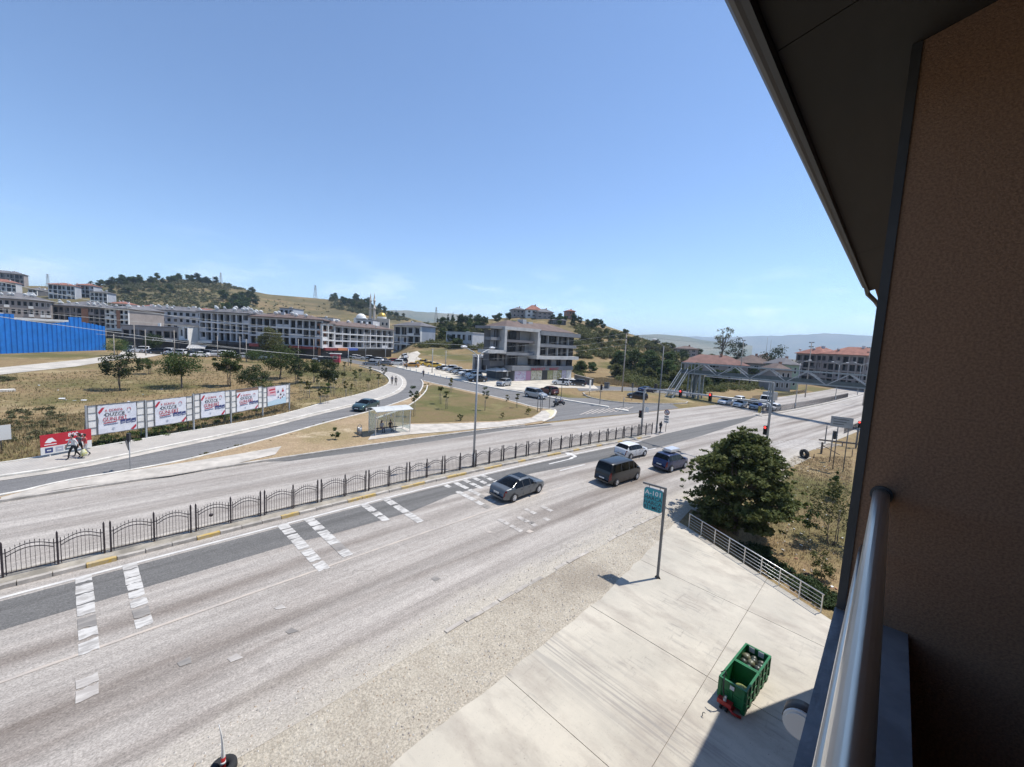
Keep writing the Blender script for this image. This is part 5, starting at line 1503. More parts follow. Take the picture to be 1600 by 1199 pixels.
# hillside trees: a few kinds, every tree its own object
HV = {'round': [make_tree(6.5, 3.0, .8, 22, 60, .34, M_leaf, 100 + i, csize=.42) for i in range(3)],
      'dark': [make_tree(8.0, 3.3, .9, 26, 60, .36, M_leafd, 110 + i, csize=.42) for i in range(3)],
      'olive': [make_tree(5.0, 2.6, .3, 20, 60, .32, M_leafo, 120 + i, csize=.45, shape='dome') for i in range(2)],
      'yellow': [make_tree(4.0, 2.4, .2, 18, 60, .3, M_leafy, 130 + i, csize=.45, shape='dome') for i in range(2)],
      'conifer': [make_tree(9.0, 2.0, .7, 34, 60, .30, M_needle, 140 + i, csize=.5, shape='cone') for i in range(2)],
      'cypress': [make_tree(9.0, 1.0, .4, 26, 60, .26, M_needle, 150, csize=.6, shape='egg')]}
hr = random.Random(21)
KW = {'round': 'mid green ', 'dark': 'dark green ', 'olive': 'olive domed ', 'yellow': 'yellowish domed ', 'conifer': 'pointed '}
def inside(poly, x, y):
    c = False; j = len(poly) - 1
    for i in range(len(poly)):
        if (poly[i][1] > y) != (poly[j][1] > y) and x < (poly[j][0] - poly[i][0]) * (y - poly[i][1]) / (poly[j][1] - poly[i][1]) + poly[i][0]: c = not c
        j = i
    return c
def wood(poly, n, kinds, smin, smax, label, group, name='hill_tree', cat='tree'):
    x0, x1 = min(p[0] for p in poly), max(p[0] for p in poly); y0, y1 = min(p[1] for p in poly), max(p[1] for p in poly)
    k = 0; tries = 0
    while k < n and tries < n * 60:
        tries += 1
        px, py = hr.uniform(x0, x1), hr.uniform(y0, y1)
        if not inside(poly, px, py): continue
        P = G(px, py); kind = hr.choice(kinds); s = hr.uniform(smin, smax)
        u_ = (s - smin) / (smax - smin); w_ = 'small ' if u_ < .34 else ('large ' if u_ > .67 else 'mid-sized ')
        plant(name, w_ + KW[kind] + label, cat, P - Vector((0, 0, .3)), hr.choice(HV[kind]), hr.random() * 6.28, s, group, sz=s * hr.uniform(.85, 1.15)); k += 1
wood([(140,444),(200,440),(240,437),(290,435),(340,441),(345,446),(300,443),(240,444),(190,447),(140,450)], 60, ['round', 'dark', 'round'], .75, 1.25, 'tree on the wooded crest of the far left hill', 'trees on the crest of the far hill')
wood([(150,452),(260,448),(300,462),(200,470),(160,474)], 26, ['round', 'olive', 'dark'], .6, 1.0, 'tree on the left flank of the far hill', 'trees on the left flank of the far hill')
wood([(352,470),(400,462),(410,478),(380,490),(345,488)], 14, ['dark', 'round'], 1.0, 1.6, 'tree in the hollow above the grey blue town block', 'trees in the hollow of the far hill')
wood([(515,467),(560,468),(590,481),(635,497),(620,500),(570,488),(520,474)], 34, ['round', 'olive', 'dark'], .9, 1.4, 'tree on the wooded shoulder above the mosque', 'trees on the shoulder behind the mosque')
for px, py, k, s, lab in ((349, 471, 'dark', 1.4, 'large dark round tree alone on the bare hill flank'), (394, 461, 'dark', 1.2, 'round dark tree alone on the ridge line of the far hill'), (600, 489, 'dark', 1.2, 'dark rounded tree right of the golden dome on the ridge')):
    plant('hill_tree', lab, 'tree', G(px, py), HV[k][0], 1, s)
wood([(655,520),(700,512),(760,512),(765,535),(700,548),(660,540)], 26, ['round', 'dark', 'olive'], .6, 1.0, 'tree on the slope left of the corner building', 'trees on the slope left of the corner building')
wood([(690,504),(760,499),(800,498),(795,505),(700,510)], 16, ['dark', 'round', 'conifer'], .55, .85, 'tree along the hilltop left of the houses', 'trees along the hilltop left of the houses')
wood([(680,505),(728,503),(726,500),(684,502)], 9, ['conifer'], .5, .75, 'conifer on the skyline left of the hilltop houses', 'conifers on the skyline')
wood([(858,500),(900,503),(940,509),(955,516),(900,516),(860,508)], 20, ['dark', 'round', 'dark'], .55, .85, 'tree on the hilltop right of the houses', 'trees on the hilltop right of the houses')
for px, py, k, s, lab in ((896, 500, 'cypress', .62, 'tall dark cypress touching the pinkish hilltop house'), (903, 502, 'cypress', .5, 'shorter cypress right of the pinkish hilltop house'), (941, 507, 'conifer', .62, 'first spiky conifer at the right end of the hilltop'),
                          (948, 508.5, 'conifer', .6, 'second spiky conifer at the right end of the hilltop'), (952, 510, 'conifer', .5, 'third and lowest spiky conifer at the right end of the hilltop')):
    plant('conifer', lab, 'tree', G(px, py), HV[k][0], 1, s)
wood([(905,520),(960,520),(1010,535),(1060,548),(1050,556),(960,545),(905,540)], 34, ['olive', 'yellow', 'yellow', 'olive', 'round'], .6, 1.05, 'tree on the right slope of the hill', 'trees on the right slope of the hill')
wood([(902,548),(925,548),(928,585),(905,590)], 6, ['olive', 'round'], .5, .75, 'bush tree at the right side of the corner building', 'bushes beside the corner building')
wood([(952,575),(985,562),(1040,566),(1085,580),(1085,610),(1000,600),(940,592)], 34, ['round', 'dark', 'olive', 'olive'], .7, 1.15, 'tree in the thicket behind the wooden pole', 'thicket left of the footbridge')
wood([(1085,592),(1180,585),(1235,590),(1230,603),(1150,607),(1095,612)], 22, ['olive', 'round', 'dark', 'round'], .6, .95, 'tree behind the footbridge deck', 'trees behind the footbridge')
wood([(1040,560),(1100,557),(1200,560),(1230,566),(1180,573),(1050,572)], 18, ['round', 'olive', 'dark'], .7, 1.1, 'tree among the red roofed houses', 'trees among the red roofed houses')
P = at_depth(1128, 562, 215); P.z = float(gz(P.x, P.y)); h = height_to(P, 505)
plant('tall_tree', 'tall pale loose tree rising above the red roofed houses', 'tree', P, make_tree(h, h * .24, h * .28, 40, 40, .26, M_leafo, 200, csize=.22, hollow=.1, trunks=2), 0)
P = at_depth(1152, 562, 205); P.z = float(gz(P.x, P.y)); h = height_to(P, 527)
plant('pine_tree', 'dark pine right of the tall pale tree', 'tree', P, make_tree(h, h * .3, h * .4, 26, 60, .28, M_needle, 201, csize=.34), 0)
P = at_depth(1216, 575, 200); P.z = float(gz(P.x, P.y)); h = height_to(P, 540)
plant('round_tree', 'big dark round tree left of the red roofed apartment building', 'tree', P, make_tree(h, h * .48, h * .15, 36, 70, .34, M_leafd, 202, csize=.36), 0)

# scrub on the hills and in the lot: one object, real leaf clumps
def scrub(name, label, polys, seed, mt, leaf, per, cat='scrub'):
    g = random.Random(seed); cl = []
    for poly, n, smin, smax in polys:
        x0, x1 = min(p[0] for p in poly), max(p[0] for p in poly); y0, y1 = min(p[1] for p in poly), max(p[1] for p in poly); k = 0; tries = 0
        while k < n and tries < n * 40:
            tries += 1; px, py = g.uniform(x0, x1), g.uniform(y0, y1)
            if inside(poly, px, py):
                P = G(px, py); s = g.uniform(smin, smax); k += 1
                for _ in range(3): cl.append(((P.x + g.uniform(-1, 1) * s, P.y + g.uniform(-1, 1) * s, P.z + s * g.uniform(.2, .6)), s * g.uniform(.6, 1)))
    me = leaf_mesh(name, cl, per, leaf, mt, seed)
    o = link_mesh(name, me); tag(o, label, cat, kind='stuff'); return o
scrub('scrub', 'low green scrub covering the flanks of the far hill', [([(150,448),(345,446),(400,480),(380,492),(160,478)], 560, .9, 2.5), ([(140,443),(200,440),(340,438),(400,455),(345,452),(140,449)], 480, .9, 2.4),
      ([(515,468),(560,468),(600,486),(650,503),(600,500),(520,482)], 420, 1.0, 3.0), ([(395,466),(515,470),(515,492),(395,490)], 50, .5, 1.4)], 31, M_scrub, .55, 22)
scrub('scrub', 'yellow green scrub on the nearer hill behind the corner building', [([(900,505),(985,524),(1060,549),(1085,566),(980,560),(900,560)], 520, .6, 2.0), ([(640,508),(760,502),(762,548),(655,545)], 380, .6, 2.0)], 32, M_leafo, .32, 36)
scrub('thicket', 'dense dark green thicket between the power pole and the footbridge', [([(962,576),(1085,570),(1088,612),(1000,606),(966,598)], 300, .7, 1.9), ([(900,566),(914,566),(914,590),(903,590)], 24, .5, 1.2), ([(1090,594),(1240,592),(1240,606),(1150,611),(1092,617)], 230, .5, 1.6)], 39, M_leafo, .26, 46)
scrub('weeds', 'green weeds and low bushes in the field left of the billboards', [([(0,640),(60,632),(128,655),(125,672),(65,688),(0,690)], 60, .12, .36), ([(0,590),(20,588),(22,595),(0,597)], 6, .3, .5)], 33, M_scrub, .08, 44)
scrub('weeds', 'shrubby weeds under the billboards', [([(140,690),(230,672),(440,630),(440,640),(235,688),(142,704)], 70, .15, .38)], 34, M_leaf, .075, 50)
scrub('planted_hedge', 'row of low young hedge plants along the service road kerb', [([(432,681),(514,657),(580,641),(580,646),(514,664),(440,690)], 34, .05, .14), ([(300,714),(432,681),(440,690),(302,722)], 40, .05, .14)], 35, M_leafy, .05, 16)
scrub('planted_hedge', 'young green hedge strip at the inner kerb of the bend', [([(640,622),(660,611),(664,599),(672,602),(668,612),(648,626)], 60, .12, .25)], 36, M_leafo, .07, 30)
scrub('bushes', 'dark bushes and brambles at the foot of the forecourt rail', [([(1150,850),(1200,860),(1235,905),(1215,905),(1160,866)], 30, .2, .45), ([(1240,895),(1302,930),(1305,955),(1285,950),(1235,915)], 34, .2, .4)], 37, M_leafd, .07, 80)

# shrubs and seedlings of the empty lot
P, h = placed(1298, 850, 742); P = on(P.x - .2, P.y + .1)
plant('broad_shrub', 'large olive shrub in the lot cut by the dark house corner', 'shrub', P, make_tree(h * .9, h * .42, .1, 34, 60, .085, M_leafo, 210, csize=.3, trunks=3, tr=.04), 0)
P, h = placed(1303, 780, 730)
plant('young_pine', 'young bright green pine in the dry lot above the olive shrub', 'tree', P, make_tree(h, h * .33, .1, 34, 60, .09, leafmat('pine_young', (0.05, 0.09, 0.025), (0.10, 0.14, 0.04), .2), 211, csize=.3, shape='cone', tr=.03), 0)
P, h = placed(1262, 850, 795)
plant('sapling', 'thin young tree with small leafy top in the middle of the lot', 'tree', P, make_tree(h, h * .3, h * .35, 14, 34, .085, M_leaf, 212, csize=.3, tr=.022), 0)
P, h = placed(1283, 905, 858)
plant('shrub', 'scraggy green shrub beside the house wall at the rail end', 'shrub', P, make_tree(max(h, 1), .8, .1, 16, 40, .08, M_leafo, 213, csize=.35, tr=.03), 0)

# dry grass: tufts, one object per patch
def grass(name, label, poly, n, hmin, hmax, mats, seed, w=.02, world=False):
    g = random.Random(seed); m_ = MB(); k = 0
    x0, x1 = min(p[0] for p in poly), max(p[0] for p in poly); y0, y1 = min(p[1] for p in poly), max(p[1] for p in poly); pts = []
    while len(pts) < n:
        x, y = g.uniform(x0, x1), g.uniform(y0, y1)
        if inside(poly, x, y): pts.append((x, y))
    xy = np.array(pts); zz = gz(xy[:, 0], xy[:, 1])
    V = []; F = []; MI = []
    for (x, y), z in zip(pts, zz):
        mi = g.randrange(len(mats))
        for b in range(4):
            a = g.random() * 6.28; h = g.uniform(hmin, hmax); l = h * g.uniform(.1, .7); b2 = a + 1.57; ww = w * g.uniform(.6, 1.5)
            ox, oy = x + g.uniform(-.12, .12), y + g.uniform(-.12, .12); o_ = len(V)
            V += [(ox - ww * math.cos(b2), oy - ww * math.sin(b2), z - .02), (ox + ww * math.cos(b2), oy + ww * math.sin(b2), z - .02), (ox + l * math.cos(a), oy + l * math.sin(a), z + h)]
            F.append((o_, o_ + 1, o_ + 2)); MI.append(mi)
    me = bpy.data.meshes.new(name); me.from_pydata(V, [], F)
    for q in mats: me.materials.append(q)
    me.polygons.foreach_set('material_index', MI); me.update()
    return tag(link_mesh(name, me), label, 'grass', kind='stuff')
M_g1 = mat('straw', (0.34, 0.26, 0.14), .9, trans=.2); M_g2 = mat('straw_dark', (0.23, 0.165, 0.09), .9, trans=.2); M_g4 = mat('stalk_brown', (0.16, 0.115, 0.075), .9, trans=.15); M_g3 = mat('straw_green', (0.15, 0.145, 0.06), .9, trans=.2)
lot = [tuple(G(*q)[:2]) for q in [(1165,835),(1225,730),(1240,714),(1332,714),(1325,800),(1310,900),(1290,935),(1225,895)]]
grass('dry_grass', 'dry straw coloured grass and litter stalks in the empty lot', lot, 5200, .05, .24, [M_g2, M_g2, M_g1, M_g4], 41, .013)
grass('dry_grass', 'tall dry grass in the field beside and below the billboards', [(-6, 43.5), (-.3, 45), (3.3, 46.6), (13.7, 50.2), (20, 54), (20, 66), (-2, 60), (-12, 52)], 9000, .12, .4, [M_g1, M_g2, M_g1, M_g3], 42, .02)
grass('dry_grass', 'short dry grass across the field inside the bend', [(20, 54), (32, 63), (41, 71), (47, 80), (53, 95), (50, 115), (20, 110), (-20, 95), (-12, 60), (10, 58)], 9000, .08, .28, [M_g1, M_g2, M_g3], 43, .03)
grass('straw_bank', 'pale straw bank behind the wooden pole and the bins', [tuple(G(*q)[:2]) for q in [(905,592),(935,600),(1000,607),(1000,599),(940,592)]], 2500, .3, .9, [M_g1, M_g1, M_g2], 44, .05)
# ------------------------------------------------------------------ vehicles
def carpaint(name, c, metal=.0, rough=.32): return mat('paint_' + name, c, rough, metal=metal, coat=.35, var=.06, scale=.9)
P_grey = carpaint('graphite', (0.12, 0.13, 0.138), .35); P_dgrey = carpaint('dark_grey', (0.016, 0.0165, 0.017), .1); P_white = carpaint('white', (0.66, 0.66, 0.65))
P_navy = carpaint('navy', (0.015, 0.026, 0.085), .3); P_green = carpaint('teal_green', (0.05, 0.095, 0.10), .4); P_silver = carpaint('silver', (0.40, 0.41, 0.42), .5)
P_maroon = carpaint('maroon', (0.11, 0.028, 0.022), .2); P_black = carpaint('black', (0.015, 0.015, 0.017)); P_yellow = carpaint('taxi_yellow', (0.62, 0.40, 0.03)); P_orange = carpaint('ochre', (0.46, 0.22, 0.03))
P_lgrey = carpaint('light_grey', (0.26, 0.27, 0.28), .4); P_red = carpaint('red', (0.28, 0.02, 0.02)); P_blue = carpaint('blue', (0.03, 0.08, 0.22), .2)
M_glass = mat('car_glass', (0.004, 0.0045, 0.005), .1, spec=.22); M_tyre = mat('tyre_rubber', (0.018, 0.018, 0.019), .85); M_rim = mat('alloy_rim', (0.66, 0.66, 0.66), .3, metal=.5)
M_plast = mat('black_plastic', (0.022, 0.022, 0.024), .6); M_tail = mat('tail_lamp', (0.16, 0.010, 0.012), .25, coat=.4); M_head = mat('head_lamp', (0.55, 0.57, 0.58), .12, coat=.8); M_plate = mat('number_plate', (0.62, 0.62, 0.60), .5)
SHAPES = {  # L, W, H, roof width, (share of length from the rear, height of the top line), belt, glass shares
    'sedan': dict(L=4.75, W=1.85, H=1.46, rw=.70, top=[(0, .55), (.006, .80), (.02, 1.00), (.05, 1.05), (.13, 1.08), (.20, 1.20), (.30, 1.38), (.40, 1.455), (.50, 1.46), (.575, 1.42), (.66, 1.22), (.745, 1.0), (.82, .95), (.92, .86), (.97, .74), (.992, .58), (1, .42)],
                  belt=(.98, .93), rear=(.14, .36), front=(.575, .745), side=[(.22, .40), (.415, .57), (.585, .66)], wheels=(.205, .80), r=.335),
    'hatch': dict(L=4.25, W=1.80, H=1.50, rw=.72, top=[(0, .55), (.006, .85), (.02, 1.02), (.045, 1.10), (.09, 1.30), (.14, 1.46), (.20, 1.495), (.40, 1.50), (.52, 1.47), (.58, 1.41), (.66, 1.22), (.76, 1.0), (.84, .95), (.93, .86), (.97, .74), (.992, .58), (1, .42)],
                  belt=(1.0, .93), rear=(.045, .135), front=(.58, .76), side=[(.11, .21), (.225, .40), (.415, .57), (.585, .67)], wheels=(.185, .80), r=.325),
    'suv': dict(L=4.35, W=1.85, H=1.68, rw=.76, top=[(0, .60), (.006, .95), (.02, 1.12), (.04, 1.22), (.075, 1.46), (.11, 1.63), (.16, 1.675), (.40, 1.68), (.52, 1.655), (.58, 1.58), (.66, 1.36), (.75, 1.13), (.84, 1.08), (.93, 1.0), (.97, .86), (.992, .66), (1, .50)],
                belt=(1.13, 1.05), rear=(.04, .11), front=(.58, .75), side=[(.085, .20), (.215, .40), (.415, .57), (.585, .67)], wheels=(.19, .80), r=.365),
    'van': dict(L=4.9, W=1.92, H=1.95, rw=.82, top=[(0, .55), (.004, .95), (.012, 1.18), (.022, 1.30), (.045, 1.70), (.07, 1.90), (.11, 1.945), (.40, 1.955), (.60, 1.945), (.68, 1.89), (.77, 1.62), (.86, 1.24), (.92, 1.12), (.965, .98), (.985, .80), (.995, .60), (1, .45)],
                belt=(1.22, 1.16), rear=(.022, .065), front=(.68, .86), side=[(.08, .30), (.315, .53), (.545, .68), (.70, .78)], wheels=(.19, .825), r=.335),
    'combi': dict(L=4.4, W=1.83, H=1.82, rw=.80, top=[(0, .55), (.004, .95), (.012, 1.16), (.025, 1.28), (.05, 1.62), (.075, 1.78), (.12, 1.82), (.38, 1.825), (.50, 1.80), (.57, 1.72), (.66, 1.44), (.75, 1.14), (.84, 1.05), (.93, .95), (.97, .80), (.992, .60), (1, .45)],
                  belt=(1.14, 1.06), rear=(.025, .07), front=(.57, .75), side=[(.09, .26), (.275, .42), (.435, .57), (.59, .67)], wheels=(.18, .81), r=.325),
}
CARM = {}
def wheel_meshes(r, w=.2, detail=True):
    k = ('wheel', round(r, 3), detail)
    if k in CARM: return CARM[k]
    n = 18 if detail else 10
    t = MB().lathe([(r * .62, -w/2), (r * .93, -w/2), (r, -w * .3), (r, w * .3), (r * .93, w/2), (r * .62, w/2)], n=n).xform(Matrix.Rotation(PI/2, 4, 'X'))
    d = MB(); d.lathe([(r * .64, 0), (r * .60, .035), (r * .55, .015), (.0, .0)], n=n)
    if detail:
        for k_ in range(7):
            a = 2 * PI * k_ / 7; d.bar((.03 * math.cos(a), .03 * math.sin(a), .03), (r * .58 * math.cos(a), r * .58 * math.sin(a), .03), .035, .02, 0)
        d.lathe([(r * .16, .02), (r * .16, .045), (0, .05)], n=8)
    d.xform(Matrix.Translation((0, w * .38, 0)) @ Matrix.Rotation(-PI/2, 4, 'X'))
    CARM[k] = (t.mesh('tyre', M_tyre), d.mesh('rim', [M_rim])); return CARM[k]
def car_meshes(kind):
    if kind in CARM: return CARM[kind]
    S = SHAPES[kind]; L_, W, H, rw = S['L'], S['W'], S['H'], S['rw']
    keys = sorted(set([s for s, _ in S['top']] + [v for p in S['side'] for v in p] + list(S['rear']) + list(S['front'])))
    st = []
    for a, b in zip(keys, keys[1:]):
        st.append(a); n = int((b - a) / .05)
        for i in range(1, n + 1): st.append(a + (b - a) * i / (n + 1))
    st.append(keys[-1]); st = [s for i, s in enumerate(st) if i == 0 or s - st[i-1] > 1e-4]
    tx = [p[0] for p in S['top']]; tz = [p[1] for p in S['top']]
    secs = []
    for s in st:
        z = float(np.interp(s, tx, tz)); e = abs(s - .5) * 2
        w = W / 2 * (1 - .20 * e ** 7 - (.05 if s > .5 else .03) * e ** 2.5)
        belt = S['belt'][0] + (S['belt'][1] - S['belt'][0]) * s
        lo = .20 + (.14 * max(0, (e - .86) / .14))
        g = max(0.0, min(1.0, (z - belt) / (H - belt))) if z > belt + .03 else 0.0
        if g > 0:
            k = 1 - (1 - rw) * g; pb = (.965 * w, belt)
            pts = [(0, lo), (.80 * w, lo), (.955 * w, lo + .07), (w, min(.60, belt - .3)), (.995 * w, belt - .16), pb, (k * w * .985, z - .075 * min(1, g * 2)), (k * w * .90, z - .02), (k * w * .5, z + .002), (0, z + .008)]
        else:
            b = z - .05; mid = min(.58, lo + (b - lo) * .55)
            pts = [(0, lo), (.80 * w, lo), (.955 * w, lo + .04), (w, mid), (.99 * w, lo + (b - lo) * .86), (.95 * w, b), (.88 * w, z - .022), (.74 * w, z - .008), (.42 * w, z + .004), (0, z + .010)]
        secs.append([((s - .5) * L_, y, z_) for y, z_ in pts])
    n, k = len(st), len(secs[0]); P = MB(); V = []
    for sec in secs: V += sec
    for sec in secs: V += [(x, -y, z) for x, y, z in sec]
    groups = {'body': [], 'windscreen': [], 'rear_window': [], 'side_window': [], 'tail_light': [], 'headlight': [], 'bumper': [], 'window_trim': []}
    def inr(s, r): return r[0] - 1e-6 <= s <= r[1] + 1e-6
    for i in range(n - 1):
        a, b = st[i], st[i + 1]
        for j in range(k - 1):
            q = 'body'
            if inr(a, S['front']) and inr(b, S['front']) and j >= 6: q = 'windscreen'
            elif inr(a, S['rear']) and inr(b, S['rear']) and j >= 6: q = 'rear_window'
            elif j == 5 and any(inr(a, r) and inr(b, r) for r in S['side']): q = 'side_window'
            elif j == 5 and any(r0[1] - 1e-6 <= a and b <= r1[0] + 1e-6 and r1[0] - r0[1] < .03 for r0, r1 in zip(S['side'], S['side'][1:])): q = 'window_trim'
            elif j in (3, 4) and b <= .052: q = 'tail_light' if (kind in ('suv', 'van', 'combi') or j == 4 or b < .03) else 'body'
            elif j in (3, 4) and .925 <= a and b <= .985: q = 'headlight'
            elif j <= 1 : q = 'bumper'
            o = i * k + j
            groups[q].append((o, o + 1, o + k + 1, o + k)); o += n * k
            groups[q].append((o, o + k, o + k + 1, o + 1))
    groups['body'].append(tuple(list(range(k)) + [n * k + j for j in reversed(range(1, k - 1))]))
    e0 = (n - 1) * k; groups['body'].append(tuple(list(reversed(range(e0, e0 + k))) + [n * k + e0 + j for j in range(1, k - 1)]))
    out = {}
    def sub(fs):
        used = sorted({i for f in fs for i in f}); mp = {u: i for i, u in enumerate(used)}
        return [V[u] for u in used], [tuple(mp[i] for i in f) for f in fs]
    for q, fs in groups.items():
        if not fs: continue
        halves = {'side_window': 2, 'tail_light': 2, 'headlight': 2}.get(q, 1)
        parts_ = []
        if halves == 2:
            for sgn in (1, -1): parts_.append([f for f in fs if sum(V[i][1] for i in f) * sgn > 0])
        else: parts_.append(fs)
        out[q] = []
        for fs_ in parts_:
            if not fs_: continue
            v, f = sub(fs_); m_ = MB().add(v, f, 0, True); out[q].append(m_)
    # seams, handles, black discs painting the shade of the wheel wells, mirrors, plate
    tr = MB(); wz = W / 2
    for s in (.215 + .19, .415 + .16):
        for sg in (1, -1): tr.bar(((s - .5) * L_, sg * (wz * .992), .36), ((s - .5) * L_, sg * (wz * .985), S['belt'][0] - .04), .014, .012)
    for sg in (1, -1):
        for s in (.36, .535): tr.bar(((s - .5) * L_ - .08, sg * wz * .998, S['belt'][0] - .17), ((s - .5) * L_ + .08, sg * wz * .998, S['belt'][0] - .17), .025, .03)
    ar = MB(); R_ = S['r']
    for sg in (1, -1):
        for s in S['wheels']:
            x = (s - .5) * L_; nn = 14
            o_ = [(x + (R_ + .07) * math.cos(t), sg * (wz * .985 - .0), R_ + (R_ + .07) * math.sin(t)) for t in np.linspace(-.35, PI + .35, nn)]
            i_ = [(x + .02 * math.cos(t), sg * (wz * .99), R_) for t in np.linspace(-.35, PI + .35, nn)]
            fs = [(i, i + 1, nn + i + 1, nn + i) for i in range(nn - 1)]
            if sg > 0: fs = [tuple(reversed(f)) for f in fs]
            ar.add(o_ + i_, fs)
    mi = MB()
    for sg in (1, -1): mi.cbox(((S['front'][0] + .10 - .5) * L_, sg * (wz + .09), S['belt'][1] + .08), (.14, .2, .15))
    pl = MB().cbox((-.5 * L_ - .012, 0, .72 if kind in ('sedan', 'suv') else .66), (.02, .52, .115))
    pl.cbox((.5 * L_ + .005, 0, .48), (.02, .52, .11))
    gr = MB().cbox((.5 * L_ - .03, 0, .62), (.06, .9, .13))
    CARM[kind] = (out, tr, ar, mi, pl, gr, S); return CARM[kind]
CACHE = {}
def car(kind, label, P, rz, paint, group=None, name=None, wheels=True, plastic_bumper=False, cat='car', near=True, sc=1.0, tilt=None):
    out, tr, ar, mi, pl, gr, S = car_meshes(kind)
    t = thing(name or {'sedan': 'sedan_car', 'hatch': 'hatchback_car', 'suv': 'suv_car', 'van': 'minivan', 'combi': 'combi_van'}[kind], label, cat, P, rz, group)
    t.scale = (sc, sc, sc)
    # the car stands on the cross slope of the ground
    u = Vector((math.cos(rz), math.sin(rz), 0)); d = .8
    pz = lambda q: float(gz(q.x, q.y))
    slope_s = (pz(Vector(P) + Vector((-u.y, u.x, 0)) * d) - pz(Vector(P) - Vector((-u.y, u.x, 0)) * d)) / (2 * d)
    slope_l = (pz(Vector(P) + u * 1.4) - pz(Vector(P) - u * 1.4)) / 2.8
    t.rotation_euler = (math.atan(slope_s), -math.atan(slope_l), rz)
    def me(nm, mb_, m_):
        k = (kind, nm, m_.name, id(mb_))
        if k not in CACHE: CACHE[k] = mb_.mesh(nm, m_)
        return CACHE[k]
    ml = {'body': paint, 'windscreen': M_glass, 'rear_window': M_glass, 'side_window': M_glass, 'tail_light': M_tail, 'headlight': M_head, 'window_trim': M_plast, 'bumper': M_plast if plastic_bumper else paint}
    for q, ms_ in out.items():
        for m_ in ms_: link_mesh(q, me(q, m_, ml[q]), t)
    if near: link_mesh('door_trim', me('door_trim', tr, M_plast), t)
    link_mesh('wheel_well_shade', me('wheel_well_shade', ar, M_plast), t)
    link_mesh('mirror', me('mirror', mi, paint), t)
    link_mesh('number_plate', me('number_plate', pl, M_plate), t); link_mesh('grille', me('grille', gr, M_plast), t)
    ty, rm = wheel_meshes(S['r'], .21, near)
    for s in S['wheels']:
        for sg in (1, -1):
            w = link_mesh('wheel', ty, t, ((s - .5) * S['L'], sg * (S['W'] / 2 - .095), S['r']), (0, 0, 0 if sg > 0 else PI))
            link_mesh('rim', rm, w)
    return t
Z = .035
def rd(x, y): return on(x, y, Z)
# on the near carriageway, going away
c = car('sedan', 'graphite grey saloon car with sunroof driving away in the lane beside the median', rd(22.9, 20.0), .02, P_grey)
MB().box((-.35, -.42, 1.462), (.45, .42, 1.472)).build('sunroof', M_glass, c)
car('van', 'dark grey minivan with ribbed roof braking behind the blue car', rd(32.7, 17.0), -.09, P_dgrey)
car('hatch', 'white hatchback with dark rear window beside the grey minivan', rd(40.8, 19.9), -.11, P_white)
c = car('suv', 'navy blue off roader carrying a roof box in the right lane', rd(40.7, 15.6), -.12, P_navy, plastic_bumper=True)
MB().box((-1.0, -.42, 1.80), (.75, .42, 1.99)).box((-.95, -.40, 1.99), (.65, .40, 2.05)).build('roof_box', M_rim, c)
for x in (-.7, .5): MB().box((x - .03, -.66, 1.70), (x + .03, .66, 1.78)).build('roof_bar', M_plast, c)
# service road, cross street
def put(kind, px, py, head, paint, label, **kw): P = G(px, py); return car(kind, label, on(P.x, P.y, kw.pop('z', .03)), head, paint, near=False, **kw)
P = G(572, 640); car('sedan', 'teal green saloon coming towards the bus shelter on the service road', on(P.x, P.y, .03), math.atan2(-.5, -.86) , P_green, near=True, sc=.95)
put('combi', 837, 622, -1.5, P_silver, 'silver family van waiting at the mouth of the cross street')
put('suv', 858, 616, 1.35, P_maroon, 'maroon car turning into the side street behind the silver van')
put('suv', 787, 603.5, PI + .25, P_silver, 'silver off roader standing alone on the parking apron', z=.06)
put('sedan', 745, 597, PI * .92, P_dgrey, 'dark saloon parked behind the street lamp on the apron', z=.06)
for px, py, k, pa, lab in ((876, 602, 'suv', P_white, 'white car left of three parked at the market front'), (889, 602, 'hatch', P_white, 'white car in the middle of three parked at the market front'), (901.5, 603, 'suv', P_black, 'black off roader right of three parked at the market front')):
    put(k, px, py, 2.2, pa, lab, z=.06)
for px, py, k, pa, hd, lab in ((740, 591, 'suv', P_white, 2.9, 'white car nearest the street lamp in the row before the cafe'), (729, 588, 'suv', P_white, 2.8, 'second white car of the row before the cafe'), (719, 586, 'hatch', P_lgrey, 2.8, 'light grey car of the row before the cafe'),
                              (711, 583, 'suv', P_silver, 2.7, 'silver car of the row before the cafe'), (703, 580.5, 'combi', P_white, 2.7, 'white van at the far end of the row before the cafe'), (693, 579, 'sedan', P_black, 2.6, 'black car half hidden at the far end of the cafe row')):
    put(k, px, py, hd, pa, lab, z=.06)
for px, py, k, pa, lab in ((643, 574, 'sedan', P_orange, 'ochre taxi on the apron near the row of bollards'), (660, 568.5, 'sedan', P_yellow, 'yellow taxi at the left of the taxi stand'), (668, 571.5, 'sedan', P_yellow, 'yellow taxi in the middle of the taxi stand'), (678, 574, 'sedan', P_yellow, 'yellow taxi at the right of the taxi stand')):
    put(k, px, py, 2.5, pa, lab, z=.06)
put('combi', 633, 560.5, 1.2, P_white, 'white van with grey load on the side lane by the town'); put('suv', 627, 568, 2.6, P_dgrey, 'dark car below the white van at the side lane')
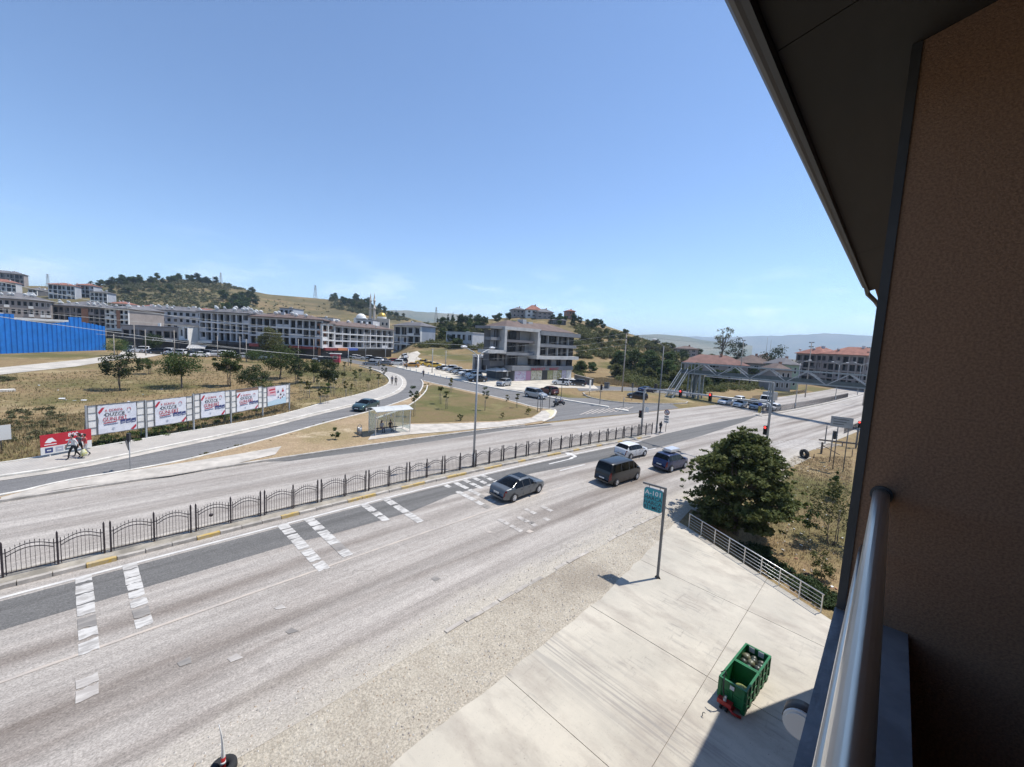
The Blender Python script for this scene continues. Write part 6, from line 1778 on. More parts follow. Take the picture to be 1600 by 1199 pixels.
# parked along the front of the town row
row = [(500, 565, 'hatch', P_white), (508, 566, 'suv', P_dgrey), (552, 561, 'hatch', P_white), (561, 562, 'sedan', P_white), (573, 563, 'suv', P_white), (581, 564, 'hatch', P_black), (588.5, 566.5, 'suv', P_white), (597, 566, 'sedan', P_black), (602, 570.5, 'hatch', P_lgrey), (580, 571, 'sedan', P_lgrey),
       (612, 568, 'suv', P_red), (620, 571, 'combi', P_white), (488, 560, 'combi', P_white), (538, 559, 'sedan', P_dgrey), (545, 560, 'hatch', P_silver)]
RL = ['white car by the orange shop sign', 'dark car right of the white one by the orange sign', 'white car right of the kiosk', 'white saloon second right of the kiosk', 'white off roader before the black shops', 'black hatchback before the black shops', 'white car at the kerb near the lamp column', 'black saloon beside the white car near the lamp column',
      'light grey hatchback rolling towards the bend', 'pale saloon on the street before the town row', 'dark red car under the orange awning', 'white van beside the dark red car', 'white van left of the orange shop sign', 'dark saloon behind the red kiosk', 'silver hatchback just right of the red kiosk']
for (px, py, k, pa), lab in zip(row, RL): put(k, px, py, 2.2 + (px % 7) * .05, pa, lab + (' at the town row' if len(lab.split()) < 11 else ''))
lot2 = [(204, 549.5, 'suv', P_silver), (212, 551, 'sedan', P_lgrey), (220, 551.5, 'combi', P_white), (241, 553, 'hatch', P_dgrey), (248, 553.5, 'suv', P_black), (262, 554, 'combi', P_white), (272, 555, 'sedan', P_white), (279, 556, 'combi', P_white), (288, 555.5, 'hatch', P_dgrey),
        (300, 557, 'sedan', P_black), (312, 558, 'sedan', P_white), (322, 556.5, 'combi', P_lgrey), (333, 557.5, 'suv', P_white), (344, 557, 'combi', P_white), (356, 557.5, 'suv', P_white), (366, 559, 'sedan', P_white), (378, 560, 'hatch', P_white), (404, 560.5, 'sedan', P_blue), (414, 561.5, 'hatch', P_white)]
car_word = {'suv': 'off roader', 'sedan': 'saloon', 'combi': 'van', 'hatch': 'hatchback'}; col_word = {P_silver: 'silver', P_lgrey: 'light grey', P_white: 'white', P_dgrey: 'dark grey', P_black: 'black', P_blue: 'blue'}
where = ['nearest the hoarding tree', 'second from the hoarding tree', 'third from the hoarding tree', 'under the commercial building glazing', 'under the long blue glazing', 'before the stone pillars', 'right of the stone pillars', 'before the white cube', 'right of the white cube', 'left of the white awnings', 'under the first white awning',
         'between the white awnings', 'right of the black kiosk', 'before the pale block', 'before the second pale bay', 'before the red sign', 'right of the red sign', 'below the tall olive tree', 'right of the tall olive tree']
for (px, py, k, pa), w_ in zip(lot2, where): put(k, px, py, (px * 1.7) % 1.2 + 2.0, pa, '%s %s at the back of the field %s' % (col_word[pa], car_word[k], w_), group='cars parked along the back of the field')
# waiting at the lights on the far carriageway, facing the viewer
for x, off, k, pa, lab in ((98.5, 12.0, 'sedan', P_white, 'white saloon in the outer lane waiting at the far lights'), (98.5, 8.2, 'hatch', P_white, 'white hatchback second from the outer lane at the far lights'), (99.5, 4.6, 'sedan', P_lgrey, 'pale saloon in the third lane at the far lights'),
                          (106.0, 8.3, 'sedan', P_dgrey, 'dark car behind the white hatchback at the far lights'), (107, 5.0, 'hatch', P_white, 'white hatchback behind the pale saloon at the far lights'), (104.5, 11.6, 'suv', P_white, 'white off roader behind the outer white saloon'), (103, 1.9, 'hatch', P_white, 'white hatchback in the lane next to the fence at the far lights')):
    car(k, lab, rd(x, med(x) + off * .78), PI + road_dir(x), pa, near=False)
put('sedan', 1010, 613.5, -.25, P_navy, 'dark blue saloon passing behind the dry traffic island', z=.04); put('hatch', 995.5, 0 + 624, 2.0, P_black, 'small black car half hidden by the post on the island', z=.17)
# delivery truck
x = 112; Pt = rd(x, med(x) + 5.6); T = thing('delivery_truck', 'white delivery truck with grey box waiting behind the cars at the far lights', 'truck', Pt, PI + road_dir(x))
cabm = MB(); prof = [(2.0, .45), (2.0, 1.05), (1.75, 1.25), (1.35, 2.1), (1.1, 2.25), (.1, 2.25), (.1, .45)]
cabm.add([(x_, y_, z_) for y_ in (-.95, .95) for x_, z_ in prof], [tuple(range(7)), tuple(reversed(range(7, 14)))] + [(i, i + 7, (i + 1) % 7 + 7, (i + 1) % 7) for i in range(7)]); cabm.build('cab', P_white, T)
MB().add([(1.76, -.82, 1.29), (1.76, .82, 1.29), (1.385, .78, 2.06), (1.385, -.78, 2.06)], [(0, 1, 2, 3)]).xform(Matrix.Translation((.012, 0, .008))).build('windscreen', M_glass, T)
MB().box((-3.4, -1.1, .95), (.02, 1.1, 2.9)).build('cargo_box', P_lgrey, T); MB().box((-3.4, -.45, .55), (.1, .45, .94)).build('chassis', M_plast, T); MB().box((2.002, -.7, .55), (2.04, .7, .95)).build('grille', M_plast, T)
for sg in (-1, 1): MB().box((2.002, sg * .75 - .15, .78), (2.05, sg * .75 + .15, .98)).build('headlight', M_head, T); MB().box((.35, sg * .955 - .006, 1.3), (1.3, sg * .955 + .006, 2.0)).build('side_window', M_glass, T)
ty, rm = wheel_meshes(.40, .24, False)
for wx in (1.2, -2.3):
    for sg in (1, -1): w = link_mesh('wheel', ty, T, (wx, sg * .82, .40), (0, 0, 0 if sg > 0 else PI)); link_mesh('rim', rm, w)
# motorcycles (their riders stand on their own further down)
def motorcycle(label, P, rz, paint):
    t = thing('motorcycle', label, 'motorcycle', P, rz)
    for x_ in (-.65, .68):
        w = link_mesh('wheel', wheel_meshes(.30, .11, False)[0], t, (x_, 0, .30)); link_mesh('rim', wheel_meshes(.30, .11, False)[1], w)
    MB().tube([(-.55, 0, .55), (-.2, 0, .62), (.1, 0, .72), (.4, 0, .74)], [.12, .16, .17, .09], 8).build('tank', paint, t)
    MB().box((-.7, -.13, .68), (-.05, .13, .78)).build('seat', M_plast, t)
    MB().cbox((.0, 0, .42), (.5, .24, .34)).build('engine', M_plast, t)
    MB().tube([(.68, 0, .30), (.5, 0, .85), (.42, 0, 1.0)], .035, 6).build('fork', M_rim, t)
    MB().tube([(.36, -.36, 1.02), (.44, 0, 1.0), (.36, .36, 1.02)], .018, 6).build('handlebar', M_plast, t)
    MB().cbox((.62, 0, .85), (.16, .26, .22)).build('headlight', M_head, t)
    MB().cbox((-.85, 0, .85), (.3, .38, .3)).build('top_box', M_plast, t)
    return t
Pm = G(868.5, 635.5); MOTO1 = motorcycle('dark scooter with top box standing at the mouth of the cross street', on(Pm.x, Pm.y, .03), .3, P_black)
Pm2 = G(876, 633.5); MOTO2 = motorcycle('red and black motorcycle behind the dark scooter at the cross street', on(Pm2.x, Pm2.y, .03), -.2, P_maroon)
# ------------------------------------------------------------------ street furniture
M_galv = mat('galvanised_steel', (0.36, 0.37, 0.375), .5, metal=.3, var=.12, scale=2)
M_galvd = mat('weathered_steel', (0.15, 0.15, 0.15), .6, metal=.3, var=.15, scale=2)
M_polec = mat('pole_concrete', (0.33, 0.30, 0.265), .9, var=.15, scale=1.5)
M_wood = mat('weathered_wood', (0.13, 0.105, 0.085), .95, var=.3, scale=4)
M_lampg = mat('lamp_glass', (0.60, 0.61, 0.62), .25)
# shop sign on the forecourt
Sp = on(20.8, 8.08, .06)
S = thing('shop_sign', 'turquoise rounded shop sign hanging from a grey steel post on the forecourt', 'sign', Sp, -PI/2)
Hs = 4.92
MB().box((-.055, -.055, 0), (.055, .055, Hs)).build('pole', M_galvd, S)
MB().box((-1.22, -.045, Hs - .09), (-.057, .045, Hs)).build('arm', M_galvd, S)
bp = MB().box((-.2, -.2, 0), (.2, .2, .02))
for a in range(4): bp.add([(.055 * math.cos(a*PI/2), .055 * math.sin(a*PI/2), .02), (.18 * math.cos(a*PI/2), .18 * math.sin(a*PI/2), .02), (.055 * math.cos(a*PI/2), .055 * math.sin(a*PI/2), .2)], [(0, 1, 2), (2, 1, 0)])
bp.build('base_plate', M_galvd, S)
def rounded(w, h, r, n=5):
    out = []
    for cx, cy, a0 in ((w/2 - r, h/2 - r, 0), (-w/2 + r, h/2 - r, PI/2), (-w/2 + r, -h/2 + r, PI), (w/2 - r, -h/2 + r, 1.5*PI)):
        for i in range(n + 1): a = a0 + PI/2 * i / n; out.append((cx + r * math.cos(a), cy + r * math.sin(a)))
    return out
pw, phh = 1.03, 1.20; pc = (-.575, 0, Hs - .20 - phh / 2)
fr = MB().prism(rounded(pw, phh, .14), -.09, .09); fr.xform(Matrix.Translation(pc) @ Matrix.Rotation(PI/2, 4, 'X')); fr.build('sign_frame', M_galv, S)
fc = MB().prism(rounded(pw - .03, phh - .03, .13), .091, .098); fc.xform(Matrix.Translation(pc) @ Matrix.Rotation(PI/2, 4, 'X')); fc.build('sign_face', S_teal, S)
for x in (-.28, -.87): MB().bar((x, 0, Hs - .2), (x, 0, Hs - .09), .03).build('hanger', M_galvd, S)
MB().tube([(.04, .02, Hs - .95), (.2, .1, Hs - 1.12), (.42, .25, Hs - 1.28)], .012, 5).build('loose_cable', M_plast, S)
M_wl = mat('white_letters', (0.72, 0.72, 0.72), .5); M_nl = mat('navy_letters', (0.012, 0.02, 0.04), .5)
def lines(root, rows, mats_, y, name='lettering'):
    for (txt, size, x, z, sx, b_, mi) in rows: text(txt, size, mats_[mi], root, (x, y, z), name=name, bold=b_, sx=sx)
zc = pc[2]
lines(S, [('A-101', .34, pc[0], zc + .35, 1.08, .004, 0), ('HARCA', .27, pc[0], zc + .07, 1.06, .003, 1), ('HARCA', .27, pc[0], zc - .18, 1.06, .003, 1), ('BİTMEZ', .27, pc[0], zc - .43, .98, .003, 1)], (M_wl, M_nl), -.1)

# steel railing along the slab edge
p0, p1 = Vector((28.45, 9.25, 0)), Vector((24.56, 1.5, 0)); u = (p1 - p0).normalized()
R_ = thing('edge_railing', 'pale steel railing with five bars along the edge of the concrete forecourt', 'railing', (p0.x, p0.y, slab_z(p0.x, p0.y)), math.atan2(u.y, u.x))
Lr = (p1 - p0).length; slope = (slab_z(*p1.xy) - slab_z(*p0.xy)) / Lr
for k in range(9): x = Lr * k / 8; MB().box((x - .022, -.022, slope * x), (x + .022, .022, slope * x + .93)).build('post', M_steel2, R_)
MB().tube([(-.06, 0, .95), (Lr + .06, 0, .95 + slope * Lr)], .028, 10).build('top_rail', M_steel2, R_)
for z in (.16, .35, .54, .73): MB().tube([(0, 0, z), (Lr, 0, z + slope * Lr)], .012, 6).build('rail', M_steel2, R_)

# double street lamp on the median
def street_lamp(label, P, h, rz, arm=1.5, double=True, group=None, m_=None):
    t = thing('street_lamp', label, 'street lamp', P, rz, group); m_ = m_ or M_galv
    MB().tube([(0, 0, 0), (0, 0, h * .93)], [.11, .065], 10).build('pole', m_, t); MB().tube([(0, 0, 0), (0, 0, 1.2)], [.135, .12], 10).build('pole_base', m_, t)
    for s in ((1, -1) if double else (1,)):
        MB().tube([(0, 0, h * .92), (s * arm * .4, 0, h * .955), (s * arm, 0, h * .985)], [.05, .045, .035], 7).build('arm', m_, t)
        MB().ball((s * (arm + .28), 0, h * .995), .36, 10, 6, sc=(1.0, .42, .30)).build('lamp_head', M_lampg, t)
    return t
street_lamp('tall double armed street lamp on the near median', on(23.75, med(23.75) + .1, .14), 10.4, .02, 1.35)
# thin tall mast on the tip of the near median, signal portal, median signs
P = on(54.2, med(54.2) + .1, .1); street_lamp('tall lamp mast at the tip of the near median', P, 12.6, 2.2, 1.0, False, m_=M_galvd)
def signal(parent, P, lit='red', facing=0.0, z=0):
    """three-lamp signal head; lens order red, amber, green"""
    h = MB().box((-.16, -.14, -.48), (.16, .10, .48)).build('signal_head', M_plast, parent, loc=P, rz=facing)
    for i, (c_, nm) in enumerate((('red', (0.8, 0.03, 0.03)), ('amber', (0.10, 0.06, 0.01)), ('green', (0.01, 0.06, 0.03)))):
        on_ = c_ == lit
        mm_ = mat('lens_%s_%s' % (c_, on_), nm if on_ else tuple(x * .3 for x in nm), .3, emit=(1.0, .05, .04, 2.2) if on_ else None)
        MB().lathe([(.115, 0), (.07, .03), (0, .04)], n=12).xform(Matrix.Rotation(PI/2, 4, 'X')).build('lens', mm_, h, loc=(0, -.142, .31 - .31 * i))
        MB().lathe([(.13, 0), (.13, .16)], n=12).xform(Matrix.Rotation(PI/2, 4, 'X')).build('visor', M_plast, h, loc=(0, -.14, .31 - .31 * i))
    return h
xg = 50.6; yA = med(xg) + .15; yB = 9.4
PA = on(xg, yA, .12); zb = 6.15
tgt = PA.z + zb
GP = thing('signal_portal', 'grey steel portal carrying red traffic lights over the near carriageway', 'traffic light', PA, -PI/2)   # local +X runs towards the right kerb
span = yA - yB; zB = float(gz(xg, yB)) - PA.z
MB().tube([(0, 0, -.1), (0, 0, zb - .4), (.12, 0, zb - .1), (.4, 0, zb)], [.13, .12, .12, .11], 10).build('post', M_galv, GP)
MB().tube([(.4, 0, zb), (span - .5, 0, zb)], .11, 10).build('beam', M_galv, GP)
MB().tube([(span - .5, 0, zb), (span - .12, 0, zb - .12), (span, 0, zb - .5), (span, 0, zB)], [.11, .12, .12, .13], 10).build('post', M_galv, GP)
FA = -PI/2 + PI  # lamps face the waiting traffic (towards -X world)
def gsig(px, py):
    # signal hung on the beam at the photo position
    best = min(np.linspace(0, span, 200), key=lambda s_: abs(proj((xg, yA - s_, tgt))[0] - px)); return best
for px in (1065, 1111): s_ = gsig(px, 0); signal(GP, (s_, -.16, zb - .15), 'red', 0)
s_ = gsig(1023, 0); signal(GP, (s_, .18, zb + .2), None, PI)
signal(GP, (-.22, -.1, 2.75), None, 0); signal(GP, (span - .24, -.1, 3.2), 'red', 0)
MB().box((.35, -.05, 3.1), (.8, .0, 3.75)).build('cabinet_sign', S_white, GP)
P = on(56.3, med(56.3) - .05, .1)
NS = thing('no_turn_sign', 'round prohibition sign with plates below on the median tip', 'sign', P, -PI/2)
MB().tube([(0, 0, 0), (0, 0, 2.75)], .04, 8).build('pole', M_galvd, NS)
MB().lathe([(.38, 0), (.38, .03), (0, .03)], n=20).xform(Matrix.Translation((0, -.06, 2.7)) @ Matrix.Rotation(PI/2, 4, 'X')).build('disc_rim', S_red, NS)
MB().lathe([(.29, 0), (.29, .036), (0, .036)], n=20).xform(Matrix.Translation((0, -.06, 2.7)) @ Matrix.Rotation(PI/2, 4, 'X')).build('disc', S_white, NS)
MB().cbox((0, -.105, 2.7), (.56, .015, .07), 0, ry=.8).build('slash', S_red, NS)
ab = MB(); ab.add([(-.05, -.104, 2.55), (.0, -.104, 2.55), (.0, -.104, 2.82), (-.05, -.104, 2.82)], [(0, 1, 2, 3)]); ab.build('symbol', S_black, NS)
for k in range(3): MB().box((-.33, -.075, 1.95 - k * .36), (.33, -.045, 2.25 - k * .36)).build('plate', S_white, NS); MB().box((-.24, -.08, 2.04 - k * .36), (.24, -.0755, 2.14 - k * .36)).build('plate_marks', S_black, NS)
# chevron board at the second median
P = on(90.6, med(90.6) + .05, .18); CV = thing('chevron_board', 'striped hazard board with arrow disc at the start of the far median', 'sign', P, -PI/2)
MB().box((-.25, -.03, .4), (.25, .0, 1.7)).build('board', mat('hazard_yellow', (0.55, 0.42, 0.05), .5), CV)
for k in range(4): MB().cbox((0, -.036, .62 + k * .32), (.62, .01, .13), 0, ry=.6).build('stripe', S_black, CV)
MB().lathe([(.34, 0), (.34, .03), (0, .03)], n=18).xform(Matrix.Translation((0, -.06, 2.05)) @ Matrix.Rotation(PI/2, 4, 'X')).build('disc', S_blue, CV); MB().tube([(0, .03, 0), (0, .03, 2.3)], .04, 6).build('pole', M_galvd, CV)
# opposing signal portal, over the far carriageway
xo = 97.5; yM = med(xo) + .2; P = on(xo, yM, .1); GO = thing('signal_portal', 'second steel portal over the left carriageway in front of the footbridge', 'traffic light', P, PI/2)
zo = height_to(P, 598); sp2 = 13.5
MB().tube([(0, 0, 0), (0, 0, zo - .4), (.12, 0, zo - .1), (.4, 0, zo)], .12, 10).build('post', M_galv, GO); MB().tube([(.4, 0, zo), (sp2, 0, zo)], .11, 10).build('beam', M_galv, GO)
MB().tube([(.9, .0, -.1), (.9, 0, zo)], .08, 8).build('post', M_galv, GO)
for s_ in (4.5, 8.5): signal(GO, (s_, -.16, zo - .15), None, 0)
# small signals and signs around the junction
def post_signal(label, px, py, h, rz, lit=None, m_=None):
    P = G(px, py); P = on(P.x, P.y, .1); t = thing('traffic_light', label, 'traffic light', P, rz)
    MB().tube([(0, 0, -.1), (0, 0, h)], .055, 8).build('post', m_ or M_galvd, t); signal(t, (0, -.14, h - .35), lit, 0); return t
post_signal('traffic light on a thin post at the tip of the white divider', 937, 634, 3.6, -.7); post_signal('thin signal post on the grass side of the traffic island', 987, 627, 3.4, 2.4)
post_signal('signal post with two heads at the lawn corner', 858, 640, 3.5, -1.2); post_signal('slim signal post on the raised divider behind the silver van', 877, 619, 3.3, .9)
def sign_board(label, px, py, h, w, bh, mt, rz, extra=None, posts=1, cat='sign', name='road_sign', z=.1):
    P = G(px, py); P = on(P.x, P.y, z); t = thing(name, label, cat, P, rz)
    xs_ = (0,) if posts == 1 else (-w * .35, w * .35)
    for x in xs_: MB().tube([(x, .04, -.1), (x, .04, h)], .04, 8).build('post', M_galvd, t)
    MB().box((-w/2, -.03, h - bh), (w/2, 0, h)).build('board', mt, t)
    return t
sign_board('white rectangular board standing on the left end of the traffic island', 921, 618.5, 3.2, 1.3, 2.2, S_white, .3)
sign_board('grey back of a small sign on the traffic island', 974, 636.5, 1.7, .5, .6, M_galv, .3)
for k, px in enumerate((839.5, 844, 846.5)): P = G(px, 646 - k * 1.2); P = on(P.x, P.y, .15); t = thing('steel_post', ('left', 'middle', 'right')[k] + ' one of three bare grey posts at the lawn tip', 'post', P); MB().tube([(0, 0, -.1), (0, 0, 3.0 - .15 * k)], .05, 8).build('post', M_galvd, t)
# yield sign (seen from behind) on the nose of the island
P = on(2.8, 38.35, .13); Y_ = thing('yield_sign', 'grey back of a triangular give way sign on the island nose', 'sign', P, -2.0)
MB().tube([(0, 0, -.1), (0, 0, 2.1)], .035, 8).build('post', M_galv, Y_); tri = [(-.45, 2.15), (.45, 2.15), (0, 1.38)]
MB().add([(x, y, z) for y in (-.07, -.045) for x, z in tri], [(2, 1, 0), (3, 4, 5), (0, 1, 4, 3), (1, 2, 5, 4), (2, 0, 3, 5)]).build('board', M_galvd, Y_)
MB().cbox((.05, .0, 2.35), (.3, .16, .5)).build('signal_box', M_plast, Y_)
P = G(2.5, 706); t = sign_board('white edge of a sign cut by the left border of the view', 3, 707, 1.9, 1.0, 1.1, S_white, .35)
# bins, bus shelter
sA, sB = on(21.35, 38.35, .16), on(25.3, 38.15, .16)
SH = thing('bus_shelter', 'glass bus shelter with curved white roof on the pavement', 'bus shelter', sA, math.atan2(sB.y - sA.y, sB.x - sA.x))
Ls = (sB - sA).length; dp = 1.55; hh = 2.28
gl = clear_glass('shelter_glass', (0.86, 0.90, 0.89), .13)
for x in (0, Ls):
    for y in (0, dp): MB().box((x - .035, y - .035, -.1), (x + .035, y + .035, hh + (.22 if y else 0))).build('post', M_steel2, SH)
for k in range(1, 4): MB().box((Ls * k / 4 - .025, dp - .025, 0), (Ls * k / 4 + .025, dp + .025, hh + .2)).build('post', M_steel2, SH)
for k in range(4): MB().box((Ls * k / 4 + .04, dp - .008, .25), (Ls * (k + 1) / 4 - .04, dp + .008, hh + .1)).build('glass_pane', gl, SH)
for x in (0, Ls): MB().box((x - .008, .05, .25), (x + .008, dp - .05, hh - .05)).build('glass_pane', gl, SH); MB().bar((x, 0, .55), (x, dp, .55), .04).build('cross_bar', M_steel2, SH)
M_poly = mat('white_polycarbonate', (0.66, 0.66, 0.62), .4, trans=.2)
for k in range(4):
    x0, x1 = -.12 + (Ls + .24) * k / 4 + .012, -.12 + (Ls + .24) * (k + 1) / 4 - .012; pr = [(-.38 + (dp + .5) * t, hh + .05 + .42 * math.sin(PI * (.12 + .62 * t))) for t in np.linspace(0, 1, 7)]
    m_ = MB(); m_.add([(x, y, z + dz) for dz in (0, .03) for x in (x0, x1) for y, z in pr], [(i + 1, i, i + 7, i + 8) for i in range(6)] + [(14 + i, 15 + i, 22 + i, 21 + i) for i in range(6)] + [(0, 14, 21, 7), (6, 13, 27, 20)]); m_.build('roof_panel', M_poly, SH)
for k in range(5): x = -.12 + (Ls + .24) * k / 4; MB().tube([(x, y, z + .02) for y, z in pr], .022, 6).build('roof_rib', M_steel2, SH)
MB().bar((-.12, -.38, hh + .2), (Ls + .12, -.38, hh + .2), .05).build('roof_edge', M_steel2, SH)
bn = MB(); bn.box((.5, dp - .62, .42), (Ls - .9, dp - .2, .47))
for x in (.7, Ls - 1.1): bn.box((x, dp - .45, 0), (x + .05, dp - .4, .42))
bn.build('bench', M_wood, SH)
for x, z in ((1.6, 1.55), (2.4, 1.5)): MB().box((x, dp - .03, z), (x + .2, dp - .012, z + .28)).build('notice', S_white, SH)
P = on(19.9, 38.9, .14); TB = thing('litter_bin', 'arched steel litter bin left of the bus shelter', 'bin', P, .3)
MB().tube([(-.3, 0, 0), (-.3, 0, .9), (-.2, 0, 1.12), (0, 0, 1.2), (.2, 0, 1.12), (.3, 0, .9), (.3, 0, 0)], .03, 6).build('frame', M_galvd, TB); MB().lathe([(.0, .3), (.2, .3), (.23, .9), (.21, .9), (.18, .34)], n=12).build('basket', M_galv, TB)
P = G(948, 607); TB = thing('waste_container', 'dark grey waste container on the straw bank', 'container', P, .3); MB().box((-.7, -.5, .15), (.7, .5, 1.3)).build('body', M_galvd, TB); MB().box((-.75, -.55, 1.3), (.75, .55, 1.42)).build('lid', M_plast, TB)

# billboards: steel frames, white sheet, posters
M_post = mat('poster_paper', (0.60, 0.61, 0.66), .6, col2=(0.66, 0.66, 0.68), scale=1.3); M_pgr = mat('poster_grey', (0.36, 0.38, 0.44), .6); M_sheet = mat('board_sheet', (0.68, 0.66, 0.62), .7, var=.12, scale=1.5)
M_navy = mat('poster_navy', (0.035, 0.05, 0.15), .6); M_pred = mat('poster_red', (0.40, 0.025, 0.045), .6); M_wd = mat('poster_brown', (0.27, 0.17, 0.12), .7)
BPX = [(137, 703, 229, 687.5), (229, 687.5, 303, 674), (303, 674, 361, 662.5), (361, 662.5, 410.5, 651.5), (410.5, 651.5, 452, 641.5)]
TOPS = [634, 626, 615.5, 609.5, 605.5, 602]
names_ = ['first and nearest billboard with torn festival poster beside the red distance sign', 'second billboard of the row with festival poster', 'third billboard of the row with slightly sagging festival poster', 'fourth billboard with festival poster under a brown strip', 'last billboard of the row with a pink poster of many portraits']
for i, (x0, y0, x1, y1) in enumerate(BPX):
    a, b = G(x0, y0), G(x1, y1); L_ = (b - a).length; rz = math.atan2(b.y - a.y, b.x - a.x); H_ = height_to(a, TOPS[i]); s_ = (b.z - a.z) / L_
    t = thing('billboard', names_[i], 'billboard', a, rz, None); k = lambda x: s_ * x
    for x in ((0, L_) if i == 4 else (0,)):
        MB().box((x - .055, -.055, -.3), (x + .055, .055, H_ + k(x))).build('post', M_galv, t); MB().bar((x + .1, .05, H_ * .98), (x + .1, 1.1, -.2), .05).build('brace', M_galvd, t)
    z0, z1 = H_ * .31, H_ - .05; tilt = lambda x, z: (x, z + k(x))
    def quad(xa, za, xb, zb_, y, nm, m_, th=.01):
        pts = [(xa, za + k(xa)), (xb, za + k(xb)), (xb, zb_ + k(xb)), (xa, zb_ + k(xa))]
        return MB().add([(x, y_, z) for y_ in (y - th, y) for x, z in pts], [(0, 1, 2, 3), (7, 6, 5, 4), (0, 4, 5, 1), (1, 5, 6, 2), (2, 6, 7, 3), (3, 7, 4, 0)]).build(nm, m_, t)
    quad(.07, z0, L_ - .07, z1, .02, 'back_sheet', M_sheet, .02)
    for z in (z0, z1): MB().bar((.05, -.02, z + k(.05)), (L_ - .05, -.02, z + k(L_)), .05).build('frame_bar', M_galvd, t)
    for x in (.09, .62, L_ - .62, L_ - .09): MB().bar((x, -.02, z0 + k(x)), (x, -.02, z1 + k(x)), .05 if .5 < x < L_ - .5 else .035).build('frame_bar', M_galvd, t)
    for z in (.25, .5, .75):
        for xa in (.09, L_ - .62): MB().bar((xa, -.02, z0 + (z1 - z0) * z + k(xa)), (xa + .53, -.02, z0 + (z1 - z0) * z + k(xa + .53)), .03).build('frame_bar', M_galvd, t)
    xa, xb = .68, L_ - .66; W_ = xb - xa; h_ = z1 - z0; za, zb2 = z0 + .04, z1 - (.08, .02, .07, .32, .05)[i] * 1.0
    if i == 3: quad(xa, zb2, xb, z1 - .03, -.018, 'brown_strip', M_wd, .004)
    # poster: slightly crumpled sheet
    pm = MB(); nx, nz = 9, 6; rr = random.Random(60 + i); V = []
    for q in range(nz + 1):
        for p in range(nx + 1):
            u_, v_ = p / nx, q / nz; edge = (p in (0, nx) or q in (0, nz))
            V.append((xa + W_ * u_ + (rr.uniform(-.03, .03) if edge else 0), -.034 - rr.uniform(0, .028), za + (zb2 - za) * v_ + k(xa + W_ * u_) + (rr.uniform(-.03, .02) if edge else 0)))
    pm.add(V, [(q * (nx + 1) + p, q * (nx + 1) + p + 1, (q + 1) * (nx + 1) + p + 1, (q + 1) * (nx + 1) + p) for q in range(nz) for p in range(nx)], 0, False); pm.build('poster', M_post, t)
    hp = zb2 - za; kk = lambda u_, v_: (xa + W_ * u_, za + hp * v_ + k(xa + W_ * u_)); ry = -math.atan(s_)
    def shp(pts, m_, nm, y=-.068): return MB().add([(kk(u_, v_)[0], y, kk(u_, v_)[1]) for u_, v_ in pts], [tuple(range(len(pts)))]).build(nm, m_, t)
    if i < 4:
        for txt, u_, v_, sz, m_, sx in (('4. DÜNYA', .40, .805, .125, M_pred, 1.15), ('DÜZCE', .43, .655, .185, S_black, 1.2), ('GÜNLERİ', .42, .48, .20, M_pred, 1.05)):
            x, z = kk(u_, v_); text(txt, sz * hp, m_, t, (x, -.072, z), rot=(PI/2, ry, 0), bold=.001, sx=sx * W_ / hp / 1.42)
        shp([(.0, .78), (.10, .93), (.17, .93), (.10, .80), (.03, .70)], M_pred, 'poster_mark'); shp([(.82, .02), (.98, .20), (.98, .10), (.90, .0)], M_pred, 'poster_mark')
        shp([(.15, .63), (.19, .66), (.15, .69)], S_black, 'poster_mark')
        for q in range(3): shp([(.56 + .145 * q, .27), (.69 + .145 * q, .29), (.69 + .145 * q, .44), (.56 + .145 * q, .42)], M_navy, 'poster_picture'); shp([(.58 + .145 * q, .30), (.67 + .145 * q, .31), (.67 + .145 * q, .345), (.58 + .145 * q, .335)], M_pgr, 'poster_mark', -.070)
        shp([(.13, .345), (.46, .365), (.46, .395), (.13, .375)], M_pred, 'poster_mark', -.071); shp([(.13, .28), (.5, .30), (.5, .325), (.13, .305)], M_navy, 'poster_mark', -.071)
        shp([(.34, .10), (.40, .10), (.40, .17), (.34, .17)], M_pgr, 'poster_mark', -.071)
        rg_ = [(.80 + .055 * math.cos(a) * (1.0), .76 + .10 * math.sin(a)) for a in np.linspace(0, 2*PI, 14)]
        for q in range(13):
            if q % 4 == 3: continue
            c_ = (.80, .76); shp([rg_[q], rg_[q + 1], (c_[0] + (rg_[q+1][0] - c_[0]) * .72, c_[1] + (rg_[q+1][1] - c_[1]) * .72), (c_[0] + (rg_[q][0] - c_[0]) * .72, c_[1] + (rg_[q][1] - c_[1]) * .72)], M_pred if q < 6 else M_pgr, 'poster_mark')
    else:
        shp([(.0, .0), (1, .0), (1, .35), (0, .22)], mat('poster_sky', (0.42, 0.55, 0.62), .6), 'poster_ground', -.066); shp([(.0, .55), (.45, .5), (.4, 1.0), (0, 1.0)], mat('poster_rose', (0.58, 0.36, 0.40), .6), 'poster_ground', -.066)
        shp([(.08, .80), (.40, .82), (.40, .90), (.08, .88)], M_pred, 'poster_mark', -.07); shp([(.12, .66), (.42, .68), (.42, .735), (.12, .715)], M_pred, 'poster_mark', -.07); shp([(.12, .52), (.36, .53), (.36, .57), (.12, .56)], M_pgr, 'poster_mark', -.07)
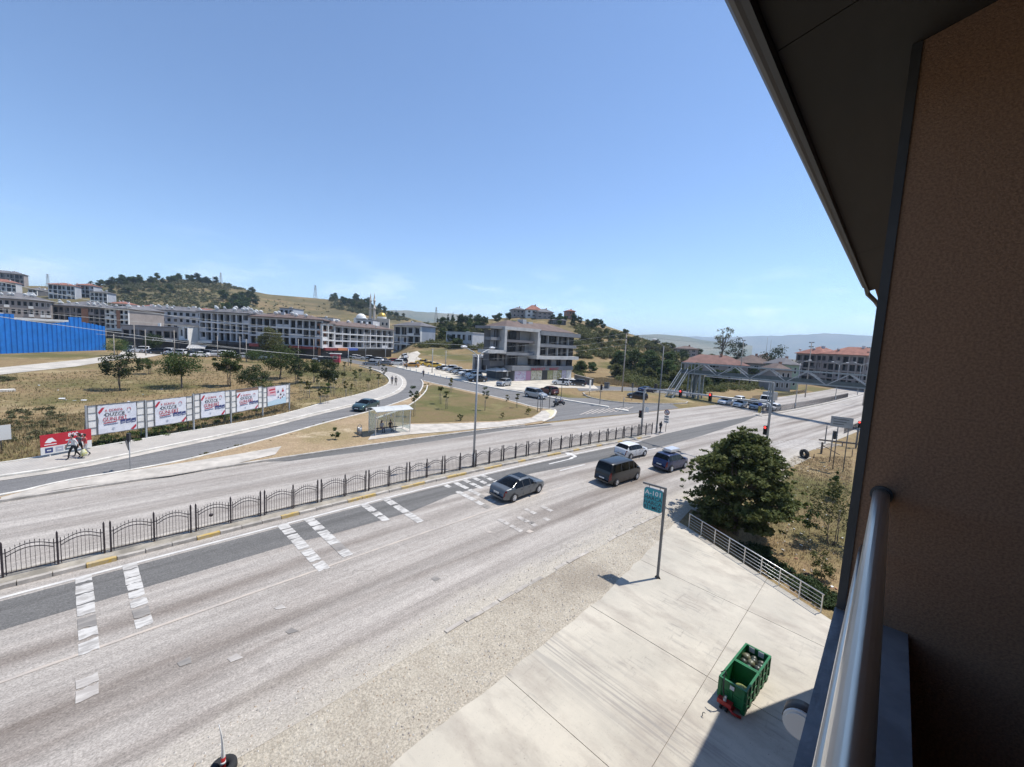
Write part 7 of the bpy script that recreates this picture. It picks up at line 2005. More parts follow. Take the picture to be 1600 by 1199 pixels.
        for q, (u_, v_, r_) in enumerate(((.56, .74, .07), (.82, .78, .085), (.70, .56, .06), (.57, .43, .05), (.68, .36, .05), (.79, .40, .05), (.88, .50, .05))):
            shp([(u_ - r_ * .75, v_ - r_ * 1.5), (u_ + r_ * .75, v_ - r_ * 1.5), (u_ + r_ * .6, v_ - r_ * .3), (u_ - r_ * .6, v_ - r_ * .3)], (M_navy, M_pred, S_black)[q % 3], 'poster_portrait', -.070)
            shp([(u_ + r_ * .42 * math.cos(a), v_ + r_ * .62 * math.sin(a) + r_ * .25) for a in np.linspace(0, 2*PI, 9)[:-1]], mat('poster_face', (0.42, 0.28, 0.22), .7), 'poster_portrait', -.072)
# red distance sign
a, b = G(79, 716), G(131, 706); rz = math.atan2(b.y - a.y, b.x - a.x); L_ = 2.85
DS = thing('distance_sign', 'red and white distance sign reading 800 m beside the pavement', 'sign', a - Vector((.5 * math.cos(rz), .5 * math.sin(rz), 0)), rz)
hd = 1.75; s_ = (b.z - a.z) / max(.1, (b - a).length)
for x in (.5, L_ - .3): MB().box((x - .04, .01, -.3), (x + .04, .07, hd - .1)).build('post', S_white, DS)
MB().box((0, -.03, hd - .88), (L_, 0, hd)).build('red_panel', mat('sign_bright_red', (0.44, 0.018, 0.03), .5), DS); MB().box((0, -.03, hd - 1.44), (L_, 0, hd - .883)).build('white_panel', S_white, DS)
text('800', .40, M_wl, DS, (L_ * .63, -.034, hd - .25), bold=.008); text('m', .24, M_wl, DS, (L_ * .80, -.034, hd - .31), bold=.004)
MB().add([(.22, -.033, hd - .58), (.42, -.033, hd - .30), (.62, -.033, hd - .26), (.86, -.033, hd - .58), (.62, -.033, hd - .56), (.52, -.033, hd - .64)], [(5, 4, 3, 2, 1, 0)]).build('emblem', M_wl, DS)
for x0, x1, z in ((.2, .85, .74), (1.35, 2.4, .60)): MB().box((x0, -.034, hd - z - .03), (x1, -.0305, hd - z + .03)).build('small_print', M_wl, DS)
for x0, m_ in ((.22, M_navy), (.78, M_pgr), (1.30, mat('panel_slate', (0.05, 0.09, 0.11), .5))): MB().box((x0, -.034, hd - 1.34), (x0 + .42, -.0305, hd - .98)).build('panel_square', m_, DS); MB().box((x0 + .1, -.038, hd - 1.2), (x0 + .32, -.0345, hd - 1.12)).build('panel_mark', S_white, DS)

# info board, frame of old posts and tyre at the lot
def world_post(x, y, h, w, m_, root): p = on(x, y) - Vector(root.location); MB().box((p.x - w/2, p.y - w/2, p.z - .2), (p.x + w/2, p.y + w/2, p.z + h)).build('post', m_, root)
P = G(1306, 735); IB = thing('info_board', 'pale grey board on two posts at the corner of the lot', 'sign', P, -PI/2)
hI = height_to(P, 652); px_w = .95
for x in (-.3, .62): MB().tube([(x, .03, -.2), (x, .03, hI)], .05, 8).build('post', M_galvd, IB)
MB().box((-1.0, -.05, hI - 1.15), (.95, 0, hI)).build('board', M_galv, IB)
for k in range(3): MB().box((-.75, -.055, hI - .32 - k * .28), (.6 - .2 * k, -.051, hI - .24 - k * .28)).build('print', M_wdark, IB)
P = G(1296, 722); S2 = thing('traffic_light', 'small dark signal on a slim post by the lot corner', 'traffic light', P, .6); h_ = height_to(P, 676); MB().tube([(0, 0, -.2), (0, 0, h_)], .06, 8).build('post', M_galvd, S2); signal(S2, (0, -.15, h_ - .3), None, 0)
P = G(1338, 700); S3 = thing('traffic_light', 'red lit signal half hidden behind the dark house corner', 'traffic light', P, -PI/2); h_ = height_to(P, 660); MB().tube([(0, 0, -.2), (0, 0, h_)], .06, 8).build('post', M_galvd, S3); signal(S3, (0, -.15, h_ - .3), 'red', 0)
P = G(1283, 709); WF = thing('timber_frame', 'weathered timber frame of posts and a long beam at the lot corner', 'frame', P, -1.15)
MB().box((-.09, -.09, -.2), (.09, .09, 1.5)).build('post', M_wood, WF); MB().bar((0, 0, 1.1), (2.0, .0, .1), .08).build('brace', M_wood, WF)
q0, q1 = G(1279, 692), G(1345, 702)
BM = thing('barrier_beam', 'long dark beam lying on short posts across the side road', 'barrier', q0, math.atan2(q1.y - q0.y, q1.x - q0.x)); Lb = (q1 - q0).length
MB().box((0, -.12, .35), (Lb, .12, .55)).build('beam', M_wood, BM)
for f, h in ((.14, 2.6), (.55, .5), (.86, 2.5)): MB().box((Lb * f - .06, -.19, -.2), (Lb * f + .06, -.125, h)).build('post', M_galvd, BM)
P = G(1256, 716); TY = thing('old_tyre', 'large old truck tyre standing on edge at the corner of the lot', 'tyre', P + Vector((0, 0, .52)), .6)
o = MB().lathe([(.30, -.2), (.36, -.22), (.5, -.2), (.55, -.1), (.55, .1), (.5, .2), (.36, .22), (.30, .2), (.28, 0), (.30, -.2)], n=24).xform(Matrix.Rotation(.35, 4, 'Z') @ Matrix.Rotation(PI/2 - .1, 4, 'X')).build('tyre_body', M_tyre, TY)
tg = MB()
for k in range(26):
    a_ = 2 * PI * k / 26; tg.cbox((.555 * math.cos(a_), .555 * math.sin(a_), 0), (.03, .06, .34), 0, rz=a_)
tg.xform(Matrix.Rotation(.35, 4, 'Z') @ Matrix.Rotation(PI/2 - .1, 4, 'X')).build('tread', M_tyre, TY)
for px, py, h, lab in ((1271.5, 716, .5, 'short dark stake right of the old tyre'), (1331, 714, 1.0, 'thin stake in the grass near the dark house corner')):
    P = G(px, py); t = thing('stake', lab, 'stake', P); MB().box((-.04, -.04, -.2), (.04, .04, h)).build('post', M_wood, t)

# footbridge: landing, stairs, truss span
M_brg = mat('bridge_paint', (0.25, 0.275, 0.28), .5, metal=.3, var=.15, scale=1.2); M_mesh = mat('bridge_panel', (0.075, 0.095, 0.095), .6, var=.15, scale=2)
xb = 100.5; yb0 = 36.0
FB0 = on(xb, yb0); FB = thing('footbridge', 'grey green steel truss footbridge across the main road', 'bridge', FB0, -PI/2)   # local X runs across the road
zd = 5.6; zt = zd + 2.35; span = 46.0; wy = 2.4; drop = -.055 * 0
for y in (-wy/2, wy/2):
    MB().bar((-1.5, y, zd), (span, y, zd), .22, .3).build('bottom_chord', M_brg, FB); MB().bar((-1.5, y, zt), (span, y, zt), .2, .24).build('top_chord', M_brg, FB)
    n = 14; pl = span / n
    for k in range(n):
        x = k * pl; MB().bar((x + (0 if k % 1 == 0 else 0), y, zt if k % 2 else zd), (x + pl, y, zd if k % 2 else zt), .17).build('diagonal', M_galv, FB)
    for x in (-1.5, 0.0, 1.6): MB().bar((x, y, zd), (x, y, zt), .14).build('upright', M_brg, FB)
    MB().box((-1.5, y - .02, zd + .15), (span, y + .02, zd + .8)).build('parapet_panel', M_mesh, FB)
for k in range(0, 15): MB().bar((k * span / 14, -wy/2, zt), (k * span / 14, wy/2, zt), .1).build('cross_tie', M_brg, FB)
MB().box((-1.5, -wy/2 + .12, zd - .06), (span, wy/2 - .12, zd + .06)).build('deck', M_wdark, FB)
for x, w in ((.4, 1.3), (3.0, .5), (17.2, .4), (32.5, .4)):
    for y in (-wy/2 + .1, wy/2 - .1): MB().box((x - .14, y - .14, -2.6), (x + .14, y + .14, zd - .16)).build('leg', M_brg, FB)
for x in (.5, 1.6, 2.7):
    MB().bar((x, -wy/2 + .3, -.5), (x + 1.1 if x < 2.7 else x, -wy/2 + .3, zd - .2), .12).build('brace', M_brg, FB); MB().bar((x, wy/2 - .3, -.5), (x, wy/2 - .3, zd - .2), .1).build('brace', M_brg, FB)
MB().box((1.3, -wy/2 + .5, -.5), (1.9, wy/2 - .6, zd - .2)).build('pier', M_mesh, FB)
for y in (wy/2 + .25, wy/2 + 1.75):
    MB().bar((-.7, y, zd), (-.7 + .0, y, zd), .1).build('stringer', M_brg, FB) if False else None
st_ = MB()
for y in (-wy/2 - .1, -wy/2 - 1.5): st_.bar((-1.0, y, zd), (-1.0, y - 0, zd), .1)
sx0, sy0, sx1, sy1 = -.6, -wy/2 - .15, -.6, -wy/2 - 8.2
for off in (-.75, .75):
    MB().bar((sx0 + off, sy0, zd), (sx1 + off, sy1, .1), .12, .34).build('stair_stringer', M_brg, FB); MB().bar((sx0 + off, sy0, zd + 1.05), (sx1 + off, sy1, 1.15), .09).build('handrail', M_steel2, FB)
    for k in range(9): f = k / 8; MB().bar((sx0 + off, sy0 + (sy1 - sy0) * f, zd + (.1 - zd) * f), (sx0 + off, sy0 + (sy1 - sy0) * f, zd + (.1 - zd) * f + 1.05), .05).build('baluster', M_brg, FB)
for k in range(28): f = (k + .5) / 28; MB().box((sx0 - .7, sy0 + (sy1 - sy0) * f - .15, zd + (.1 - zd) * f - .03), (sx0 + .7, sy0 + (sy1 - sy0) * f + .15, zd + (.1 - zd) * f + .03)).build('stair_tread', M_mesh, FB)
MB().box((sx0 - .78, sy0, zd - .08), (sx0 + .78, -wy/2 + .1, zd + .05)).build('landing', M_mesh, FB)

# poles and wires
def wooden_pole(label, P, h, lean=0.0, cross=3, m_=None, lamp=False, name='power_pole', cat='power pole', rz=.6):
    t = thing(name, label, cat, P, rz); t.rotation_euler = (lean, 0, rz)
    MB().tube([(0, 0, -.4), (0, 0, h)], [.17, .10], 8).build('pole', m_ or M_polec, t)
    for k in range(cross):
        z = h - .15 - k * 1.25; w = 1.3 - .15 * k; MB().box((-w, -.06, z - .06), (w, .06, z + .06)).build('crossarm', M_galvd, t)
        for x in (-w * .9, -w * .45, w * .45, w * .9): MB().lathe([(.05, .06), (.09, .1), (.09, .2), (.04, .26)], (x, 0, z), 6).build('insulator', M_plast, t)
    return t
Pw = on(87.1, 45.85); PWT = wooden_pole('tall weathered power pole with three crossarms beside the traffic island', Pw, 13.7, 0, 3)
for px, py, yt, lab in ((1155, 600, 532, 'power pole with lamp arms behind the footbridge left of the red roofs'), (1260, 604, 535, 'power pole with crossarms in front of the red roofed apartment building'), (1352, 606, 543, 'power pole at the right beside the dark house corner')):
    P = at_depth(px, py, 150); P.z = float(gz(P.x, P.y)); wooden_pole(lab, P, height_to(P, yt), 0, 2)
for px, py, lab in ((1213, 606, 'double street lamp on the far median before the green house'), (1292, 603, 'double street lamp on the far median before the apartment building'), (1334, 604, 'double street lamp furthest along the far median')):
    x = {1213: 112, 1292: 152, 1334: 190}[px]; P = on(x, med(x), .2); street_lamp(lab, P, max(5, height_to(P, {1213: 562, 1292: 566, 1334: 567}[px])), .1 + PI/2, 1.4)
tp = [(179, 562, 522, 'concrete pole at the end of the blue hoarding'), (211, 557, 508, 'concrete pole before the commercial building'), (228, 556, 515, 'thin pole in front of the long glazing'), (273, 560, 516, 'pole before the white cube annex'), (340, 560, 525, 'pole between the white awnings'), (375, 563, 526, 'pole left of the red shop sign'), (385, 565, 530, 'second pole left of the red shop sign'),
      (466, 563, 530, 'pole before the middle of the long grey block'), (490, 564, 530, 'pole left of the white stair tower'), (544, 572, 545, 'pole right of the red kiosk'), (571, 566, 523, 'tall lamp column before the town row'), (602, 568, 535, 'lamp column near the end of the town row'), (675, 583, 545, 'grey pole on the apron left of the parked cars'), (696, 578, 548, 'slim pole behind the parked cars')]
for px, py, yt, lab in tp:
    P = G(px, py); t = thing('utility_pole', lab, 'pole', P); h = height_to(P, yt); MB().tube([(0, 0, -.3), (0, 0, h)], [.13, .08], 6).build('pole', M_polec if px < 500 else M_galv, t); MB().box((-.5, -.05, h - .3), (.5, .05, h - .2)).build('crossarm', M_galvd, t)
M_wire = mat('cable_pale', (0.42, 0.42, 0.40), .5); M_wired = mat('cable_dark', (0.10, 0.10, 0.10), .6)
def cable(label, a, b, sag, r=.022, m_=None):
    n = 14; pts = [a.lerp(b, i / n) - Vector((0, 0, sag * 4 * (i / n) * (1 - i / n))) for i in range(n + 1)]
    o = MB().tube(pts, r, 5).build('power_cable', m_ or M_wire); return tag(o, label, 'cable')
cable('upper cable running down from the far left over the hillside houses', at_depth(-60, 428, 70), at_depth(420, 515, 150), .8, .03)
cable('middle cable passing over the dark roofs left of the town', at_depth(-60, 455, 60), at_depth(640, 528, 150), .6, .022)
cable('cable crossing in front of the town row windows', at_depth(-60, 478, 60), at_depth(745, 540, 95), .5, .02)
cable('lower white cable starting at the blue hoarding', at_depth(-60, 487, 45), at_depth(530, 558, 120), .5, .022)
cable('lowest cable across the field below the shops', at_depth(150, 522, 60), at_depth(640, 566, 110), .4, .02)
Pp = Vector(PWT.location)
for k, (z, px, py) in enumerate(((13.5, 700, 546), (12.3, 700, 556), (11.0, 690, 565))):
    cable(('top', 'middle', 'lower')[k] + ' cable from the tall power pole towards the corner building', Pp + Vector((-.6, 0, z)), at_depth(px - 40, py, 92), .9, .018, M_wire)
for k, (z, px, py) in enumerate(((13.5, 1155, 534), (11.0, 1155, 541))): cable(('upper', 'lower')[k] + ' cable from the tall power pole to the footbridge pole', Pp + Vector((.6, 0, z)), at_depth(px, py, 150), .9, .02, M_wired)
# pylons and masts on the skyline
def pylon(label, px, py, ytop, r, name='pylon'):
    P = at_depth(px, py, r); P.z = float(gz(P.x, P.y)); h = max(4, height_to(P, ytop)); t = thing(name, label, 'pylon', P, .4); m_ = MB(); w = h * .09
    for sx in (-1, 1):
        for sy in (-1, 1): m_.bar((sx * w, sy * w, 0), (sx * w * .2, sy * w * .2, h), h * .012)
    for k in range(6):
        f0, f1 = k / 6, (k + 1) / 6; w0, w1 = w * (1 - .8 * f0), w * (1 - .8 * f1)
        for sy in (-1, 1): m_.bar((-w0, sy * w0, h * f0), (w1, sy * w1, h * f1), h * .008); m_.bar((w0, sy * w0, h * f0), (-w1, sy * w1, h * f1), h * .008)
    m_.build('lattice', M_galv, t)
    if name == 'pylon':
        for z in (.72, .84, .95): MB().bar((-w * 1.5, 0, h * z), (w * 1.5, 0, h * z), h * .012).build('crossarm', M_galv, t)
pylon('transmission pylon on the bare ridge in the middle of the far hill', 492.5, 468, 446, 640); pylon('thin radio mast on the far hill top', 345, 442, 426, 640, 'radio_mast'); pylon('short mast left of the radio mast on the hill top', 333, 440, 432, 640, 'radio_mast'); pylon('lattice mast above the hillside houses at the left', 75, 446, 428, 600)
pylon('distant pylon left of the skyline conifers', 681, 503, 480, 300, 'radio_mast'); pylon('pylon on the far blue ridge', 619, 496, 482, 900)
for px, yt, lab in ((1196, 527, 'tall thin antenna behind the trees on the right'), (1202, 531, 'shorter thin antenna beside the tall one')):
    P = at_depth(px, 560, 420); P.z = float(gz(P.x, P.y)); t = thing('antenna_mast', lab, 'antenna', P); MB().tube([(0, 0, 0), (0, 0, height_to(P, yt))], [.3, .12], 6).build('mast', M_galv, t)
# white and yellow bollards, awnings in front of the town
for k in range(9):
    P = G(622 + k * 9.5, 575.5 + k * 2.3); t = thing('bollard', 'short white bollard in the row along the apron kerb', 'bollard', P + Vector((0, 0, .2)), 0, 'bollards along the apron kerb'); MB().lathe([(.1, 0), (.1, .6), (.06, .7), (0, .72)], n=8).build('post', S_white, t)
for x0, x1, y, w, lab in ((291, 320, 541, 3.0, 'long white awning before the pale blue grey block'), (328, 345, 545, 2.4, 'white awning beside the black kiosk'), (346, 364, 546, 2.6, 'white tent roof right of the black kiosk')):
    a, b = G(x0, 552), G(x1, 553); L_ = (b - a).length; t = thing('awning', lab, 'awning', a, math.atan2(b.y - a.y, b.x - a.x)); h = height_to(a, y)
    MB().add([(0, 0, h - .6), (L_, 0, h - .6), (L_, w, h + .3), (0, w, h + .3)], [(0, 1, 2, 3), (3, 2, 1, 0)]).build('canvas', M_canvas, t)
    for x in (.1, L_ - .1): MB().tube([(x, .1, -.2), (x, .1, h - .6)], .06, 6).build('post', M_galv, t)
# ------------------------------------------------------------------ people
M_skin = mat('skin', (0.36, 0.20, 0.14), .6); M_hair = mat('hair_dark', (0.02, 0.016, 0.014), .7)
def cloth(name, c): return mat('cloth_' + name, c, .9, var=.12, scale=6)
C_white, C_black, C_grey, C_red, C_pink, C_navy, C_lgrey = cloth('white', (0.62, 0.61, 0.60)), cloth('black', (0.018, 0.018, 0.02)), cloth('grey', (0.15, 0.15, 0.16)), cloth('red', (0.42, 0.06, 0.06)), cloth('pink', (0.42, 0.20, 0.25)), cloth('navy', (0.03, 0.04, 0.08)), cloth('light_grey', (0.34, 0.34, 0.36))
def person(label, P, rz, pose='stand', top=C_black, bottom=C_black, h=1.72, shoes=C_black, hair=M_hair, long_hair=False, group=None, phase=1):
    """one continuous skinned body; joints in metres for a 1.74 m figure, facing +X"""
    t = thing('person', label, 'person', P, rz, group); k = h / 1.74
    J, E, R = [], [], []
    def j(p, r, par=None):
        J.append(tuple(c * k for c in p)); R.append((r if isinstance(r, tuple) else (r, r))); i = len(J) - 1
        if par is not None: E.append((par, i))
        return i
    sit = pose in ('sit', 'ride'); pz = .50 if pose == 'sit' else (.86 if pose == 'ride' else .94)
    lean = .10 if pose == 'walk' else (.16 if pose == 'ride' else (.05 if sit else .0))
    if pose == 'stride': lean = .22
    def up(z): return (lean * (z - pz) , 0, z)
    o = pz - .94
    pel = j((0, 0, pz), (.135, .105)); wa = j(up(1.10 + o), (.125, .095), pel); chs = j(up(1.32 + o), (.155, .11), wa); nb = j(up(1.47 + o), (.06, .06), chs)
    hx = lean * .65
    hb = j((hx + .01, 0, 1.545 + o), (.062, .062), nb); hc = j((hx + .02, 0, 1.64 + o), (.082, .09), hb); j((hx + .01, 0, 1.715 + o), (.06, .065), hc)
    j((hx + .105, 0, 1.625 + o), .018, hc)                                   # nose
    regions = {}
    for sg in (1, -1):
        sh = j((lean * .5, sg * .19, 1.425 + o), (.058, .058), chs)
        if pose in ('walk', 'stride'):
            a = sg * phase * (.28 if pose == 'walk' else .4); el = j((lean * .3 - a * .35, sg * .24, 1.15 + o), .045, sh); wr = j((lean * .2 - a * .7 + .05, sg * .24, .93 + o), .033, el)
        elif pose == 'sit': el = j((.06, sg * .24, 1.16 + o), .045, sh); wr = j((.30, sg * .12, 1.06 + o), .033, el)
        elif pose == 'ride': el = j((.25, sg * .28, 1.20 + o), .045, sh); wr = j((.46, sg * .30, 1.08 + o), .033, el)
        else: el = j((-.02, sg * .23, 1.14 + o), .045, sh); wr = j((.03, sg * .23, .90 + o), .033, el)
        d = Vector(J[wr]) - Vector(J[el]); d.normalize(); wv = Vector(J[wr]) / k
        pa = j(tuple(wv + d * .07), (.04, .022), wr)
        for q in range(4): f0 = wv + d * .085 + Vector((.0, 0, 0)) + Vector((1, 0, 0)).cross(d).normalized() * (q - 1.5) * .019; j(tuple(f0 + d * (.075 + .012 * (q in (1, 2))) + Vector((.012, 0, 0))), .009, pa)
        j(tuple(wv + d * .06 + Vector((.05, 0, 0))), .011, pa)                   # thumb
        hp = j((0, sg * .09, pz - .06), (.095, .09), pel)
        if pose in ('walk', 'stride'):
            a = -sg * phase * (.26 if pose == 'walk' else .36); kn = j((a * .55 + .06, sg * .09, .52), .064, hp); an = j((a * 1.05 - (.05 if a < 0 else 0), sg * .09, .09 + (.06 if a < 0 else 0)), .042, kn); j((J[an][0] / k + .15, sg * .10, .035 + (.03 if a < 0 else 0)), .036, an)
        elif pose == 'sit': kn = j((.44, sg * .11, .50), .066, hp); an = j((.42, sg * .11, .09), .042, kn); j((.57, sg * .12, .035), .036, an)
        elif pose == 'ride': kn = j((.36, sg * .22, .70), .066, hp); an = j((.12, sg * .24, .30), .042, kn); j((.27, sg * .25, .26), .036, an)
        else: kn = j((.02, sg * .095, .50), .064, hp); an = j((0, sg * .10, .09), .042, kn); j((.15, sg * .11, .035), .036, an)
    me = bpy.data.meshes.new('body'); me.from_pydata(J, E, []); ob = bpy.data.objects.new('body', me); COL.objects.link(ob)
    md = ob.modifiers.new('skin', 'SKIN'); md.use_smooth_shade = True; md.branch_smoothing = .4
    sv = me.skin_vertices[0].data
    for i, v in enumerate(sv): v.radius = (R[i][0] * k, R[i][1] * k); v.use_root = (i == 0)
    sb = ob.modifiers.new('sub', 'SUBSURF'); sb.levels = 1; sb.render_levels = 1
    dg = bpy.context.evaluated_depsgraph_get(); m2 = bpy.data.meshes.new_from_object(ob.evaluated_get(dg)); bpy.data.objects.remove(ob)
    m2.name = 'body'; m2.materials.clear()
    for q in (M_skin, top, bottom, shoes): m2.materials.append(q)
    # which garment a face belongs to: nearest joint
    nm = ['pel', 'waist', 'chest', 'neck', 'head', 'head', 'head', 'head']
    for sg in (1, -1): nm += ['sh', 'el', 'wr', 'ha'] + ['ha'] * 5 + ['hip', 'kn', 'an', 'toe']
    JA = np.array(J); mid = []; lab = []
    for (a, b) in E:
        for f in (.15, .5, .85): mid.append(JA[a] * (1 - f) + JA[b] * f); lab.append((nm[a], nm[b], f))
    mid = np.array(mid)
    mi = []
    for p in m2.polygons:
        a, b, f = lab[int(np.argmin(((mid - np.array(p.center)) ** 2).sum(1)))]
        if b in ('neck',) and f > .6 or b in ('head',) or a == 'head': m_ = 0
        elif b in ('ha',) or b == 'wr' and f > .2 or a in ('wr', 'ha'): m_ = 0
        elif b in ('hip', 'kn') or (b == 'an' and f < .8): m_ = 2
        elif b == 'toe' or b == 'an': m_ = 3
        elif b == 'waist' and f < .3: m_ = 2
        else: m_ = 1
        mi.append(m_)
    m2.polygons.foreach_set('material_index', mi)
    link_mesh('body', m2, t)
    hm = MB(); c = Vector((hx + .0, 0, 1.655 + o)) * k
    hm.ball(tuple(c), .112 * k, 12, 8, sc=(1, .92, 1)); hm.v = [(x, y, z) if not (x > c.x + .045 * k and z < c.z + .05 * k) else (c.x + .02 * k, y * .9, z) for x, y, z in hm.v]
    if long_hair: hm.tube([tuple(c + Vector((-.05, 0, .02))), tuple(c + Vector((-.1, 0, -.15))), tuple(c + Vector((-.09, 0, -.33)))], [.09, .1, .04], 8)
    hm.build('hair', hair, t)
    fm = MB()
    for sg in (1, -1): fm.ball(((hx + .098) * k, sg * .033 * k, (1.652 + o) * k), .011 * k, 6, 4)
    fm.cbox(((hx + .098) * k, 0, (1.575 + o) * k), (.012, .045 * k, .01)); fm.build('face_features', M_hair, t)
    return t
P = on(0.17, 42.75, .15); person('person in white shirt and black trousers walking along the pavement past the red sign', P, -2.6, 'walk', C_white, C_black, 1.78)
P2 = on(0.78, 42.9, .15); person('person in red top and light trousers walking behind the one in white', P2, -2.6, 'walk', C_red, C_lgrey, 1.72, phase=-1)
P3 = on(.5, 43.45, .15); person('person in grey with dark hair half hidden between the two walkers', P3, -2.6, 'walk', C_grey, C_black, 1.68, long_hair=True)
t = thing('shopping_bag', 'yellow and white plastic bag carried by the walkers', 'bag', on(.66, 42.65, .28)); MB().lathe([(.02, 0), (.17, .05), (.20, .25), (.13, .42), (.04, .55)], n=9).build('bag', mat('bag_yellow', (0.50, 0.46, 0.10), .5, col2=(0.6, 0.6, 0.5), scale=9), t)
person('left of two people in dark clothes walking away round the bend', on(42.9, 71.2, .15), 1.2, 'walk', C_navy, C_black, 1.74); person('right of two people in dark clothes walking away round the bend', on(42.86, 69.8, .15), 1.2, 'walk', C_black, C_black, 1.76, phase=-1)
person('person with backpack striding off the median tip into the road', on(54.2, 22.5, .03), -.1, 'stride', C_grey, C_black, 1.72, phase=-1)
W0 = bpy.data.objects['bus_shelter']; W0m = Matrix.Translation(W0.location) @ Matrix.Rotation(W0.rotation_euler.z, 4, 'Z')
for lx_, lab, tp_, lh in ((1.25, 'seated person with long dark hair on the left of the shelter bench', C_lgrey, True), (2.25, 'seated person in black on the right of the shelter bench', C_black, False)):
    q = W0m @ Vector((lx_, 1.55 - .38, 0)); person(lab, q, W0.rotation_euler.z - PI/2, 'sit', tp_, C_navy if lh else C_black, 1.68, long_hair=lh)
person('rider in pale shirt on the dark scooter', Vector(MOTO1.location) + Vector((-.12, 0, -.02)), .3, 'ride', C_lgrey, C_black, 1.72); person('rider in white shirt on the red and black motorcycle', Vector(MOTO2.location) + Vector((-.12, 0, -.02)), -.2, 'ride', C_white, C_grey, 1.72)
for px, py, lab, tp_ in ((632, 577, 'one of two dark figures standing at the kerb of the apron', C_black), (635, 577.5, 'second of two dark figures standing at the kerb of the apron', C_grey), (661.5, 590, 'person in dark clothes crossing the street at the bend', C_navy), (610, 571, 'person in black stepping off the kerb below the town row', C_black)):
    P = G(px, py); person(lab, on(P.x, P.y, .1), px * .7, 'walk' if px > 640 else 'stand', tp_, C_black, 1.74)
P = at_depth(1, 1, 1)
# backpack of the striding person
t = thing('backpack', 'dark backpack on the person stepping into the road', 'backpack', on(54.2, 22.5, .03), -.1); MB().cbox((-.02, 0, 1.34), (.17, .30, .42), ry=.22).build('bag', C_black, t)
# ------------------------------------------------------------------ small things on the forecourt
M_bin = mat('bin_green_plastic', (0.008, 0.135, 0.042), .45, var=.18, scale=3); M_card = mat('price_card', (0.62, 0.62, 0.60), .6)
az_ = math.atan2(-.216, 2.568); ex = Vector((math.cos(az_), math.sin(az_), 0)); ey = Vector((-ex.y, ex.x, 0)); c0 = Vector((15.2, 2.59, slab_z(15.2, 2.59) + .005))
def produce_bin(label, s0, Lb, Wb=.86, Hb=.90):
    t = thing('produce_bin', label, 'bin', c0 + ex * s0, az_); w = .035
    wl_ = MB().box((0, 0, .17), (Lb, w, Hb)).box((0, Wb - w, .17), (Lb, Wb, Hb)).box((0, w, .17), (w, Wb - w, Hb)).box((Lb - w, w, .17), (Lb, Wb - w, Hb)); wl_.build('wall', M_bin, t)
    MB().box((w, w, .17), (Lb - w, Wb - w, .20)).build('floor', M_bin, t)
    rim = MB().box((-.02, -.02, Hb), (Lb + .02, .05, Hb + .035)).box((-.02, Wb - .05, Hb), (Lb + .02, Wb + .02, Hb + .035)).box((-.02, .05, Hb), (.05, Wb - .05, Hb + .035)).box((Lb - .05, .05, Hb), (Lb + .02, Wb - .05, Hb + .035)); rim.build('rim', M_bin, t)
    for k in range(4):
        x = .06 + (Lb - .12) * k / 3
        for y0, y1 in ((-.035, -.001), (Wb + .001, Wb + .035)): MB().box((x - .035, y0, .2), (x + .035, y1, Hb - .002)).build('rib', M_bin, t)
    for k in range(3):
        y = .06 + (Wb - .12) * k / 2
        for x0, x1 in ((-.035, -.001), (Lb + .001, Lb + .035)): MB().box((x0, y - .035, .2), (x1, y + .035, Hb - .002)).build('rib', M_bin, t)
    for z in (.2, .52):
        MB().box((-.02, -.022, z), (Lb + .02, -.001, z + .04)).build('rib', M_bin, t); MB().box((-.022, 0, z), (-.001, Wb, z + .04)).build('rib', M_bin, t)
    for k in range(3):
        x = .05 + (Lb - .29) * k / 2; MB().box((x, -.01, 0), (x + .19, .14, .168)).build('foot', M_bin, t); MB().box((x, Wb - .14, 0), (x + .19, Wb + .01, .168)).build('foot', M_bin, t)
    return t
B1 = produce_bin('nearer green plastic produce bin with a few yellow melons inside', 0, 1.27)
B2 = produce_bin('further green plastic produce bin heaped with dark watermelons', 1.30, 1.27)
M_mel = mat('watermelon_dark', (0.022, 0.032, 0.022), .4, col2=(0.055, 0.062, 0.045), scale=11, lo=.4, hi=.6); M_mel2 = mat('watermelon_pale', (0.17, 0.165, 0.10), .4, col2=(0.10, 0.105, 0.06), scale=14)
M_yel = mat('melon_yellow', (0.42, 0.40, 0.12), .5, col2=(0.26, 0.30, 0.08), scale=10, stretch=(1, 8, 1), lo=.45, hi=.55)
rm_ = random.Random(8)
spots = [(1.62, .18, .62, 0), (1.60, .43, .66, 0), (1.62, .68, .60, 0), (1.85, .20, .64, 0), (1.88, .44, .70, 1), (1.86, .68, .62, 0), (2.10, .18, .60, 0), (2.12, .42, .66, 0), (2.10, .68, .70, 1), (2.35, .22, .58, 0), (2.36, .48, .60, 0), (2.36, .70, .58, 0), (1.42, .3, .56, 0), (1.42, .58, .58, 0)]
ml_ = ['left near corner', 'near middle', 'right near corner', 'second row right', 'pale one in the middle', 'second row left', 'third row right', 'third row middle', 'pale one at the far left', 'back right corner', 'back middle', 'back left corner', 'by the dividing wall right', 'by the dividing wall left']
mm0, mm1 = MB().ball((0, 0, 0), .132, 14, 9, sc=(1.12, 1, .95)).mesh('watermelon', M_mel), MB().ball((0, 0, 0), .14, 14, 9, sc=(1.2, 1, .95)).mesh('watermelon', M_mel2)
for (s, y, z, p), l_ in zip(spots, ml_):
    o = link_mesh('watermelon', mm1 if p else mm0, None, c0 + ex * s + ey * y + Vector((0, 0, z)), (rm_.uniform(-.4, .4), rm_.uniform(-.4, .4), rm_.random() * 3)); tag(o, ('pale ' if p else 'dark ') + 'watermelon in the further green bin, ' + l_, 'watermelon', 'watermelons in the further bin')
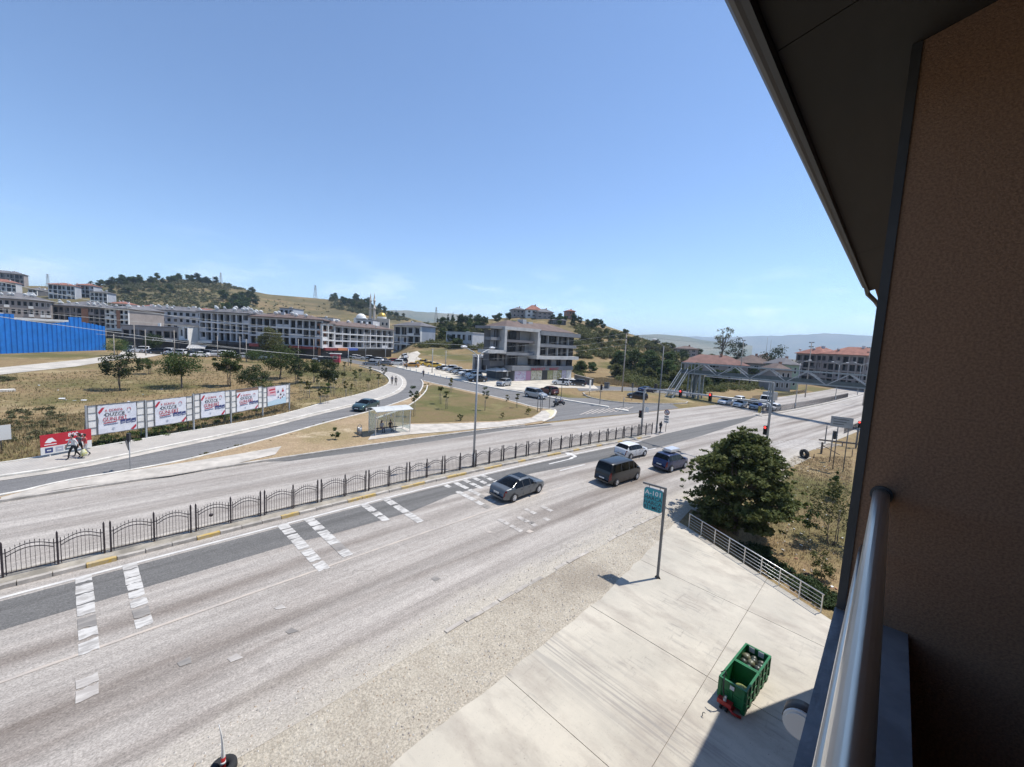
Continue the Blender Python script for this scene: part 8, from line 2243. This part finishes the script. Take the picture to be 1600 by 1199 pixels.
for k in range(10):   # lower layer that carries the heap
    o = link_mesh('watermelon', mm0, None, c0 + ex * (1.48 + (k % 5) * .23) + ey * (.24 + (k // 5) * .38) + Vector((0, 0, .36)), (0, 0, k)); tag(o, 'dark watermelon in the lower layer of the further green bin', 'watermelon', 'lower watermelons in the further bin')
ym = MB().ball((0, 0, 0), .115, 14, 8, sc=(2.0, .95, .9)).mesh('melon', M_yel)
for i, (s, y, z, rz_, l_) in enumerate(((.36, .24, .71, 1.25, 'upper yellow striped melon lying in the nearer green bin'), (.20, .24, .58, 1.25, 'lower yellow striped melon beside the other in the nearer green bin'), (.24, .68, .31, .2, 'yellow melon showing behind the mesh end of the nearer bin'), (.40, .25, .50, 1.3, 'yellow melon supporting the upper one in the nearer bin'), (.20, .22, .36, 1.3, 'yellow melon in the bottom layer at the near end of the nearer bin'), (.44, .24, .30, 1.3, 'yellow melon in the bottom layer at the middle of the nearer bin'))):
    o = link_mesh('melon', ym, None, c0 + ex * s + ey * y + Vector((0, 0, z)), (0, .2, rz_)); tag(o, l_, 'melon')
for y in (.30, .62):
    t = thing('price_card', ('right' if y < .5 else 'left') + ' white price card standing at the far wall of the watermelon bin', 'card', c0 + ex * 2.50 + ey * y, az_)
    MB().cbox((0, 0, .82), (.012, .19, .22), ry=-.15).build('card', M_card, t)
    for k in range(4): MB().cbox((-.009 - .008 + .004 * k, 0, .88 - k * .035), (.004, .14, .012), ry=-.15).build('print', M_pgr, t)
t = thing('price_card', 'small white card on the near end of the green bin', 'card', c0 + ey * .42, az_); MB().box((-.05, -.07, .72), (-.037, .07, .86)).build('card', M_card, t)
# hand pallet truck with red body under the near end
M_redm = mat('truck_red', (0.36, 0.022, 0.02), .4); PT = thing('pallet_truck', 'red hand pallet truck with black wheels at the near end of the green bin', 'pallet truck', c0 + ey * .55 - ex * .06, az_)
MB().box((-.02, -.26, .06), (1.2, -.12, .13)).box((-.02, .12, .06), (1.2, .26, .13)).build('fork', M_redm, PT)
MB().cbox((-.12, 0, .26), (.20, .46, .16)).build('body', M_redm, PT); MB().tube([(-.14, -.12, .18), (-.2, -.3, .10), (-.1, -.52, .05)], .045, 8).build('lift_arm', M_redm, PT)
MB().tube([(-.15, 0, .22), (-.15, 0, .5)], .06, 10).build('pump', M_galv, PT)
for y in (-.09, .09): MB().tube([(-.17, y - .035, .10), (-.17, y + .035, .10)], .10, 14).build('wheel', M_tyre, PT)
MB().tube([(-.17, 0, .3), (-.24, .06, .8), (-.10, .12, 1.22)], .022, 8).build('handle', M_plast, PT); MB().tube([(-.12, .02, 1.2), (-.06, .12, 1.34), (-.08, .24, 1.2)], .018, 6).build('grip', M_plast, PT)
t = thing('rod_hook', 'small bent steel rod sticking out of the concrete left of the green bin', 'hook', on(14.16, 3.58, .09)); MB().tube([(0, 0, -.05), (0, 0, .13), (.0, -.04, .17), (.0, -.08, .15)], .014, 7).build('rod', M_galvd, t)
# round double-faced sign drum on the facade below
D.location = (7.1, .50, 7.12)
MB().tube([(-.005, 0, 0), (.20, 0, 0)], .225, 28).build('drum', mat('drum_dark', (0.035, 0.032, 0.03), .5), D)
MB().tube([(-.05, 0, 0), (-.006, 0, 0)], .215, 28).build('face', mat('drum_white', (0.60, 0.60, 0.58), .5), D)
MB().tube([(-.075, 0, 0), (-.051, 0, 0)], .18, 28).build('face_disc', S_white, D); MB().box((.05, -.54, -.03), (.2, -.2, .03)).build('bracket', M_galvd, D)
# bent delineator post in its tyre foot
P = G(349, 1207); P = on(P.x, P.y, .03); DP = thing('delineator_post', 'bent white plastic delineator with red band standing in a small tyre', 'post', P); DP.scale = (1.12, 1.12, 1.2)
MB().lathe([(.10, .02), (.13, .0), (.24, .0), (.29, .06), (.28, .15), (.22, .19), (.14, .17), (.10, .10), (.10, .02)], n=22).build('tyre_foot', M_tyre, DP)
pts = [(0, 0, .0), (.0, .01, .2), (.005, .015, .34)]; MB().tube(pts, .05, 12).build('red_band', M_redm, DP); MB().tube([(0, 0, .19), (.0, .005, .24)], .056, 12).build('white_band', M_card, DP)
fl = MB(); sec = []
for z, w_, d_, ox, oy in ((.34, .05, .05, .005, .015), (.5, .055, .035, .005, .03), (.7, .085, .02, .0, .06), (.86, .085, .016, -.01, .10), (.98, .05, .013, -.03, .13), (1.05, .015, .01, -.04, .15)):
    sec.append([(ox + d_ * math.cos(a) * .9, oy + w_ * math.sin(a), z) for a in np.linspace(0, 2 * PI, 11)[:-1]])
fl.add([p for s_ in sec for p in s_], [(i * 10 + k, i * 10 + (k + 1) % 10, (i + 1) * 10 + (k + 1) % 10, (i + 1) * 10 + k) for i in range(5) for k in range(10)] + [tuple(range(50, 60))], 0, True); fl.build('flap', M_card, DP)
# litter on lot and field
rl = random.Random(19); lt = MB()
for k in range(150):
    px, py = rl.uniform(1200, 1325), rl.uniform(725, 930)
    if not inside([(1180, 800), (1228, 730), (1330, 722), (1325, 800), (1305, 930), (1240, 890)], px, py): continue
    P = G(px, py); s = rl.uniform(.03, .10); a = rl.random() * 3
    lt.cbox((P.x, P.y, P.z + .06), (s * 2, s * 1.2, .02), rl.randrange(3), rz=a, rx=rl.uniform(-.5, .5))
for k in range(16):
    P = G(rl.uniform(20, 540), rl.uniform(585, 640)); s = rl.uniform(.1, .3); lt.cbox((P.x, P.y, P.z + .1), (s * 2, s, .04), 0, rz=k, rx=.3)
o = lt.build('litter', [M_card, MATS['stone_pale'], M_wbrick]); tag(o, 'scraps of paper and stones strewn over the lot and field', 'litter', kind='stuff')
P = G(4, 612); t = thing('concrete_slab_piece', 'pale flat slab lying in the field at the left border', 'slab', P, .2); MB().box((-1.6, -.5, -.1), (1.0, .5, .25)).build('slab', M_kerb_pale, t)
a, b = G(1305, 945), G(1303, 866)
t = thing('corrugated_sheet', 'pale corrugated sheet leaning in the lot beside the house corner', 'sheet', on(25.9, 1.2), .9)
m_ = MB(); n = 14; m_.add([(i * .09, .03 * (i % 2), z) for z in (.2, 1.5) for i in range(n + 1)], [(i, i + 1, i + n + 2, i + n + 1) for i in range(n)] + [(i + n + 1, i + n + 2, i + 1, i) for i in range(n)]); m_.xform(Matrix.Rotation(-1.1, 4, 'X')).build('sheet', M_wwhite, t)

# ------------------------------------------------------------------ air: even pale haze over the whole place
hz = MB().box((-9500, -9500, -36), (9500, 9500, 350)).build('haze', [])
hm_ = bpy.data.materials.new('haze'); hm_.use_nodes = True; N, L = hm_.node_tree.nodes, hm_.node_tree.links
for q in list(N):
    if q.type == 'BSDF_PRINCIPLED': N.remove(q)
pv = N.new('ShaderNodeVolumePrincipled'); pv.inputs['Color'].default_value = (0.64, 0.81, 1.0, 1); pv.inputs['Density'].default_value = 0.00017; pv.inputs['Anisotropy'].default_value = 0.15
L.new(pv.outputs['Volume'], N['Material Output'].inputs['Volume']); hz.data.materials.clear(); hz.data.materials.append(hm_); hz['kind'] = 'stuff'; hz['label'] = 'pale summer haze that fades the far hills to blue'; hz['category'] = 'haze'
